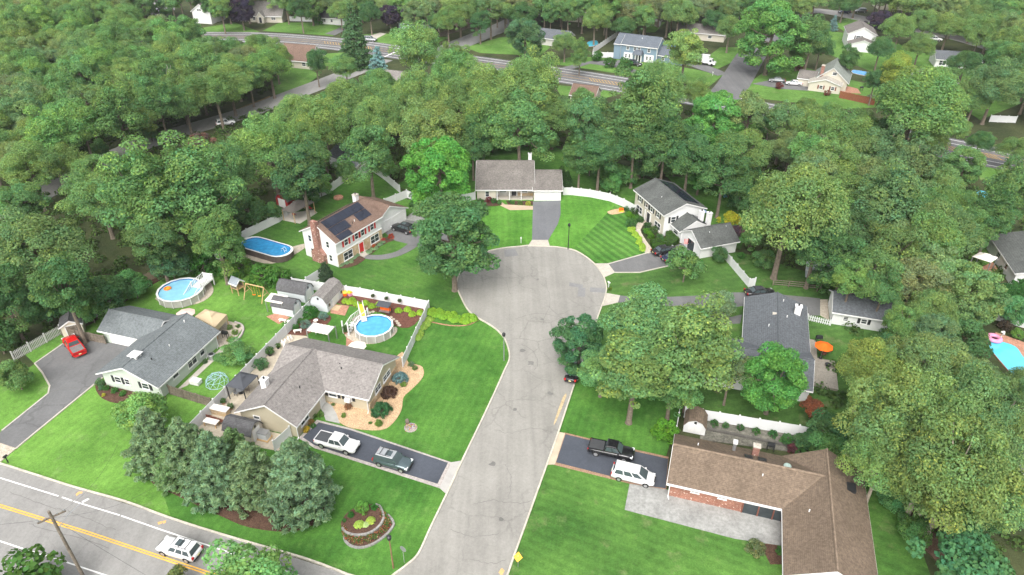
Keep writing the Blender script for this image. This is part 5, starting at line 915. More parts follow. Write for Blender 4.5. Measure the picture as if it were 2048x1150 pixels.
def car(kind, name, label, px, py, head, pm, sunroof=False, rails=False, cover=None, z=0.14, cat=None, roofm=None, world=None):
    k = CARS[kind]; L, Wd = k['L'], k['W']; loc = world or P(px, py, z)
    c = thing(name, label, cat or {'suv': 'car', 'sedan': 'car', 'van': 'minivan', 'pickup': 'pickup truck'}[kind], (loc[0], loc[1], z), head); X = -L/2
    rings = []
    for x, zl, zh, w in k['st']:
        h = w*Wd/2; rings.append([(X+x, -h*.86, zl), (X+x, -h, zl+.12), (X+x, -h*1.0, (zl+zh)/2+.05), (X+x, -h*.96, zh-.1), (X+x, -h*.82, zh-.01), (X+x, 0, zh+.025), (X+x, h*.82, zh-.01), (X+x, h*.96, zh-.1), (X+x, h, (zl+zh)/2+.05), (X+x, h, zl+.12), (X+x, h*.86, zl)])
    MB().loft(rings).build('body', pm, c, True, 0)
    b0, b1, t0, t1, zb, zt = k['cab']; hb, ht = Wd/2*.93, Wd/2*.74
    lo = [(X+b0, -hb, zb), (X+b1, -hb*.95, zb), (X+b1, hb*.95, zb), (X+b0, hb, zb)]; lo = [(x, y, z_-.05) for x, y, z_ in lo]
    hi = [(X+t0, -ht, zt), (X+t1, -ht*.98, zt), (X+t1, ht*.98, zt), (X+t0, ht, zt)]
    hi2 = [(X+t0+.12, -ht*.82, zt+.06), (X+t1-.15, -ht*.8, zt+.06), (X+t1-.15, ht*.8, zt+.06), (X+t0+.12, ht*.82, zt+.06)]
    cb = MB().loft([lo, hi]).build('cabin', pm, c); MB().loft([hi, hi2]).build('roof', roofm or pm, c)
    def wq(q, *a): return car_mesh_quad(q, *a)
    wq((lo[1], lo[2], hi[2], hi[1]), .06, .94, .1, .93).build('windshield', CARGL, cb); wq((lo[3], lo[0], hi[0], hi[3]), .08, .92, .2, .9).build('rear_window', CARGL, cb)
    n = k['wins']; e = [.05+.9*i/n for i in range(n+1)]
    for i in range(n):
        wq((lo[0], lo[1], hi[1], hi[0]), e[i]+.02, e[i+1]-.02, .2, .9).build('side_window', CARGL, cb); wq((lo[2], lo[3], hi[3], hi[2]), 1-e[i+1]+.02, 1-e[i]-.02, .2, .9).build('side_window', CARGL, cb)
    r = k['wr']
    for wx in k['wh']:
        for s in (-1, 1):
            y = s*(Wd/2-.1); w = MB().loft([[(X+wx+q*r*math.cos(a*math.pi/8), y+yy, r+q*r*math.sin(a*math.pi/8)) for a in range(16)] for yy, q in ((-.12, .9), (-.1, 1), (.1, 1), (.12, .9))]).build('wheel', TYRE, c)
            MB().loft([[(X+wx+.62*r*math.cos(a*math.pi/8), y+yy, r+.62*r*math.sin(a*math.pi/8)) for a in range(16)] for yy in (-.13, .13)]).build('rim', RIM, w)
            wa = MB().loft([[(X+wx+q*r*math.cos(a*math.pi/10), s*(Wd/2-.02)+yy, r+q*r*math.sin(a*math.pi/10)) for a in range(11)]+[(X+wx-q*r*.5+a*q*r*.25, s*(Wd/2-.02)+yy, r*.9) for a in range(1, 4)] for yy, q in ((-.035, 1.18), (.035, 1.18))]).build('wheel_arch', TRIMK, c)
    zf = k['st'][-2][2]; zr = k['st'][1][2]
    for s in (-1, 1):
        MB().box(X+L-.42, X+L-.1, s*Wd*.36-.2, s*Wd*.36+.2, zf-.22, zf-.02).build('headlight', LAMP, c); MB().box(X-.015, X+.12, s*Wd*.4-.13, s*Wd*.4+.13, zr-.28, zr+.02).build('taillight', TAIL, c)
        MB().box(X+b1-.55, X+b1-.35, s*(Wd/2+.02)-.1, s*(Wd/2+.02)+.1, zb+.02, zb+.18).build('mirror', pm, c)
    MB().box(X+L-.12, X+L+.03, -Wd*.34, Wd*.34, .4, .56).build('front_bumper', TRIMK, c); MB().box(X-.04, X+.12, -Wd*.42, Wd*.42, .42, .6).build('rear_bumper', TRIMK if pm is not PRD else PRD, c)
    MB().box(X+L-.1, X+L+.012, -Wd*.22, Wd*.22, .6, .76).build('grille', TRIMK, c); MB().box(X-.06, X-.03, -.17, .17, .62 if kind != 'pickup' else .65, .78).build('license_plate', PLATE, c)
    if sunroof: MB().box(X+t1-1.15, X+t1-.35, -.4, .4, zt+.055, zt+.075).build('sunroof', CARGL, c)
    if rails:
        for s in (-1, 1): MB().tube([(X+t0+.2, s*ht*.86, zt+.07), (X+t0+.35, s*ht*.86, zt+.13), (X+t1-.45, s*ht*.86, zt+.13), (X+t1-.3, s*ht*.86, zt+.06)], .025, 6).build('roof_rail', TRIMK, c)
        for xx in (.5, 1.3): MB().box(X+t0+xx, X+t0+xx+.06, -ht*.86, ht*.86, zt+.11, zt+.14).build('cross_bar', TRIMK, c)
    if kind == 'pickup':
        MB().box(X+.1, X+1.88, -Wd*.4, Wd*.4, 1.11, 1.145).build('bed_cover', cover or TRIMK, c)
        for s in (-1, 1): MB().box(X+.05, X+1.95, s*Wd*.44-.05, s*Wd*.44+.05, 1.05, 1.17).build('bed_rail', pm, c)
        MB().box(X+.0, X+.08, -Wd*.42, Wd*.42, .7, 1.17).build('tailgate', pm, c)
    return c
def hd_(a, b):
    p, q = P(*a), P(*b); return math.atan2(q[1]-p[1], q[0]-p[0])
car('suv', 'suv', 'white suv with sunroof and roof rails driving on the road', 362, 1105, hd_((390, 1114), (330, 1096)), PW, True, True)
car('pickup', 'pickup_truck', 'white pickup truck with dark bed cover on the sealed driveway', 676, 893, G-.03, PW, cover=mat('grey_cover', (.06, .065, .07), .1, 2, .7))
car('suv', 'suv', 'dark teal suv with sky reflection painted on its roof, parked ahead of the white pickup', 787, 929, G-.04, PT, True, True, roofm=PS)  # silver paint on the roof stands in for the sky reflected there
car('pickup', 'pickup_truck', 'bright red pickup truck beside the sage green ranch house', 151, 698, hd_((163, 714), (140, 682)), PRD, cover=mat('bed_liner', (.16, .15, .15), .2, 2, .8))
car('pickup', 'pickup_truck', 'black pickup truck parked above the white minivan', 1222, 908, G, PK, cover=mat('charcoal_cover', (.05, .052, .055), .1, 2, .6))
car('van', 'minivan', 'white minivan parked beside the brown roofed brick house', 1266, 957, G-.02, PW)
car('suv', 'suv', 'black suv half hidden by the dark maple on the left driveway', 806, 462, R_(150), PK, True)
car('sedan', 'sedan', 'black sedan nearer the clipped hedges on the right driveway', 1328, 506, R_(22), PK); car('sedan', 'sedan', 'navy sedan beside the black sedan, partly under the feathery tree', 1348, 520, R_(22), PN)
car('suv', 'suv', 'small silver suv parked at the edge of the main road', 741, 82, R_(-18), PS, z=.1); car('sedan', 'sedan', 'dark grey sedan on the far driveway behind the white sedan', 1553, 164, R_(165), PG, z=.12); car('sedan', 'sedan', 'white sedan on the far driveway before the beige cape', 1587, 170, R_(165), PW, z=.12)
car('suv', 'suv', 'white suv parked on the side road through the left wood', 452, 250, R_(28), PW, z=.1); car('sedan', 'sedan', 'dark car parked beyond the steel grey roof', 1518, 590, R_(5), PK); car('sedan', 'sedan', 'dark car parked at the kerb under the dark round maple', 1147, 748, R_(73), PK)
car('suv', 'suv', 'black suv at the entry of the blue-grey colonial', 1269, 131, R_(-30), PK, z=.12); car('pickup', 'pickup_truck', 'white pickup truck among the trees at the upper right', 1866, 82, R_(-10), PW, z=.1)
car('suv', 'suv', 'dark suv on the far street at the top right, left of its pair', 1688, 27, R_(175), PN, z=.1); car('suv', 'suv', 'dark grey suv on the far street at the top right, right of its pair', 1720, 25, R_(175), PG, z=.1); car('van', 'minivan', 'white van parked at the far court at the top left', 318, 25, R_(80), PW, z=.1)
bt = thing('box_truck', 'white box truck parked on the driveway of the blue-grey colonial', 'truck', (*P(1408, 130), .12), R_(-26)); MB().box(-3.6, 1.4, -1.15, 1.15, .8, 3.1).build('cargo_box', PW, bt, bevel=.05); MB().loft([[(1.45, -1, .5), (1.45, 1, .5), (1.45, 1, 2.2), (1.45, -1, 2.2)], [(2.4, -1, .5), (2.4, 1, .5), (2.4, .9, 2.1), (2.4, -.9, 2.1)], [(2.9, -1, .5), (2.9, 1, .5), (2.9, .95, 1.35), (2.9, -.95, 1.35)], [(3.6, -.95, .5), (3.6, .95, .5), (3.6, .9, 1.15), (3.6, -.9, 1.15)]]).build('cab', PW, bt)
car_mesh_quad(((2.9, -.95, 1.35), (2.9, .95, 1.35), (2.4, .9, 2.1), (2.4, -.9, 2.1)), .06, .94, .1, .9, .02).build('windshield', CARGL, bt); MB().box(-3.5, 3.2, -.5, .5, .45, .8).build('chassis', TRIMK, bt)
for s in (-1, 1):
    MB().box(1.7, 2.4, s*1.0-.01, s*1.0+.01, 1.3, 1.95).build('side_window', CARGL, bt); MB().box(3.5, 3.62, s*.7-.18, s*.7+.18, .8, 1.0).build('headlight', LAMP, bt)
    for x in (-2.3, 2.6): MB().loft([[(x+.42*math.cos(a*.393), s*.95+yy, .42+.42*math.sin(a*.393)) for a in range(16)] for yy in (-.14, .14)]).build('wheel', TYRE, bt)
# ------------------------------------------------------------ fences
FM = {}
def unit_mesh(key, mb, m):
    if key not in FM:
        me = mb.mesh(key); me.materials.append(m); FM[key] = me
    return FM[key]
def fence(name, label, p, h=1.8, style='vinyl', panel=2.4, m=WHITE, close=True):
    """panels and posts along a ground line; every panel and post an object of its own"""
    c = (p[0][0], p[0][1]); f = thing(name, label, 'fence', (*c, 0))
    for i in range(len(p)-1):
        a, b = p[i], p[i+1]; L = math.hypot(b[0]-a[0], b[1]-a[1]); n = max(1, round(L/panel)); w = L/n; ang = math.atan2(b[1]-a[1], b[0]-a[0])
        for k in range(n+(1 if i == len(p)-2 else 0)):
            t = k*w/L; x, y = a[0]+(b[0]-a[0])*t-c[0], a[1]+(b[1]-a[1])*t-c[1]
            key = 'fence_post_%s_%.2f_%s' % (style, h, m.name)
            if key not in FM:
                q = MB(); q.box(-.07, .07, -.07, .07, 0, h+.08)
                if style != 'wood': q.loft([[(-.1, -.1, h+.08), (.1, -.1, h+.08), (.1, .1, h+.08), (-.1, .1, h+.08)], [(-.1, -.1, h+.13), (.1, -.1, h+.13), (.1, .1, h+.13), (-.1, .1, h+.13)], [(-.01, -.01, h+.22), (.01, -.01, h+.22), (.01, .01, h+.22), (-.01, .01, h+.22)]])
                unit_mesh(key, q, m)
            o = bpy.data.objects.new('fence_post', FM[key]); link(o, f); o.location = (x, y, 0); o.rotation_euler = (0, 0, ang)
            if k == n: break
            key = 'fence_panel_%s_%.2f_%.2f_%s' % (style, h, panel, m.name)
            if key not in FM:
                q = MB(); W_ = panel
                if style == 'vinyl':
                    q.box(.07, W_-.07, -.03, .03, .06, .2); q.box(.07, W_-.07, -.03, .03, h-.12, h)
                    nb = int(W_/.2)
                    for j in range(nb): q.box(.07+(W_-.14)*j/nb+.006, .07+(W_-.14)*(j+1)/nb-.006, -.016, .016, .2, h-.12)
                    q.box(.07, W_-.07, -.006, .006, .2, h-.12)
                elif style == 'wood':
                    nb = int(W_/.16); g = random.Random(5)
                    for j in range(nb): d = g.uniform(-.012, .012); q.box(W_*j/nb+.006, W_*(j+1)/nb-.006, -.015+d, .015+d, .03, h+g.uniform(-.05, .03))
                    q.box(0, W_, .02, .06, .35, .45); q.box(0, W_, .02, .06, h-.45, h-.35)
                elif style == 'picket':
                    nb = int(W_/.2)
                    for j in range(nb): q.box(W_*(j+.22)/nb, W_*(j+.72)/nb, -.014, .014, .08, h)
                    q.box(0, W_, .014, .05, .3, .38); q.box(0, W_, .014, .05, h-.35, h-.27)
                elif style == 'rail':
                    for z in (.35, .75, 1.15): q.box(0, W_, -.03, .03, z, z+.12)
                unit_mesh(key, q, m)
            o = bpy.data.objects.new('fence_panel', FM[key]); link(o, f); o.location = (x, y, 0); o.rotation_euler = (0, 0, ang); o.scale = (w/panel, 1, 1)
    return f
T18 = lambda s, h=1.8: pts(s, h)      # fence line read at its top edge
U = uv
fence('white_fence', 'long white vinyl fence between the sage green and tan ranch houses', [U(-58.2, 50.8), U(-58.2, 80.5)])
nf = [P(583, 556, 1.8), P(720, 576, 1.8), P(857, 602, 1.8)]
fence('white_fence', 'white vinyl fence behind the red mulch bed, hung with three planters', nf)
fence('white_fence', 'white vinyl fence from the mulch bed corner to the tan ranch house', [nf[-1], U(-38.0, 71.0)])
fence('white_fence', 'short white vinyl fence at the corner of the house with red shutters', T18('611,555 642,536'))
fence('white_fence', 'white vinyl fence along the back of the solar panel house yard', T18('372,528 420,500 492,458 556,428 601,393 655,372 690,347 734,323'))
fence('white_fence', 'white vinyl fence along the wooded side of the solar panel house yard', T18('736,323 768,345 799,371'))
fence('white_fence', 'white vinyl fence beside the white garage with the brown roof', T18('768,398 813,380 840,392 880,398 950,384'))
fence('white_fence', 'curving white vinyl fence right of the two car garage', T18('1127,375 1144,375 1180,379 1220,387 1248,398 1272,411'))
fence('white_fence', 'white vinyl fence running from the dark roofed garage across the lawn', [P(1452, 502, 1.7), P(1500, 558, 1.7), P(1512, 556, 1.7)], 1.7)
fence('white_fence', 'white vinyl fence behind the brown roofed brick house', T18('1372,814 1440,825 1520,838 1600,851 1672,868'))
fence('white_fence', 'white vinyl fence seen edge-on beside the barn roofed shed', T18('1368,772 1354,850'), 1.5, 'vinyl')
fence('white_fence', 'white vinyl fence under the bottom right oaks', T18('1878,985 1905,1045 1940,1110'))
fence('white_fence', 'white vinyl fence around the pool beside the blue-grey colonial', [P(1185, 114), P(1187, 106), P(1236, 72)]); fence('white_fence', 'white vinyl fence in front of the blue-grey colonial yard', [P(1186, 115), P(1229, 116)])
fence('white_fence', 'white vinyl fence between the two far houses at the top left', [P(580, 42), P(626, 44)]); fence('wooden_fence', 'grey wooden fence along the far side street', [P(880, 74), P(945, 55), P(880, 48)], 1.7, 'wood', 2.4, WOODG)
fence('white_fence', 'tall white fence at the right edge near the main road', [P(1978, 244), P(2030, 246)])
fence('wooden_fence', 'red-brown wooden fence below the beige cape house', [P(1678, 196), P(1747, 211)], 2.0, 'wood', 2.4, mat('red_brown_wood', (.2, .07, .035), .15, 2))
fence('wooden_fence', 'weathered wooden fence beside the red pickup truck', [P(126, 672), P(213, 689)], 1.7, 'wood', 2.4, WOODG); fence('wooden_fence', 'weathered wooden fence from the sage green house to the white fence', [P(341, 789), P(425, 815)], 1.7, 'wood', 2.4, WOODG)
fence('picket_fence', 'pale picket fence leaning along the wood beside the asphalt yard', [P(30, 722), P(125, 668)], 1.6, 'picket', 2.4, mat('pale_picket', (.5, .5, .48), .1, 2)); fence('picket_fence', 'pale picket fence behind the cream garden shed', [P(172, 648), P(225, 618)], 1.4, 'picket', 2.4, mat('pale_picket', (.5, .5, .48)))
fence('picket_fence', 'low white picket fence between the steel grey house and its garage', [P(1613, 641), P(1660, 652)], 1.1, 'picket'); fence('wooden_fence', 'tan wooden fence behind the round pool on the left', [P(252, 585), P(312, 557)], 1.7, 'wood', 2.4, mat('tan_fence', (.32, .26, .18), .15, 2))
fence('white_fence', 'low white fence at the right edge under the trees', [P(1990, 640), P(2060, 660)], 1.0)
fence('rail_fence', 'low rail fence on the lawn right of the white fence', [P(1545, 572), P(1640, 580)], 1.1, 'rail', 2.4, WOODG)
# wreath like planters on the mulch bed fence
for k, (px, py) in enumerate(((746, 590), (773, 595), (800, 600))):
    p = P(px, py, 1.1); w = thing('hanging_planter', ['round planter hung on the white fence, nearest the toys', 'round planter hung on the white fence, middle of three', 'round planter hung on the white fence, nearest the corner'][k], 'planter', (p[0]-.02, p[1]-.25, .8), 0, 'planters on the fence')
    MB().lathe([(.05, .0), (.25, .1), (.32, .3), (.3, .3), (.2, .2)], 12).build('pot', WOODG, w); me = PROTO['shrub'][k % 3][0]; o = bpy.data.objects.new('leaves', me); link(o, w); o.scale = (.32, .32, .25); o.location = (0, 0, .22); o.color = (.07, .11, .05, 1)
# ------------------------------------------------------------ yard things
WATER = mat('pool_water', (0.07, 0.32, 0.52), 0.16, 1.2, 0.05, 0.6, 0.25); WATERP = mat('pale_pool_water', (0.22, 0.48, 0.62), 0.1, 1.0, 0.05, 0.6, 0.2); WATERD = mat('deep_pool_water', (0.03, 0.24, 0.5), 0.22, 1.2, 0.05, 0.6, 0.25)
POOLW = mat('pool_wall_grey', (0.36, 0.35, 0.32), 0.12, 2, 0.6); POOLD = mat('pool_wall_brown', (0.1, 0.08, 0.07), 0.2, 2, 0.7); LINER = mat('pool_liner', (0.03, 0.12, 0.32), 0.2, 2, 0.5)
TAN = mat('tan_canvas', (0.46, 0.37, 0.24), 0.06, 0.7, 0.9); OFFW = mat('off_white_canvas', (0.68, 0.64, 0.58), 0.05, 1, 0.9); CHAR = mat('charcoal_canvas', (0.06, 0.065, 0.075), 0.1, 1, 0.85); PINKC = mat('blush_canvas', (0.6, 0.45, 0.4), 0.08, 1, 0.9); BRONZE = mat('bronze_metal_roof', (0.13, 0.115, 0.105), 0.12, 1, 0.5, 0.4)
def pool(name, label, c, outline, h, wallm, water, rail=TRIM, z=0.15):
    """above-ground pool: separate wall panels and top rails round an outline, water inside"""
    o = thing(name, label, 'pool', (c[0], c[1], z)); n = len(outline)
    for i in range(n):
        a, b = outline[i], outline[(i+1) % n]; l = math.hypot(b[0]-a[0], b[1]-a[1]); d = ((b[0]-a[0])/l, (b[1]-a[1])/l); nx, ny = -d[1], d[0]
        MB().prism([(a[0]+nx*.05, a[1]+ny*.05), (b[0]+nx*.05, b[1]+ny*.05), (b[0]-nx*.03, b[1]-ny*.03), (a[0]-nx*.03, a[1]-ny*.03)], 0, h-.03).build('wall_panel', wallm, o)
        MB().prism([(a[0]*1.045, a[1]*1.045), (b[0]*1.045, b[1]*1.045), (b[0]*.955, b[1]*.955), (a[0]*.955, a[1]*.955)], h-.028, h+.05).build('top_rail', rail, o)
        MB().tube([(a[0]*1.02, a[1]*1.02, 0), (a[0]*1.02, a[1]*1.02, h-.03)], .06, 6).build('upright', rail if wallm is POOLW else wallm, o)
        MB().add([(a[0]*.96, a[1]*.96, .1), (b[0]*.96, b[1]*.96, .1), (b[0]*.96, b[1]*.96, h-.03), (a[0]*.96, a[1]*.96, h-.03)], [(3, 2, 1, 0)]).build('liner', LINER, o)
    MB().add([(x*.965, y*.965, h-.22) for x, y in outline], [tuple(range(n))]).build('water', water, o); return o
def circ(r, n, ph=0): return [(r*math.cos(2*math.pi*i/n+ph), r*math.sin(2*math.pi*i/n+ph)) for i in range(n)]
pb = P(748, 653, 1.2); pool('round_pool', 'round blue above-ground pool behind the tan ranch house', pb, circ(2.85, 14), 1.25, POOLW, WATER)
pa = P(361, 581, 1.25); pool('round_pool', 'pale round above-ground pool with an orange float', pa, circ(3.55, 16), 1.3, POOLW, WATERP)
e1, e2 = P(505, 487, 1.2), P(560, 503, 1.2); oc = ((e1[0]+e2[0])/2, (e1[1]+e2[1])/2); oa = math.atan2(e2[1]-e1[1], e2[0]-e1[0]); hl = math.hypot(e2[0]-e1[0], e2[1]-e1[1])/2; rr = 2.15
ov = [(hl+rr*math.cos(t), rr*math.sin(t)) for t in [-math.pi/2+math.pi*k/8 for k in range(9)]]+[(-hl-rr*math.cos(t), -rr*math.sin(t)) for t in [-math.pi/2+math.pi*k/8 for k in range(9)]]
ov = [(x*math.cos(oa)-y*math.sin(oa), x*math.sin(oa)+y*math.cos(oa)) for x, y in ov]
po = pool('oval_pool', 'oval deep blue above-ground pool left of the solar panel house', oc, ov, 1.25, POOLD, WATERD)
tag(MB().lathe([(.0, 1.36), (.75, 1.36), (.75, 1.46), (.0, 1.46)], 12).build('x', WHITE), 'x', 'x') if False else None
lad = thing('pool_ladder', 'white ladder at the right end of the oval pool', 'ladder', (*P(568, 502, 1.2), .15), oa)
for s in (-.25, .25): MB().tube([(.55, s, 0), (.3, s, 1.6), (0, s, 1.75), (-.3, s, 1.6), (-.45, s, .9)], .035, 6).build('rail', TRIM, lad)
for k in range(4): MB().tube([(.5-.06*k, -.25, .3+.3*k), (.5-.06*k, .25, .3+.3*k)], .03, 6).build('rung', TRIM, lad)
ring = thing('float_ring', 'orange float ring lying on the pale round pool', 'float', (*P(335, 577, 1.3), 1.24)); g_ = MB(); g_.loft([[((.45+.16*math.cos(b*.785))*math.cos(a*.393), (.45+.16*math.cos(b*.785))*math.sin(a*.393), .1+.12*math.sin(b*.785)) for b in range(8)] for a in range(17)], False); g_.build('tube', mat('orange_vinyl', (.75, .2, .03), .2, 3, .4), ring, True); MB().lathe([(.4, .06), (.4, .09), (.0, .09)], 16).build('seat', YELP, ring)
# white deck with stairs beside the pale pool
dk = thing('pool_deck', 'white deck with stairs and railings beside the pale round pool', 'deck', (*P(402, 585), .14), R_(74))
MB().box(-.6, 2.6, -.95, .95, 1.15, 1.28).build('platform', TRIM, dk)
for k in range(6): MB().box(-.6-.42*(k+1), -.6-.42*k, -.85, .85, 1.0-.19*k, 1.06-.19*k).build('stair_tread', GREYM, dk)
for s in (-1, 1):
    MB().prism([(-3.2, s*.9-.03), (-.6, s*.9-.03), (-.6, s*.9+.03), (-3.2, s*.9+.03)], .0, .12).build('stringer', TRIM, dk)
    rl = MB().tube([(-3.1, s*.92, .95), (-.6, s*.92, 2.1), (2.6, s*.92, 2.1)], .05, 6).build('handrail', TRIM, dk)
    for k in range(16): x = -3.0+k*.36; z0 = max(.05, min(1.2, 1.2+(x+.6)*.45)); MB().box(x-.04, x+.04, s*.92-.03, s*.92+.03, z0, z0+.88).build('baluster', TRIM, rl)
for x in (-.6, 2.5):
    for s in (-.9, .9): MB().box(x-.08, x+.08, s-.08, s+.08, 0, 2.2).build('post', TRIM, dk)
MB().box(2.55, 2.62, -.9, .9, 1.3, 2.1).build('gate', TRIM, dk)
# stairs, railing and slide at the blue pool
dk2 = thing('pool_stairs', 'white curved railing stairs beside the round blue pool', 'stairs', (*P(712, 655), .14), R_(60))
for k in range(5): MB().box(-2.2+.4*k, -1.8+.4*k, -.5, .5, .2*k+.1, .2*k+.18).build('stair_tread', TRIM, dk2)
MB().box(-.2, 2.4, -.6, .6, 1.15, 1.27).build('platform', DECKW, dk2)
for s in (-.55, .55):
    rl = MB().tube([(-2.2, s, 1.0), (-.2, s, 2.0), (2.4, s, 2.0)], .05, 6).build('handrail', TRIM, dk2)
    for k in range(14): x = -2.1+k*.34; z0 = max(.1, min(1.2, 1.2+(x+.2)*.5)); MB().box(x-.03, x+.03, s-.025, s+.025, z0, z0+.85).build('baluster', TRIM, rl)
for x, y in ((-2.2, -.55), (-2.2, .55), (2.4, .55), (2.4, -.55)): MB().box(x-.09, x+.09, y-.09, y+.09, 0, 2.3).build('post', TRIM, dk2)
sld = thing('pool_slide', 'yellow pool slide with white ladder frame over the blue pool', 'slide', (*P(728, 647), .14), R_(-70))
MB().loft([[(-1.4, -.3, 2.5), (-1.4, .3, 2.5), (-1.4, .3, 2.56), (-1.4, -.3, 2.56)], [(-.6, -.3, 2.2), (-.6, .3, 2.2), (-.6, .3, 2.26), (-.6, -.3, 2.26)], [(.5, -.3, 1.5), (.5, .3, 1.5), (.5, .3, 1.56), (.5, -.3, 1.56)]]).build('chute', YELP, sld)
for s in (-.36, .36):
    MB().tube([(1.2, s, 1.0), (.2, s, 2.3), (-1.4, s, 2.9)], .05, 6).build('side_rail', TRIM, sld); MB().tube([(-1.4, s, 0), (-1.4, s, 3.2)], .06, 6).build('leg', TRIM, sld); MB().tube([(.4, s, 0), (-.2, s, 2.1)], .05, 6).build('leg', TRIM, sld)
for k in range(3): MB().box(.5+.28*k, .78+.28*k, -.42, .42, 1.5-.16*k, 1.58-.16*k).build('step', TRIM, sld)
# barns and sheds with gambrel roofs
def barn(label, loc, rot, w, l, h, wallm, roofm, name='garden_shed', dside='S', z=.08):
    o = thing(name, label, 'shed', (loc[0], loc[1], z), rot); e = h*.55; q = w/2
    prof = [(-q, e), (-q*.62, e+h*.3), (0, h), (q*.62, e+h*.3), (q, e)]
    pr = [(-q, 0)]+[(x, zz-.05) for x, zz in prof]+[(q, 0)]
    MB().loft([[(x, y, zz) for x, zz in pr] for y in (l, 0)]).build('wall', wallm, o)
    k = 1.06; ring = lambda y: [(x*k, y, zz+.03-(.08 if abs(x) > q*.9 else 0)) for x, zz in prof]+[(x*k*.97, y, zz-.05-(.08 if abs(x) > q*.9 else 0)) for x, zz in prof[::-1]]
    ro = MB().loft([ring(l+.18), ring(-.18)]).build('roof', roofm, o)
    if dside == 'S':
        for s in (-1, 1): MB().box(s*w*.15-w*.14, s*w*.15+w*.14, -.05, -.005, .1, e+.25).build('door', TRIM, o)
    else:
        sx = q if dside == 'E' else -q
        for s in (-.5, .5): MB().box(sx-.01 if dside == 'E' else sx-.05, sx+.05 if dside == 'E' else sx+.01, l/2+s*1.0-.48, l/2+s*1.0+.48, .1, e-.1).build('door', TRIM, o)
        for s in (.12, .88): MB().box(sx-.01, sx+.05, l*s-.25, l*s+.25, .8, 1.3).build('window', GLASS, o)
    MB().box(-.16, .16, -.03, .01, h*.68, h*.68+.4).build('vent', DARK, o); return o
GW = siding('pale_grey_siding', (.52, .55, .57)); BW = siding('beige_siding', (.5, .46, .4)); CW = siding('cream_shed_siding', (.6, .55, .45))
p = P(613, 603); barn('blue-grey barn shed at the end of the long white fence', P(620, 598), G+R_(90), 2.7, 5.0, 2.9, GW, SH_DARK)
p = P(643, 624); barn('white and grey barn shed beside the brick paved square', (p[0]-.3, p[1]+.2), G+R_(0), 3.0, 5.2, 3.1, GW, SH_TAUPE, dside='E')
p = P(596, 627); barn('small grey barn shed behind the white awning', p, G+R_(90), 2.4, 3.8, 2.6, GW, SH_DARK)
p = P(512, 885); barn('beige barn shed with dark roof beside the tan house wall', (p[0]+.1, p[1]+.6), G+R_(90), 2.5, 3.9, 2.8, BW, SH_DARK)
barn('white barn shed with brown roof behind the brick house', P(1387, 868), G, 2.7, 2.4, 2.4, SD_WHITE, SH_TAN)
barn('red barn shed with grey roof behind the garden pavilion', P(566, 416), R_(-32), 3.4, 5.0, 3.1, mat('barn_red', (.32, .03, .03), .15, 2), SH_GREY)
s_ = thing('garden_shed', 'cream garden shed with dark roof behind the red pickup', 'shed', (*P(150, 672), .05), R_(25)); gable(s_, -1.4, 1.4, 0, 2.6, 2.0, .8, 'y', CW, SH_DARK, .2, .2); door(s_, 'S', 0, 0, 1.5, 1.75, WOODG)
s_ = thing('garden_shed', 'grey plastic shed under the big yellow-green oak', 'shed', (*P(1610, 555), .05), R_(-20)); gable(s_, 0, 3.4, 0, 2.2, 1.7, .7, 'x', GW, mat('grey_plastic_roof', (.42, .45, .47), .08, 1), .2, .2); door(s_, 'S', 0, 1.7, 1.3, 1.6, GREYM)
s_ = thing('garden_shed', 'dark roofed shed deep among the right hand trees', 'shed', (*P(1800, 560), .05), R_(-20)); gable(s_, 0, 5, 0, 4, 2.1, 1.1, 'x', BW, SH_DARK, .2, .2); door(s_, 'S', 0, 2.5, 1.3, 1.8, WOODG)
s_ = thing('garden_shed', 'grey domed shed behind the clipped round bushes', 'shed', (*P(425, 518), .05), R_(-10)); gable(s_, -1.6, 1.6, 0, 2.4, 1.7, .9, 'y', GW, SH_DARK, .2, .2); door(s_, 'S', 0, 0, 1.2, 1.6, DARK)
s_ = thing('garden_shed', 'small white shed in the far garden behind the blue-grey house', 'shed', (*P(1301, 52), .05), R_(-20)); gable(s_, 0, 3.6, 0, 2.6, 2.0, .9, 'y', SD_WHITE, SH_GREY, .2, .2); door(s_, 'S', 0, 1.8, 1.4, 1.7, WOODG)
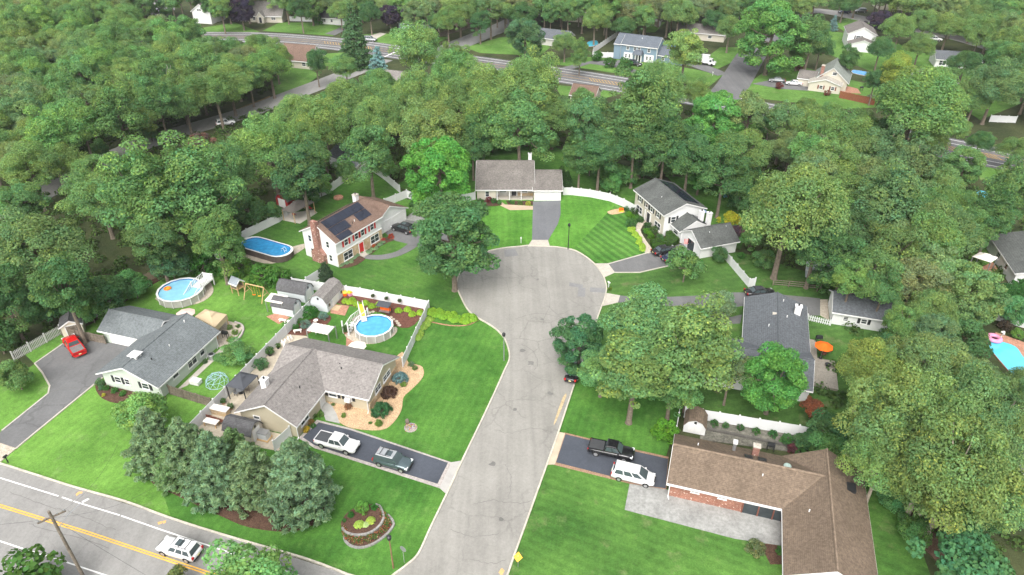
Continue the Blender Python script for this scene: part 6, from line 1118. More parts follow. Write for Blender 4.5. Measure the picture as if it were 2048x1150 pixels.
# canopies
def canopy(name, label, corners, z, m, peak=.9, post=DARK, tier=None, valance=0.0, cat='gazebo'):
    w = [P(x, y, z) for x, y in corners]; cx = sum(a[0] for a in w)/4; cy = sum(a[1] for a in w)/4; o = thing(name, label, cat, (cx, cy, .12)); r = [(a[0]-cx, a[1]-cy) for a in w]
    if sum(r[i][0]*r[(i+1) % 4][1]-r[(i+1) % 4][0]*r[i][1] for i in range(4)) < 0: r = r[::-1]
    k = .3; t = [(a*k, b*k) for a, b in r]
    for i in range(4):
        a, b, c, d = r[i], r[(i+1) % 4], t[(i+1) % 4], t[i]
        MB().add([(*a, z), (*b, z), (*c, z+peak*.72), (*d, z+peak*.72), (*a, z-.05), (*b, z-.05), (*c, z+peak*.72-.05), (*d, z+peak*.72-.05)], [(0, 1, 2, 3), (7, 6, 5, 4), (0, 4, 5, 1), (2, 6, 7, 3)]).build('roof_panel', m, o)
        if valance: MB().add([(*a, z), (*b, z), (*b, z-valance), (*a, z-valance), (a[0]*.99, a[1]*.99, z), (b[0]*.99, b[1]*.99, z), (b[0]*.99, b[1]*.99, z-valance), (a[0]*.99, a[1]*.99, z-valance)], [(0, 3, 2, 1), (4, 5, 6, 7)]).build('curtain', m, o)
        MB().box(a[0]*.94-.06, a[0]*.94+.06, a[1]*.94-.06, a[1]*.94+.06, 0, z).build('post', post, o)
    t2 = [(a*1.25, b*1.25) for a, b in t]; MB().loft([[(a, b, z+peak*.8) for a, b in t2], [(a*.15, b*.15, z+peak+.1) for a, b in t]]).build('top_tier', m, o); return o
canopy('canopy_tent', 'tan canopy tent behind the sage green ranch house', ((390, 634), (411, 619), (454, 630), (430, 656)), 2.3, TAN, .9, WOODT, valance=.9)
canopy('gazebo', 'black hardtop gazebo on the patio of the tan ranch house', ((451, 773), (480, 744), (517, 752), (487, 781)), 2.4, CHAR, .9, DARK)
canopy('pavilion', 'wooden pavilion with bronze roof in the solar panel house garden', ((562, 420), (586, 427), (629, 405), (606, 396)), 2.4, BRONZE, 1.0, WOODT, cat='pavilion')
canopy('canopy_tent', 'white canopy tent among the right hand trees', ((1944, 514), (1960, 505), (1996, 516), (1982, 526)), 2.4, OFFW, .6, GREYM)
aw = thing('awning', 'flat off-white awning on posts before the small grey shed', 'awning', (*P(557, 622), .12), G); MB().loft([[(-1.5, -.9, 2.1), (1.6, -.9, 2.1), (1.6, 1.1, 2.35), (-1.5, 1.1, 2.35)], [(-1.5, -.9, 2.15), (1.6, -.9, 2.15), (1.6, 1.1, 2.4), (-1.5, 1.1, 2.4)]]).build('top', OFFW, aw)
for x in (-1.4, 1.5):
    for y in (-.8, 1.0): MB().box(x-.05, x+.05, y-.05, y+.05, 0, 2.1).build('post', GREYM, aw)
pg = thing('pergola', 'white slatted pergola on the lawn behind the tan ranch house', 'pergola', (*P(646, 682), .08), G)
for k in range(6): MB().loft([[(-1.8+k*.6, -1.0, 2.2), (-1.3+k*.6, -1.0, 2.12), (-1.3+k*.6, 1.1, 2.12), (-1.8+k*.6, 1.1, 2.2)], [(-1.8+k*.6, -1.0, 2.24), (-1.3+k*.6, -1.0, 2.16), (-1.3+k*.6, 1.1, 2.16), (-1.8+k*.6, 1.1, 2.24)]]).build('canvas_slat', OFFW, pg)
for x in (-1.8, 1.8):
    for y in (-1.0, 1.1): MB().box(x-.06, x+.06, y-.06, y+.06, 0, 2.3).build('post', GREYM, pg)
    MB().box(x-.05, x+.05, -1.05, 1.15, 2.26, 2.34).build('beam', GREYM, pg)
def umbrella(label, px, py, r, m, z=2.3, zb=.12, n=8, h=.45):
    o = thing('parasol', label, 'parasol', (*P(px, py, z+zb), zb)); MB().tube([(0, 0, 0), (0, 0, z+.4)], .03, 6).build('pole', GREYM, o); MB().lathe([(.3, 0), (.3, .08), (.05, .1)], 12).build('base', DARK, o)
    for i in range(n):
        a, b = 2*math.pi*i/n, 2*math.pi*(i+1)/n; MB().add([(r*math.cos(a), r*math.sin(a), z-.05), (r*math.cos(b), r*math.sin(b), z-.05), (0, 0, z+h), (r*math.cos(a), r*math.sin(a), z-.08), (r*math.cos(b), r*math.sin(b), z-.08), (0, 0, z+h-.03)], [(0, 1, 2), (5, 4, 3), (0, 3, 4, 1)]).build('canopy_panel', m, o)
    return o
umbrella('off-white parasol between the blue pool and the tan house roof', 714, 692, 1.35, OFFW); umbrella('blush parasol beside the tan canopy tent', 371, 626, 1.45, PINKC, 2.2)
# deck with orange parasol
dk3 = thing('wooden_deck', 'weathered wooden deck beside the steel grey ranch house', 'deck', (*uv(17.2, 87.2), 0), G)
g5 = random.Random(3)
for k in range(26):
    y = -3.6+k*.42; x1 = 3.9 if y < 2.6 else 1.5
    MB().box(.1, x1, y, y+.39, .42, .47+g5.uniform(0, .008)).build('deck_board', DECKW, dk3)
MB().box(.1, 3.85, -3.55, 2.9, .05, .415).build('skirt', DECKW, dk3); MB().box(.15, 1.45, 2.95, 7.2, .05, .414).build('skirt', DECKW, dk3)
umbrella('orange parasol over the table on the wooden deck', 1648, 692, 1.3, ORANGE, 2.2, .47, 8, .6)
def table_set(label, px, py, zb, tm, cm, n=4, r=.6):
    o = thing('patio_table', label, 'table', (*P(px, py, zb), zb)); MB().lathe([(r, .7), (r, .74), (.0, .74)], 16).build('tabletop', tm, o); MB().tube([(0, 0, 0), (0, 0, .7)], .05, 6).build('pedestal', DARK, o); MB().lathe([(.3, 0), (.3, .04), (0, .05)], 12).build('foot', DARK, o); return o
def chair(label, px, py, zb, m, rot, group=None):
    o = thing('patio_chair', label, 'chair', (*P(px, py, zb), zb), rot, group); MB().box(-.25, .25, -.25, .25, .38, .44).build('seat', m, o); MB().box(-.25, .25, .2, .26, .44, .95).build('backrest', m, o)
    for x in (-.22, .22):
        for y in (-.22, .22): MB().box(x-.025, x+.025, y-.025, y+.025, 0, .38).build('leg', DARK, o)
    return o
table_set('wooden table under the orange parasol', 1648, 702, .47, WOODT, WOODT)
for k, (px, py, a, l) in enumerate(((1639, 704, 1.6, 'left of'), (1657, 706, -1.6, 'right of'), (1646, 712, 3.1, 'in front of'), (1650, 697, 0, 'behind'))): chair('dark deck chair '+l+' the table under the orange parasol', px, py, .47, BROWNP, a, 'chairs on the wooden deck')
br = thing('fire_bowl', 'black fire bowl on the wooden deck corner', 'fire bowl', (*P(1655, 732, .47), .47)); MB().lathe([(.1, .1), (.4, .3), (.42, .36), (.36, .34), (.1, .2)], 14).build('bowl', DARK, br); MB().lathe([(.25, 0), (.12, .1)], 10).build('stand', DARK, br)
grl = lambda label, px, py, rot, zb=.13: (lambda o: (MB().box(-.45, .45, -.25, .25, .75, .95).build('firebox', DARK, o), MB().loft([[(-.45, -.25, .955), (.45, -.25, .955), (.45, .25, .955), (-.45, .25, .955)], [(-.42, -.15, 1.2), (.42, -.15, 1.2), (.42, .15, 1.2), (-.42, .15, 1.2)]]).build('lid', DARK, o), [MB().box(x-.03, x+.03, y-.03, y+.03, 0, .75).build('leg', DARK, o) for x in (-.4, .4) for y in (-.2, .2)]))(thing('grill', label, 'grill', (*P(px, py, zb), zb), rot))
grl('covered black grill on the patio of the sage green house', 452, 675, G); grl('black grill on the deck beside the steel grey house wall', 1636, 684, 0, .47); grl('dark grill on the paving behind the brick house', 1540, 900, G); grl('black grill on the terrace of the beige cape house', 1722, 181, 0)
# play things
dome = thing('climbing_dome', 'pale teal geodesic climbing dome on the narrow lawn', 'climbing frame', (*P(435, 766), .1)); rings = [(1.55, .0, 10), (1.35, .75, 10), (.85, 1.25, 5), (.0, 1.5, 1)]
TEAL = mat('pale_teal_steel', (.32, .55, .55), .1, 3, .4); LILAC = mat('pale_blue_steel', (.35, .45, .62), .1, 3, .4)
pr_ = [[(r*math.cos(2*math.pi*(i+.5*k)/n), r*math.sin(2*math.pi*(i+.5*k)/n), z) for i in range(n)] for k, (r, z, n) in enumerate(rings)]
def bar(a, b, m): MB().tube([a, b], .028, 5).build('bar', m, dome)
for i in range(10):
    bar(pr_[0][i], pr_[0][(i+1) % 10], LILAC); bar(pr_[1][i], pr_[1][(i+1) % 10], TEAL); bar(pr_[0][i], pr_[1][i], TEAL); bar(pr_[0][(i+1) % 10], pr_[1][i], LILAC); bar(pr_[1][i], pr_[2][i//2 % 5], TEAL)
for i in range(5): bar(pr_[2][i], pr_[2][(i+1) % 5], LILAC); bar(pr_[2][i], pr_[3][0], TEAL); bar(pr_[2][i], pr_[1][(2*i+9) % 10], LILAC)
sw = thing('swing_set', 'wooden swing set on the lawn beside the clipped bushes', 'swing set', (0, 0, 0)); b1_, b2_ = P(491, 567, 2.5), P(527, 575, 2.5)
sw.location = (b1_[0], b1_[1], .06); B2 = (b2_[0]-b1_[0], b2_[1]-b1_[1]); MB().tube([(0, 0, 2.45), (*B2, 2.45)], .09, 6).build('top_beam', WOODT, sw); L2 = math.hypot(*B2); nn = (-B2[1]/L2, B2[0]/L2)
for bx, by in ((0, 0), B2):
    for s in (-1.2, 1.2): MB().tube([(bx, by, 2.42), (bx+nn[0]*s, by+nn[1]*s, 0)], .07, 6).build('leg', WOODT, sw)
    MB().tube([(bx+nn[0]*.7, by+nn[1]*.7, 1.1), (bx-nn[0]*.7, by-nn[1]*.7, 1.1)], .05, 6).build('brace', WOODT, sw)
for t, m_ in ((.35, ORANGE), (.65, YELP)):
    x, y = B2[0]*t, B2[1]*t; st_ = MB().box(x-.25, x+.25, y-.1, y+.1, .5, .55).build('swing_seat', m_, sw)
    for s in (-.2, .2): MB().tube([(x+s, y, .55), (x+s, y, 2.4)], .015, 4).build('rope', YELP, st_)
ph = thing('playhouse', 'wooden playhouse with grey roof at the end of the swing set', 'playhouse', (*P(478, 586), .06), R_(-30)); MB().box(-.8, .8, -.7, .7, 1.1, 1.2).build('floor', WOODT, ph)
for x in (-.75, .75):
    for y in (-.65, .65): MB().box(x-.06, x+.06, y-.06, y+.06, 0, 2.2).build('post', WOODT, ph)
for y in (-.65, .65):
    for k in range(7): MB().box(-.72+k*.21, -.56+k*.21, y-.02, y+.02, 1.2, 1.8).build('slat', WOODG, ph)
gable(ph, -.8, .8, -.7, .7, 2.2, .6, 'x', WOODT, mat('grey_canvas', (.25, .28, .31), .1, 2), .15, .12, walls=False); MB().loft([[(-.8, -.3, 1.2), (-.8, .3, 1.2), (-.8, .3, 1.25), (-.8, -.3, 1.25)], [(-2.1, -.3, .15), (-2.1, .3, .15), (-2.1, .3, .2), (-2.1, -.3, .2)]]).build('slide', DARK, ph)
for k, (px, py, c_, l) in enumerate(((676, 585, PINK, 'pink'), (684, 588, YELP, 'yellow'), (690, 592, ORANGE, 'orange'), (694, 586, mat('aqua_plastic', (.05, .4, .5), .1, 2, .4), 'aqua'), (701, 592, PINK, 'coral'))):
    o = thing('toy_house', l+' plastic play piece in the cluster beside the white barn shed', 'toy', (*P(px, py), .13), k); MB().box(-.35, .35, -.3, .3, 0, .55).build('body', c_, o, bevel=.08); MB().loft([[(-.4, -.35, .56), (.4, -.35, .56), (.4, .35, .56), (-.4, .35, .56)], [(-.1, -.3, .9), (.1, -.3, .9), (.1, .3, .9), (-.1, .3, .9)]]).build('roof', c_ if k % 2 else YELP, o)
sb = thing('swing_bench', 'garden swing bench with striped canopy behind the blue pool', 'swing bench', (*P(770, 629), .13), G); MB().box(-.9, .9, -.25, .35, .45, .52).build('seat', GREYM, sb); MB().box(-.9, .9, .3, .38, .52, 1.1).build('backrest', ORANGE, sb); MB().loft([[(-1.1, -.7, 1.75), (1.1, -.7, 1.75), (1.1, .6, 1.95), (-1.1, .6, 1.95)], [(-1.1, -.7, 1.8), (1.1, -.7, 1.8), (1.1, .6, 2.0), (-1.1, .6, 2.0)]]).build('canopy', CHAR, sb)
for x in (-1.05, 1.05):
    for y in (-.6, .6): MB().tube([(x, y, 0), (x, 0, 1.85)], .04, 6).build('leg', DARK, sb)
for k, (px, py) in enumerate(((782, 636), (787, 640), (793, 644), (796, 648), (799, 652), (739, 627), (746, 625))):
    tag(MB().lathe([(.28, 0), (.3, .03), (.28, .06), (0, .06)], 9).build('stepping_stone', PEBBLE), 'flat stepping stone set in the red mulch around the blue pool', 'stone', 'stepping stones in the red mulch').location = (*P(px, py), .128)
# patio furniture, pots and small things
bench_l = {(566, 645): 'left pale bench on the brick square below the awning', (582, 648): 'right pale bench on the brick square below the awning', (596, 666): 'white curved bench by the shrub bed', (393, 768): 'white storage chest on the slab beside the sage green house'}
for (px, py), l in bench_l.items():
    o = thing('garden_bench' if 'chest' not in l else 'storage_chest', l, 'bench' if 'chest' not in l else 'chest', (*P(px, py), .14), G+(.5 if 'curved' in l else 0))
    if 'chest' in l: MB().box(-.7, .7, -.45, .45, 0, .55).build('body', TRIM, o, bevel=.03); MB().box(-.74, .74, -.49, .49, .555, .64).build('lid', TRIM, o, bevel=.02)
    else:
        MB().box(-.6, .6, -.2, .2, .36, .44).build('seat', OFFW, o)
        for x in (-.45, .45): MB().box(x-.08, x+.08, -.16, .16, 0, .36).build('leg', OFFW, o)
ac = thing('air_conditioner', 'grey round air conditioner beside the sage green house wall', 'air conditioner', (*P(425, 718), .13)); MB().lathe([(.5, 0), (.5, .75), (.42, .8), (.3, .78)], 20).build('casing', GREYM, ac); MB().lathe([(.36, .785), (.36, .8), (0, .8)], 16).build('fan_grille', DARK, ac)
bb = thing('bird_bath', 'white bird bath in the shrub bed behind the white fence', 'bird bath', (*P(633, 650), .13)); MB().lathe([(.22, 0), (.1, .1), (.08, .6), (.15, .65)], 12).build('pedestal', OFFW, bb); MB().lathe([(.1, .64), (.35, .74), (.36, .8), (.2, .74)], 14).build('basin', OFFW, bb)
for k, (px, py, l) in enumerate(((541, 712, 'big dark pot with a leafy plant beside the tan house wall'), (557, 698, 'small dark pot on the slab path'), (463, 820, 'small potted plant beside the outdoor counter'), (448, 809, 'clay pot with a plant by the white fence'), (692, 668, 'potted palm at the foot of the pool stairs'))):
    o = thing('potted_plant', l, 'potted plant', (*P(px, py), .13)); r = .4 if k in (0, 4) else .25; MB().lathe([(r*.7, 0), (r, r*1.1), (r*.9, r*1.1), (r*.6, r*.5)], 14).build('pot', DARK if k < 2 else BRICKP, o); me = PROTO['shrub'][k % 3][0]; q = bpy.data.objects.new('foliage', me); link(q, o); q.scale = (r*1.7,)*3; q.location = (0, 0, r*1.0); q.color = (.08, .16, .05, 1)
for k, (px, py) in enumerate(((566, 690), (572, 688), (578, 683), (570, 694), (583, 680))):
    o = thing('garden_statue', ['pale garden statue on the slab path, nearest the tan roof', 'pale garden statue on the slab path, second from the roof', 'pale garden statue on the slab path, middle of the row', 'pale garden statue on the slab path, lowest of the row', 'pale garden statue on the slab path, nearest the shrub bed'][k], 'statue', (*P(px, py), .13), k, 'statues on the slab path'); MB().box(-.22, .22, -.22, .22, 0, .25).build('plinth', OFFW, o); MB().lathe([(.18, .25), (.22, .45), (.12, .65), (.14, .75), (.02, .88)], 10).build('figure', OFFW, o)
ct = thing('outdoor_counter', 'stone outdoor counter on the patio beside the white fence', 'counter', (*P(441, 828), .13), G); MB().box(-1.3, 1.3, -.4, .4, 0, .9).build('base', STONEW, ct); MB().box(-1.4, 1.4, -.5, .5, .9, 1.0).build('countertop', OFFW, ct)
for k in range(4): o = chair('dark stool before the stone outdoor counter', 420+k*9, 838+k*3, .13, BROWNP, G+3.14, 'stools at the counter')
tb = thing('picnic_table', 'pale long table at the end of the patio near the pines', 'table', (*P(425, 852), .13), G); MB().box(-1.0, 1.0, -.45, .45, .7, .76).build('tabletop', OFFW, tb)
for x in (-.85, .85):
    for y in (-.35, .35): MB().box(x-.05, x+.05, y-.05, y+.05, 0, .7).build('leg', WOODT, tb)
bx_ = thing('generator_box', 'pale utility box on a wooden base beside the beige barn shed', 'utility box', (*P(530, 878), .13), G); MB().box(-.8, .8, -.6, .6, 0, .15).build('base', WOODT, bx_); MB().box(-.65, .65, -.45, .45, .15, 1.1).build('cabinet', GW, bx_, bevel=.03); MB().box(-.68, .68, -.48, .48, 1.1, 1.18).build('lid', GREYM, bx_)
fence('white_fence', 'short white fence between the utility box and the white pickup', [P(551, 903), P(583, 874)], 1.8)
table_set('round table under the black gazebo', 483, 786, .13, GREYM, DARK); chair('grey chair under the black gazebo', 474, 790, .13, GREYM, 1.2); chair('wooden chair beside the table under the black gazebo', 496, 784, .13, WOODG, -1.2)
fl = thing('flag', 'small striped flag on a pole beside the beige barn shed', 'flag', (*P(456, 868), .13)); MB().tube([(0, 0, 0), (0, 0, 2.2)], .025, 6).build('pole', GREYM, fl)
for k in range(7): MB().box(.03, .75, -.01, .01, 1.35+k*.1, 1.45+k*.1).build('stripe', REDP if k % 2 == 0 else TRIM, fl)
MB().box(.03, .33, -.016, .016, 1.75, 2.05).build('canton', PN, fl)
fl2 = thing('flag', 'striped flag hanging in the garage opening of the right white house', 'flag', (*P(1370, 497), .3)); MB().tube([(0, 0, 1.9), (-.5, -.5, 2.3)], .025, 6).build('pole', TRIM, fl2)
for k in range(7): MB().box(-.5+k*.1, -.4+k*.1, -.55, -.53, .9, 2.0).build('stripe', REDP if k % 2 == 0 else TRIM, fl2)
oc_ = thing('garden_ornament', 'orange garden ornament at the striped lawn edge', 'ornament', (*P(1242, 424), .12)); MB().box(-.45, .45, -.25, .25, .3, .75).build('box', ORANGE, oc_, bevel=.1); MB().box(-.5, .5, -.2, .2, 0, .3).build('stand', YELP, oc_)
for k, (px, py, l) in enumerate(((589, 432, 'red outdoor chair under the pavilion, left of the posts'), (622, 420, 'red outdoor chair under the pavilion, right end'))): chair(l, px, py, .13, REDP, 2.5)
fp = thing('fire_pit', 'round stone fire pit on the garden lawn near the pavilion', 'fire pit', (*P(677, 397), .06)); MB().lathe([(1.0, 0), (1.0, .35), (.75, .35), (.7, .1), (0, .1)], 18).build('ring', BRICKP, fp)
ch = thing('patio_chair', 'teal garden chair on the lawn behind the right white house', 'chair', (*P(1450, 395), .06), .4); MB().box(-.3, .3, -.3, .3, .35, .42).build('seat', mat('teal_plastic', (.08, .25, .28), .1, 2), ch); MB().box(-.3, .3, .25, .32, .42, 1.0).build('backrest', MATS['teal_plastic'], ch)
for x in (-.25, .25): MB().box(x-.03, x+.03, -.28, .28, 0, .35).build('leg', MATS['teal_plastic'], ch)
bw = thing('barrel_planter', 'tipped barrel spilling flowers on the deep green lawn', 'planter', (*P(820, 850), .06), .3); MB().loft([[(.28*math.cos(a*.523)*q-0.25+yy*0, yy, .28+.28*math.sin(a*.523)*q) for a in range(12)] for yy, q in ((.1, .85), (.4, 1), (.7, .85))]).build('barrel', WOODG, bw); MB().lathe([(.85, 0), (.85, .05), (.0, .06)], 16, (0, -.6)).build('stone_bed', PAVEB, bw)
g = np.random.default_rng(4)
def flowers(name, parent, p_, cols, size=.1, n_=6):
    """a patch of blossoms and leaves, too many to tell apart"""
    P_ = []; C_ = []
    for q in p_:
        for k in range(n_): P_.append((q[0]+g.normal()*.09, q[1]+g.normal()*.09, q[2]+g.uniform(.03, .22))); C_.append(cols[g.integers(len(cols))])
    P_ = np.array(P_); m = leaf_mesh(name, P_, np.tile((0, 0, 1.0), (len(P_), 1))+g.normal(size=P_.shape)*.4, size, 1.0, .2, 5, np.array(C_)); o = bpy.data.objects.new(name, m); link(o, parent); o.color = (1, 1, 1, 1); o['kind'] = 'stuff'; return o
RED3 = [(.32, .06, .045), (.36, .12, .07), (.06, .13, .035), (.08, .16, .04), (.1, .18, .05), (.07, .15, .04), (.09, .17, .05), (.4, .26, .16)]
flowers('flowers', bw, [(g.normal()*.35, -.6+g.normal()*.3, .05) for _ in range(40)], [(.6, .5, .02), (.5, .03, .03), (.7, .7, .7), (.35, .2, .5), (.1, .2, .05)], .13)
# the two-tier round flower bed with its stone edging
bedc = P(725, 1045); fb = thing('flower_bed', 'two-tier round flower bed edged with grey stone blocks', 'flower bed', (*bedc, .06))
def cp5(s, z=0): return [(q[0]-bedc[0], q[1]-bedc[1]) for q in [P(660+float(a.split(',')[0])*.113, 980+float(a.split(',')[1])*.113, z) for a in s.split()]]
lowb = cp5('255,800 262,880 330,960 430,1005 540,1015 680,985 800,930 930,840 1030,750 1100,660 1125,590 1090,510 1020,440 960,430 900,600 600,780 400,790', .18); upb = cp5('215,660 270,735 380,780 520,790 680,760 820,680 910,580 945,480 925,380 880,290 800,250 700,260 500,300 330,380 230,500 190,600', .36)
MB().prism(smooth(lowb, 2, True), 0, .12).build('lower_soil', MULCH, fb); MB().prism(smooth(upb, 2, True), 0, .32).build('upper_soil', MULCH, fb)
def blocks(path, h, n0, m):
    pth = smooth(path, 8); d = [0]
    for a, b in zip(pth, pth[1:]): d.append(d[-1]+math.hypot(b[0]-a[0], b[1]-a[1]))
    n = int(d[-1]/.36); rg = random.Random(n0)
    for k in range(n):
        t = (k+.5)*d[-1]/n; i = max(j for j in range(len(d)) if d[j] <= t); i = min(i, len(pth)-2); f = (t-d[i])/(d[i+1]-d[i]+1e-9); x = pth[i][0]+(pth[i+1][0]-pth[i][0])*f; y = pth[i][1]+(pth[i+1][1]-pth[i][1])*f; a = math.atan2(pth[i+1][1]-pth[i][1], pth[i+1][0]-pth[i][0])
        for lv in range(max(1, int(h/.18))): MB().box(x-.165, x+.165, y-.13, y+.13, lv*.18+.004, lv*.18+.172, a+rg.uniform(-.06, .06)).build('stone_block', m, fb)
SB = mat('grey_block', (.24, .235, .22), .15, 1.5, .9, .2, 0, 0, (5, .2))
blocks(lowb[:14], .18, 1, SB); blocks(upb[:11], .4, 2, SB)
def between(a, b, n, z):
    return [(lambda t, s: (a[i][0]*(1-s)+b[j][0]*s, a[i][1]*(1-s)+b[j][1]*s, z))(0, g.uniform(.25, .85)) for i, j in [(lambda q: (int(q*(len(a)-1)), int(q*(len(b)-1))))(g.random()) for _ in range(n)]]
la_, ub_ = smooth(lowb[:14], 6), smooth(upb[:9], 9); flowers('flowers', fb, between(la_, ub_, 230, .1), RED3, .15, 7)
flowers('flowers', fb, [(x*.93, y*.93, .3) for x, y in smooth(upb[7:10], 6)]+[(x*.9, y*.9, .3) for x, y in smooth(upb[0:2], 8)], RED3, .12, 5)
def at5(X, Y): return 660+X*.113, 980+Y*.113
for X, Y, r, k_, c_, l in ((580, 360, 13.5, 'shrub', (.1, .2, .035), 'leafy light green shrub at the top of the round flower bed'), (370, 480, 7.5, 'shrub', (.04, .13, .025), 'dark green shrub at the left of the round flower bed'), (785, 345, 7.5, 'shrub', (.045, .14, .025), 'dark green shrub at the right of the round flower bed'), (250, 570, 4.5, 'shrub', (.05, .12, .03), 'tiny green shrub at the left rim of the round flower bed'),
        (520, 640, 10, 'hosta', (.28, .34, .06), 'larger lime hosta in the round flower bed'), (640, 640, 7, 'hosta', (.36, .4, .14), 'pale hosta between the two lime hostas of the flower bed'), (725, 570, 9.5, 'hosta', (.28, .34, .06), 'right lime hosta in the round flower bed')):
    x, y = at5(X, Y); T(k_, x, y, r, l, cat='shrub' if k_ == 'shrub' else 'hosta', col=c_, z=.33)
# shrubs, hostas, beds
SHR = [
 (405, 530, 27, (.045, .115, .022), 'clipped round bush nearest the pale round pool'), (455, 540, 20, (.05, .125, .022), 'middle clipped bush behind the playhouse'), (482, 536, 22, (.075, .15, .025), 'lighter clipped bush left of the solar panel house lawn'), (527, 552, 27, (.065, .145, .025), 'large clipped bush above the swing set'), (560, 552, 26, (.07, .15, .025), 'large clipped bush nearest the white fence corner'),
 (622, 624, 15, (.045, .125, .022), 'green conical bush against the white and grey barn shed'), (610, 649, 11, (.12, .17, .12), 'silver-blue round shrub left of the bird bath'), (647, 633, 9.5, (.12, .17, .12), 'silver-blue round shrub right of the bird bath'), (592, 655, 7, (.06, .14, .03), 'small green shrub beside the white curved bench'), (599, 642, 7, (.07, .15, .03), 'small light green shrub along the white fence'),
 (519, 728, 15, (.06, .13, .05), 'leafy green bush on the slab beside the white fence'), (1332, 864, 25, (.1, .2, .02), 'round lime green bush at the corner of the brick house'), (1242, 459, 9, (.05, .12, .025), 'x'),
]
for px, py, r, c_, l in SHR:
    if l != 'x': T('shrub', px, py, r, l, cat='bush', col=c_)
T('arborvitae', 651, 548, 13, 'dark conical yew at the corner of the short white fence', cat='shrub', col=(.05, .075, .035)); T('arborvitae', 1124, 352, 10, 'dark conical evergreen right of the two car garage', cat='shrub'); T('arborvitae', 1134, 362, 10, 'second conical evergreen right of the two car garage', cat='shrub')
for k in range(7): T('arborvitae', 1976+k*13, 610-k*4, 16, 'tall evergreen of the hedge behind the kidney pool', cat='shrub', col=(.05, .12, .03), group='evergreen hedge by the kidney pool', zs=1.2)
T('understory', 470, 708, 34, 'loose flowering shrub thicket left of the long white fence', cat='bush', col=(.07, .14, .04), zs=.5)
T('weeping', 763, 818, 22, 'weeping dark green evergreen in the gravel bed corner', cat='shrub', col=(.035, .09, .03)); T('weeping', 779, 783, 18, 'purple-brown weeping maple in the gravel bed', cat='shrub', col=(.075, .045, .03)); T('weeping', 800, 755, 17, 'blue weeping spruce in the gravel bed', cat='shrub', col=(.11, .17, .15))
for px, py, r, c_, l in ((757, 847, 9, (.13, .2, .04), 'lime shrub at the driveway edge of the gravel bed'), (687, 830, 6, (.13, .19, .04), 'small lime tuft in the middle of the gravel bed'), (667, 809, 4.5, (.1, .16, .05), 'tiny green tuft near the flagstone walk'), (740, 846, 4, (.08, .17, .04), 'tiny tuft beside the lime shrub'), (822, 728, 7, (.12, .16, .07), 'pale green tuft at the top of the gravel bed'), (829, 736, 6, (.13, .19, .05), 'lime tuft at the right of the gravel bed'), (808, 769, 7, (.13, .2, .04), 'lime tuft beside the purple-brown maple'), (697, 812, 8, (.2, .1, .05), 'rust coloured small maple by the tan house window'), (630, 813, 7, (.3, .05, .05), 'red flowering shrub by the house door'), (642, 798, 6, (.22, .06, .05), 'red shrub in the inner corner of the tan house'), (626, 852, 6, (.05, .14, .03), 'small round green shrub at the driveway curve'), (613, 858, 8, (.35, .26, .03), 'yellow flowering shrub at the driveway curve'), (622, 844, 7, (.25, .14, .04), 'orange flowering shrub by the bay window'), (640, 829, 7, (.1, .16, .04), 'green shrub beside the flagstone walk'), (627, 832, 6, (.09, .15, .04), 'low shrub under the bay window')): T('shrub', px, py, r, l, cat='shrub', col=c_)
for px, py, r, c_, l in ((200, 766, 9, (.08, .14, .05), 'grey-green shrub at the left of the sage house bed'), (213, 776, 7, (.06, .14, .03), 'green shrub left of the sage house window'), (230, 781, 7, (.06, .14, .03), 'round green shrub below the sage house windows'), (246, 786, 7.5, (.06, .14, .03), 'round green shrub right in the sage house bed'), (208, 790, 4, (.35, .3, .03), 'yellow flower tuft in the sage house bed'), (204, 776, 6, (.09, .15, .06), 'pale green tuft in the sage house bed'), (327, 605, 5, (.06, .14, .03), 'small shrub at the left of the pale pool wall'), (361, 607, 5, (.06, .14, .03), 'small shrub at the right of the pale pool wall'), (460, 655, 6, (.12, .18, .04), 'lime shrub at the patio curve'), (470, 665, 7, (.12, .19, .04), 'lime shrub in the middle of the patio curve'), (462, 678, 8, (.13, .2, .05), 'variegated shrub at the lower patio curve'), (476, 652, 5, (.08, .15, .04), 'small shrub at the end of the patio curve'), (409, 724, 6, (.07, .12, .05), 'low shrub beside the air conditioner'), (318, 545, 8, (.08, .16, .03), 'light shrub in the mulch border by the tan fence'), (285, 578, 9, (.08, .16, .03), 'light shrub in the mulch border behind the ranch wing'), (262, 590, 8, (.1, .18, .04), 'pale shrub in the mulch border near the picket fence'), (215, 620, 7, (.06, .13, .03), 'shrub at the lower end of the mulch border')): T('shrub', px, py, r, l, cat='shrub', col=c_)
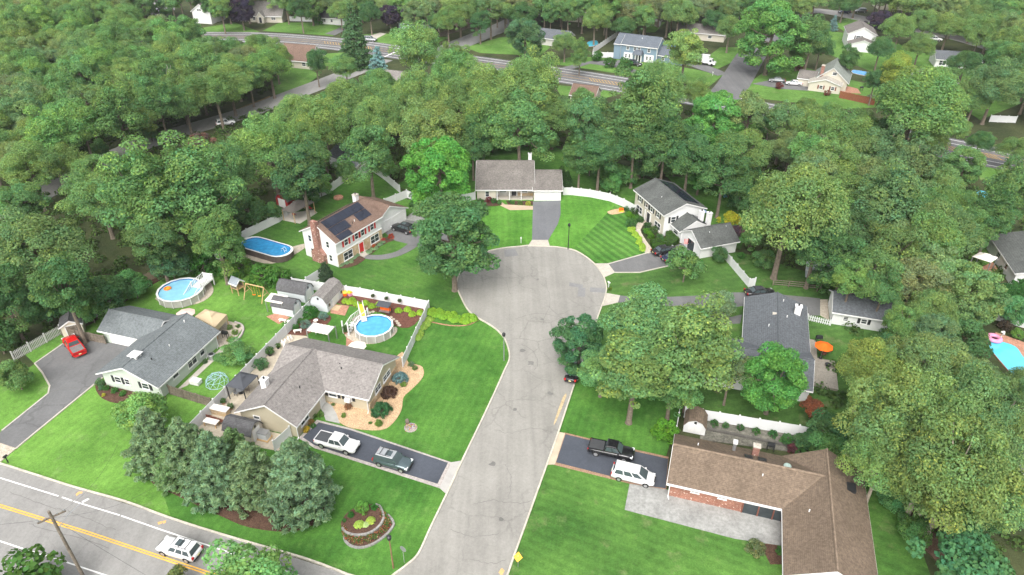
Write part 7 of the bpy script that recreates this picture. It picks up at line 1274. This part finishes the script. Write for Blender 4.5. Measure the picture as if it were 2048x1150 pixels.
for px, py, r, c_, l in ((962, 402, 7, (.06, .13, .03), 'green shrub at the left of the porch house bed'), (977, 399, 7, (.16, .04, .04), 'red-purple shrub in the porch house bed'), (987, 402, 6.5, (.05, .13, .03), 'green shrub beside the red-purple shrub'), (999, 404, 6, (.07, .15, .04), 'green shrub at the tan walk'), (1025, 405, 5, (.08, .15, .03), 'green tuft left of the porch steps'), (1040, 406, 5, (.1, .15, .04), 'green tuft below the porch rail'), (1056, 407, 6, (.3, .28, .04), 'yellow flowering tuft beside the garage'), (1020, 403, 4, (.05, .11, .03), 'dark tuft at the porch corner'),
    (1258, 428, 7, (.09, .2, .02), 'bright ball shrub at the upper entry bed'), (1265, 434, 7, (.085, .19, .02), 'bright ball shrub beside the upper one'), (1253, 419, 6, (.04, .1, .03), 'dark shrub by the fence end'), (1269, 423, 9, (.06, .09, .03), 'brownish shrub at the white house corner'), (1280, 439, 9, (.045, .09, .025), 'dark dome shrub left of the front door'), (1263, 447, 12, (.065, .13, .035), 'wide grey-green shrub at the bend of the walk'), (1296, 450, 8, (.05, .1, .03), 'dark dome shrub right of the front door'), (1293, 461, 7, (.08, .18, .02), 'bright ball shrub, upper of three by the walk'), (1298, 466, 7, (.08, .18, .02), 'bright ball shrub, middle of three by the walk'), (1303, 472, 7.5, (.08, .18, .02), 'bright ball shrub, lowest of three by the walk'), (1307, 459, 9, (.06, .1, .03), 'brownish shrub below the right front window'), (1318, 473, 8, (.05, .1, .03), 'dark shrub at the white corner'), (1321, 482, 8, (.055, .11, .03), 'dark shrub inside the clipped hedge'),
    (1445, 511, 9, (.07, .14, .05), 'broad leaved shrub at the garage wall'), (1482, 511, 8, (.05, .14, .03), 'green shrub at the garage corner'), (1400, 524, 6, (.06, .16, .03), 'bright shrub at the end of the white garage'), (1220, 577, 5, (.1, .16, .03), 'flowering shrub by the mailbox at the kerb'),
    (748, 492, 5, (.3, .08, .03), 'orange flower clump at the solar house bed'), (782, 473, 6, (.35, .06, .03), 'red flower clump beside the black suv'), (767, 481, 5, (.3, .05, .04), 'red flower tuft near the garage'), (1512, 1095, 18, (.12, .13, .05), 'rusty green shrub at the entry bed of the brick house'), (1560, 600+500, 10, (.06, .14, .03), 'green shrub against the brick house wing'), (1221, 125, 13, (.05, .11, .025), 'clipped round bush left before the blue-grey colonial'), (1252, 131, 15, (.045, .105, .025), 'clipped round bush right before the blue-grey colonial'), (1195, 112, 13, (.05, .12, .025), 'green bush at the colonial driveway'), (1599, 135, 9, (.14, .05, .03), 'red leaved shrub on the cape house lawn'), (1558, 172, 8, (.15, .05, .04), 'red shrub beside the far driveway'), (1654, 186, 7, (.16, .06, .04), 'red shrub at the beige cape wall'), (1740, 197, 9, (.3, .32, .2), 'white flowering shrub by the red-brown fence'), (635, 40, 12, (.06, .15, .03), 'round green bush at the far white fence'), (815, 63, 10, (.07, .14, .03), 'bush before the pale blue cape'), (832, 66, 9, (.07, .14, .03), 'bush right before the pale blue cape'), (2010, 650, 14, (.07, .05, .03), 'brown-green mounded shrub by the kidney pool'), (2035, 668, 14, (.09, .18, .04), 'lime shrub by the kidney pool'), (850, 430, 7, (.06, .12, .03), 'shrub by the paved steps under the bright maple'), (825, 408, 8, (.05, .12, .03), 'shrub at the bright maple trunk'), (838, 425, 6, (.14, .05, .05), 'reddish shrub at the bright maple bed')): T('shrub', px, py, r, l, cat='shrub', col=c_)
for px, py, r, c_, l in ((1428, 846, 8, (.05, .11, .03), 'green shrub at the white fence beside the barn roofed shed'), (1452, 851, 7, (.07, .13, .04), 'light shrub at the fence behind the flue pipe'), (1480, 855, 8, (.05, .1, .03), 'dark shrub at the fence behind the brick chimney'), (1512, 862, 8, (.06, .12, .03), 'shrub at the fence left of the dark grill'), (1545, 868, 9, (.05, .11, .03), 'shrub at the fence behind the dark grill'), (1575, 880, 13, (.06, .13, .03), 'large shrub at the right end of the back fence'), (1585, 898, 11, (.11, .04, .04), 'dark red shrub behind the brown roof'), (1600, 905, 12, (.05, .12, .03), 'green shrub beside the dark red shrub')): T('shrub', px, py, r, l, cat='shrub', col=c_)
rw = thing('retaining_wall', 'low dark retaining wall along the fence behind the brick house', 'wall', (*P(1400, 858), .13), G)
for k in range(24): MB().box(k*.52, k*.52+.5, -.15, .15, 0, .3).build('stone_block', mat('dark_block', (.1, .095, .085), .2, 1.5, .9), rw)
def hedge(label, pl, h, col, z=.06):
    w = pts(pl); cx = sum(a[0] for a in w)/len(w); cy = sum(a[1] for a in w)/len(w); o = thing('clipped_hedge', label, 'hedge', (cx, cy, z)); r = [(a[0]-cx, a[1]-cy) for a in w]; n = 2600; gg = np.random.default_rng(9); P_ = []; N_ = []
    xs = [a[0] for a in r]; ys = [a[1] for a in r]
    while len(P_) < n:
        q = (gg.uniform(min(xs), max(xs)), gg.uniform(min(ys), max(ys)))
        if inside(q, r): P_.append((q[0], q[1], h+gg.normal()*.04)); N_.append((0, 0, 1))
        i = gg.integers(len(r)); a, b = r[i], r[(i+1) % len(r)]; t = gg.random(); P_.append((a[0]+(b[0]-a[0])*t+gg.normal()*.04, a[1]+(b[1]-a[1])*t+gg.normal()*.04, gg.uniform(0, h))); N_.append((b[1]-a[1], a[0]-b[0], .4))
    N_ = np.array(N_)+gg.normal(size=(len(N_), 3))*.35; m = leaf_mesh('foliage', np.array(P_), N_, .16, 1, .25, 3); q = bpy.data.objects.new('foliage', m); link(q, o); q.color = (*col, 1)
    c2 = MB().prism([(a*.94, b*.94) for a, b in r], 0, h-.08).build('core', mat('hedge_core', (.03, .06, .02), .3, 3, .95), o)
hedge('clipped L-shaped hedge between the right white house and the dark cars', '1331,470 1345,470 1358,487 1345,496 1318,492 1303,496 1300,488 1312,486 1330,486', 1.0, (.065, .135, .025)); hedge('low wavy clipped hedge above the black sedan', '1300,490 1316,494 1330,493 1322,501 1306,504', .8, (.07, .15, .03))

HG = [(691, 602), (704, 600), (714, 608), (731, 606), (744, 612), (757, 609), (797, 621), (815, 619), (825, 628), (840, 625), (720, 611), (700, 604)]
for px, py in HG: T('hosta', px, py, 8, 'lime hosta mound in the red mulch behind the blue pool', cat='hosta', col=(.2, .29, .03), group='hostas in the red mulch', zs=1.3)
def hosta_row(line, n, r, label, grp, col, jit=.4):
    w = smooth(pts(line), 6); rg = random.Random(n)
    for k in range(n):
        q = w[int(k/(n-1)*(len(w)-1))]; plant('hosta', q[0]+rg.uniform(-jit, jit), q[1]+rg.uniform(-jit, jit), r*rg.uniform(.8, 1.2), label, cat='hosta', col=col, group=grp, zs=1.2, z=.06)
hosta_row('860,640 846,660 832,682', 22, 1.0, 'lime hosta in the strip outside the white fence', 'hostas outside the white fence', (.2, .28, .05), .3); hosta_row('858,628 890,634 925,642 950,642', 34, 1.25, 'lime hosta in the band between the fence and the turning circle', 'hostas by the turning circle', (.17, .28, .03), .8)
hosta_row('1262,459 1268,470 1279,485 1287,503', 24, 1.0, 'lime hosta in the strip beside the striped lawn', 'hostas beside the striped lawn', (.24, .33, .04), .4)
hosta_row('683,533 705,522 725,508', 12, .8, 'variegated hosta in the bed under the picture window', 'hostas under the picture window', (.14, .2, .09), .3); hosta_row('736,508 752,496 768,484', 10, .8, 'variegated hosta in the bed right of the red door', 'hostas right of the red door', (.14, .2, .09), .3)
strip('bed_edging', smooth(pts('858,644 900,652 935,651 957,641'), 4), .15, .05, .16, BRICKP); strip('bed_edging', smooth(pts('466,686 480,676 487,662 484,652 470,646'), 4), .3, .05, .3, PAVEB)
# ------------------------------------------------------------ kidney pool and small far pools
def ground_pool(label, s, water, coping):
    w = smooth(pts(s), 4, True); cx = sum(a[0] for a in w)/len(w); cy = sum(a[1] for a in w)/len(w); o = thing('swimming_pool', label, 'pool', (cx, cy, .14)); r = [(a-cx, b-cy) for a, b in w]
    MB().prism([(a*1.04, b*1.04) for a, b in r], -.1, .03).build('coping', coping, o); MB().prism(r, 0, .045).build('water', water, o); return o
ground_pool('in-ground kidney pool at the right edge behind the oaks', '1975,690 1995,684 2030,695 2048,718 2080,740 2085,775 2040,765 2010,735', mat('turquoise_water', (.1, .5, .66), .1, .6, .05, .5), BRICKP); ground_pool('small blue pool beside the beige cape house', '1708,141 1738,146 1735,152 1706,147', WATERD, CONC); ground_pool('small pool behind the white fence of the blue-grey colonial', '1175,85 1193,82 1195,90 1178,94', mat('turquoise_water', (.1, .5, .66)), BRICKP); ground_pool('turquoise pool glimpsed through the right hand wood', '1950,382 1985,388 1990,398 1955,393', mat('turquoise_water', (.1, .5, .66)), CONC)
fl_ = thing('float_toy', 'pink and white inflatable lying at the kidney pool corner', 'float', (*P(1986, 682), .2)); g_ = MB()
g_.loft([[((.8+.35*math.cos(b*.785))*math.cos(a*.393), (.8+.35*math.cos(b*.785))*math.sin(a*.393), .35+.3*math.sin(b*.785)) for b in range(8)] for a in range(17)], False); g_.build('ring', PINK, fl_, True); MB().tube([(.8, 0, .5), (1.1, 0, 1.1), (1.0, .0, 1.5), (.6, 0, 1.5)], [.22, .18, .2, .1], 8).build('neck', OFFW, fl_, True)
for k in range(3):
    px, py = ((1328, 92), (1352, 92), (1386, 38))[k]; tb_ = thing('tarpaulin', ['bright blue tarpaulin beside the blue-grey colonial garage, left of two', 'bright blue tarpaulin beside the blue-grey colonial garage, right of two', 'bright blue tarpaulin on the far brown roofed ranch'][k], 'tarpaulin', (*P(px, py, 3), 2.6 if k < 2 else 3.5), k); MB().loft([[(-1.8, -1.2, 0), (1.8, -1.3, .2), (1.9, 1.2, .1), (-1.7, 1.3, .3)], [(-1.4, -.9, .5), (1.4, -1.0, .7), (1.5, .9, .6), (-1.3, 1.0, .8)]]).build('sheet', BLUEP, tb_)
    for x, y in ((-1.5, -1.0), (1.5, -1.0), (1.5, 1.0), (-1.5, 1.0)): MB().tube([(x, y, -2.5), (x, y, .1)], .05, 5).build('support', WOODG, tb_)
# ------------------------------------------------------------ street furniture
def lamp_post(label, px, py, h, m, tb=None):
    o = thing('lamp_post', label, 'lamp post', (*P(px, py), .05)); MB().tube([(0, 0, 0), (0, 0, h)], [.09, .06], 8).build('pole', m, o); MB().lathe([(.1, h), (.22, h+.1), (.26, h+.5), (.1, h+.62), (.02, h+.75)], 10).build('lantern', DARK, o); MB().lathe([(.2, h+.12), (.21, h+.45)], 10).build('glass', GLASS, o); return o
lamp_post('wooden lamp post by the two-tier flower bed at the corner', 787, 1137, 4.6, mat('brown_post', (.2, .12, .07), .2, 3)); lamp_post('dark lamp post on the lawn at the top of the turning circle', 1136, 500, 4.8, DARK); lamp_post('pale lamp post on the left kerb of the street', 1008, 722, 4.4, GREYM); lamp_post('black lamp post beside the road through the left wood', 446, 247, 5, DARK)
ss = thing('stop_sign', 'stop sign seen from behind at the street corner', 'sign', (*P(809, 1126), .06), R_(150)); MB().tube([(0, 0, 0), (0, 0, 2.3)], .035, 6).build('post', GREYM, ss); oct_ = [(.4*math.cos(math.pi/8+k*math.pi/4), .4*math.sin(math.pi/8+k*math.pi/4)) for k in range(8)]
MB().loft([[(x, -.06, 2.2+z) for x, z in oct_], [(x, -.03, 2.2+z) for x, z in oct_]]).build('panel', GREYM, ss); MB().loft([[(x*.97, -.065, 2.2+z*.97) for x, z in oct_], [(x*.97, -.061, 2.2+z*.97) for x, z in oct_]]).build('face', REDP, ss)
ys = thing('warning_sign', 'orange-yellow diamond warning sign on the corner lawn', 'sign', (*P(1036, 1135), .06), R_(-10)); MB().tube([(0, 0, 0), (0, 0, 1.9)], .035, 6).build('post', GREYM, ys); dm = [(0, -.48), (.48, 0), (0, .48), (-.48, 0)]
def tilted(q, y): return [(x, y+z*.75, 1.75+z*.75) for x, z in q]
MB().loft([tilted(dm, -.06), tilted(dm, -.03)]).build('panel', mat('sign_yellow', (.75, .36, .02), .05, 2, .5), ys)
up = thing('utility_pole', 'wooden utility pole with street light arm at the bottom left', 'utility pole', (*P(172, 1163), 0)); tp = P(136, 1092, 10.5); MB().tube([(0, 0, 0), (0, 0, 10.8)], [.17, .13], 8).build('pole', WOODG, up)
MB().box(-1.2, 1.2, -.06, .06, 9.9, 10.05, R_(38)).build('cross_arm', WOODG, up)
for x in (-1.1, -.5, .5, 1.1): c_, s_2 = math.cos(R_(38)), math.sin(R_(38)); MB().lathe([(.05, 10.05), (.07, 10.15), (.03, 10.25)], 8, (x*c_, x*s_2)).build('insulator', GREYM, up)
arm = MB().tube([(0, 0, 8.2), (.8, .9, 9.2), (1.7, 2.1, 9.6)], .04, 6).build('lamp_arm', GREYM, up); MB().loft([[(1.65+a, 2.0+b, 9.55) for a, b in ((0, .1), (.1, 0), (.6, .5), (.5, .6))], [(1.65+a, 2.0+b, 9.72) for a, b in ((.05, .1), (.1, .05), (.5, .45), (.45, .5))]]).build('lamp_head', TRIM, arm)
upx, upy = P(172, 1163)
for k, (px, py, z) in enumerate(((235, 890, 6), (330, 960, 6.5), (-200, 1030, 9.5), (640, 1330, 9.5))):
    q = P(px, py, z); w = thing('overhead_wire', ['thin overhead wire from the utility pole to the sage green house', 'thin overhead wire from the utility pole towards the pines', 'overhead wire along the road to the left', 'overhead wire along the road to the right'][k], 'wire', (upx, upy, 0)); e = (q[0]-upx, q[1]-upy, z)
    MB().tube([(e[0]*t, e[1]*t, 9.9+(z-9.9)*t-1.2*4*t*(1-t)) for t in (0, .15, .35, .5, .65, .85, 1)], .012, 4).build('cable', DARK, w)
def mailbox(label, px, py, m, rot): o = thing('mailbox', label, 'mailbox', (*P(px, py), .06), rot); MB().box(-.05, .05, -.05, .05, 0, 1.0).build('post', m, o); MB().loft([[(.12*math.cos(a*.524), y, 1.1+.12*math.sin(a*.524)) for a in range(7)]+[(-.12, y, 1.0), (.12, y, 1.0)] for y in (.25, -.25)]).build('box', m, o)
mailbox('black mailbox at the driveway of the sage green house', 17, 926, DARK, G); mailbox('white mailbox at the kerb by the right driveway', 1217, 576, TRIM, .5); mailbox('white mailbox on the lawn left of the blue-grey driveway', 1042, 487, TRIM, 0); mailbox('dark mailbox at the edge of the far colonial lawn', 1425, 152, TRIM, 0)

# ------------------------------------------------------------ the air: a thin summer haze
hz = MB().box(-700, 700, -60, 900, -1, 67).mesh('haze'); hm = bpy.data.materials.new('haze_air'); hm.use_nodes = True
for n_ in list(hm.node_tree.nodes): hm.node_tree.nodes.remove(n_)
ho = N(hm.node_tree, 'OutputMaterial'); hv = N(hm.node_tree, 'VolumePrincipled'); hv.inputs['Color'].default_value = (0.9, 0.93, 0.96, 1); hv.inputs['Density'].default_value = 0.00014; hv.inputs['Anisotropy'].default_value = 0.2
hm.node_tree.links.new(hv.outputs[0], ho.inputs['Volume']); hz.materials.append(hm); hzo = bpy.data.objects.new('haze', hz); link(hzo); hzo['kind'] = 'stuff'; hzo['label'] = 'thin pale summer haze in the air over the houses and woods'
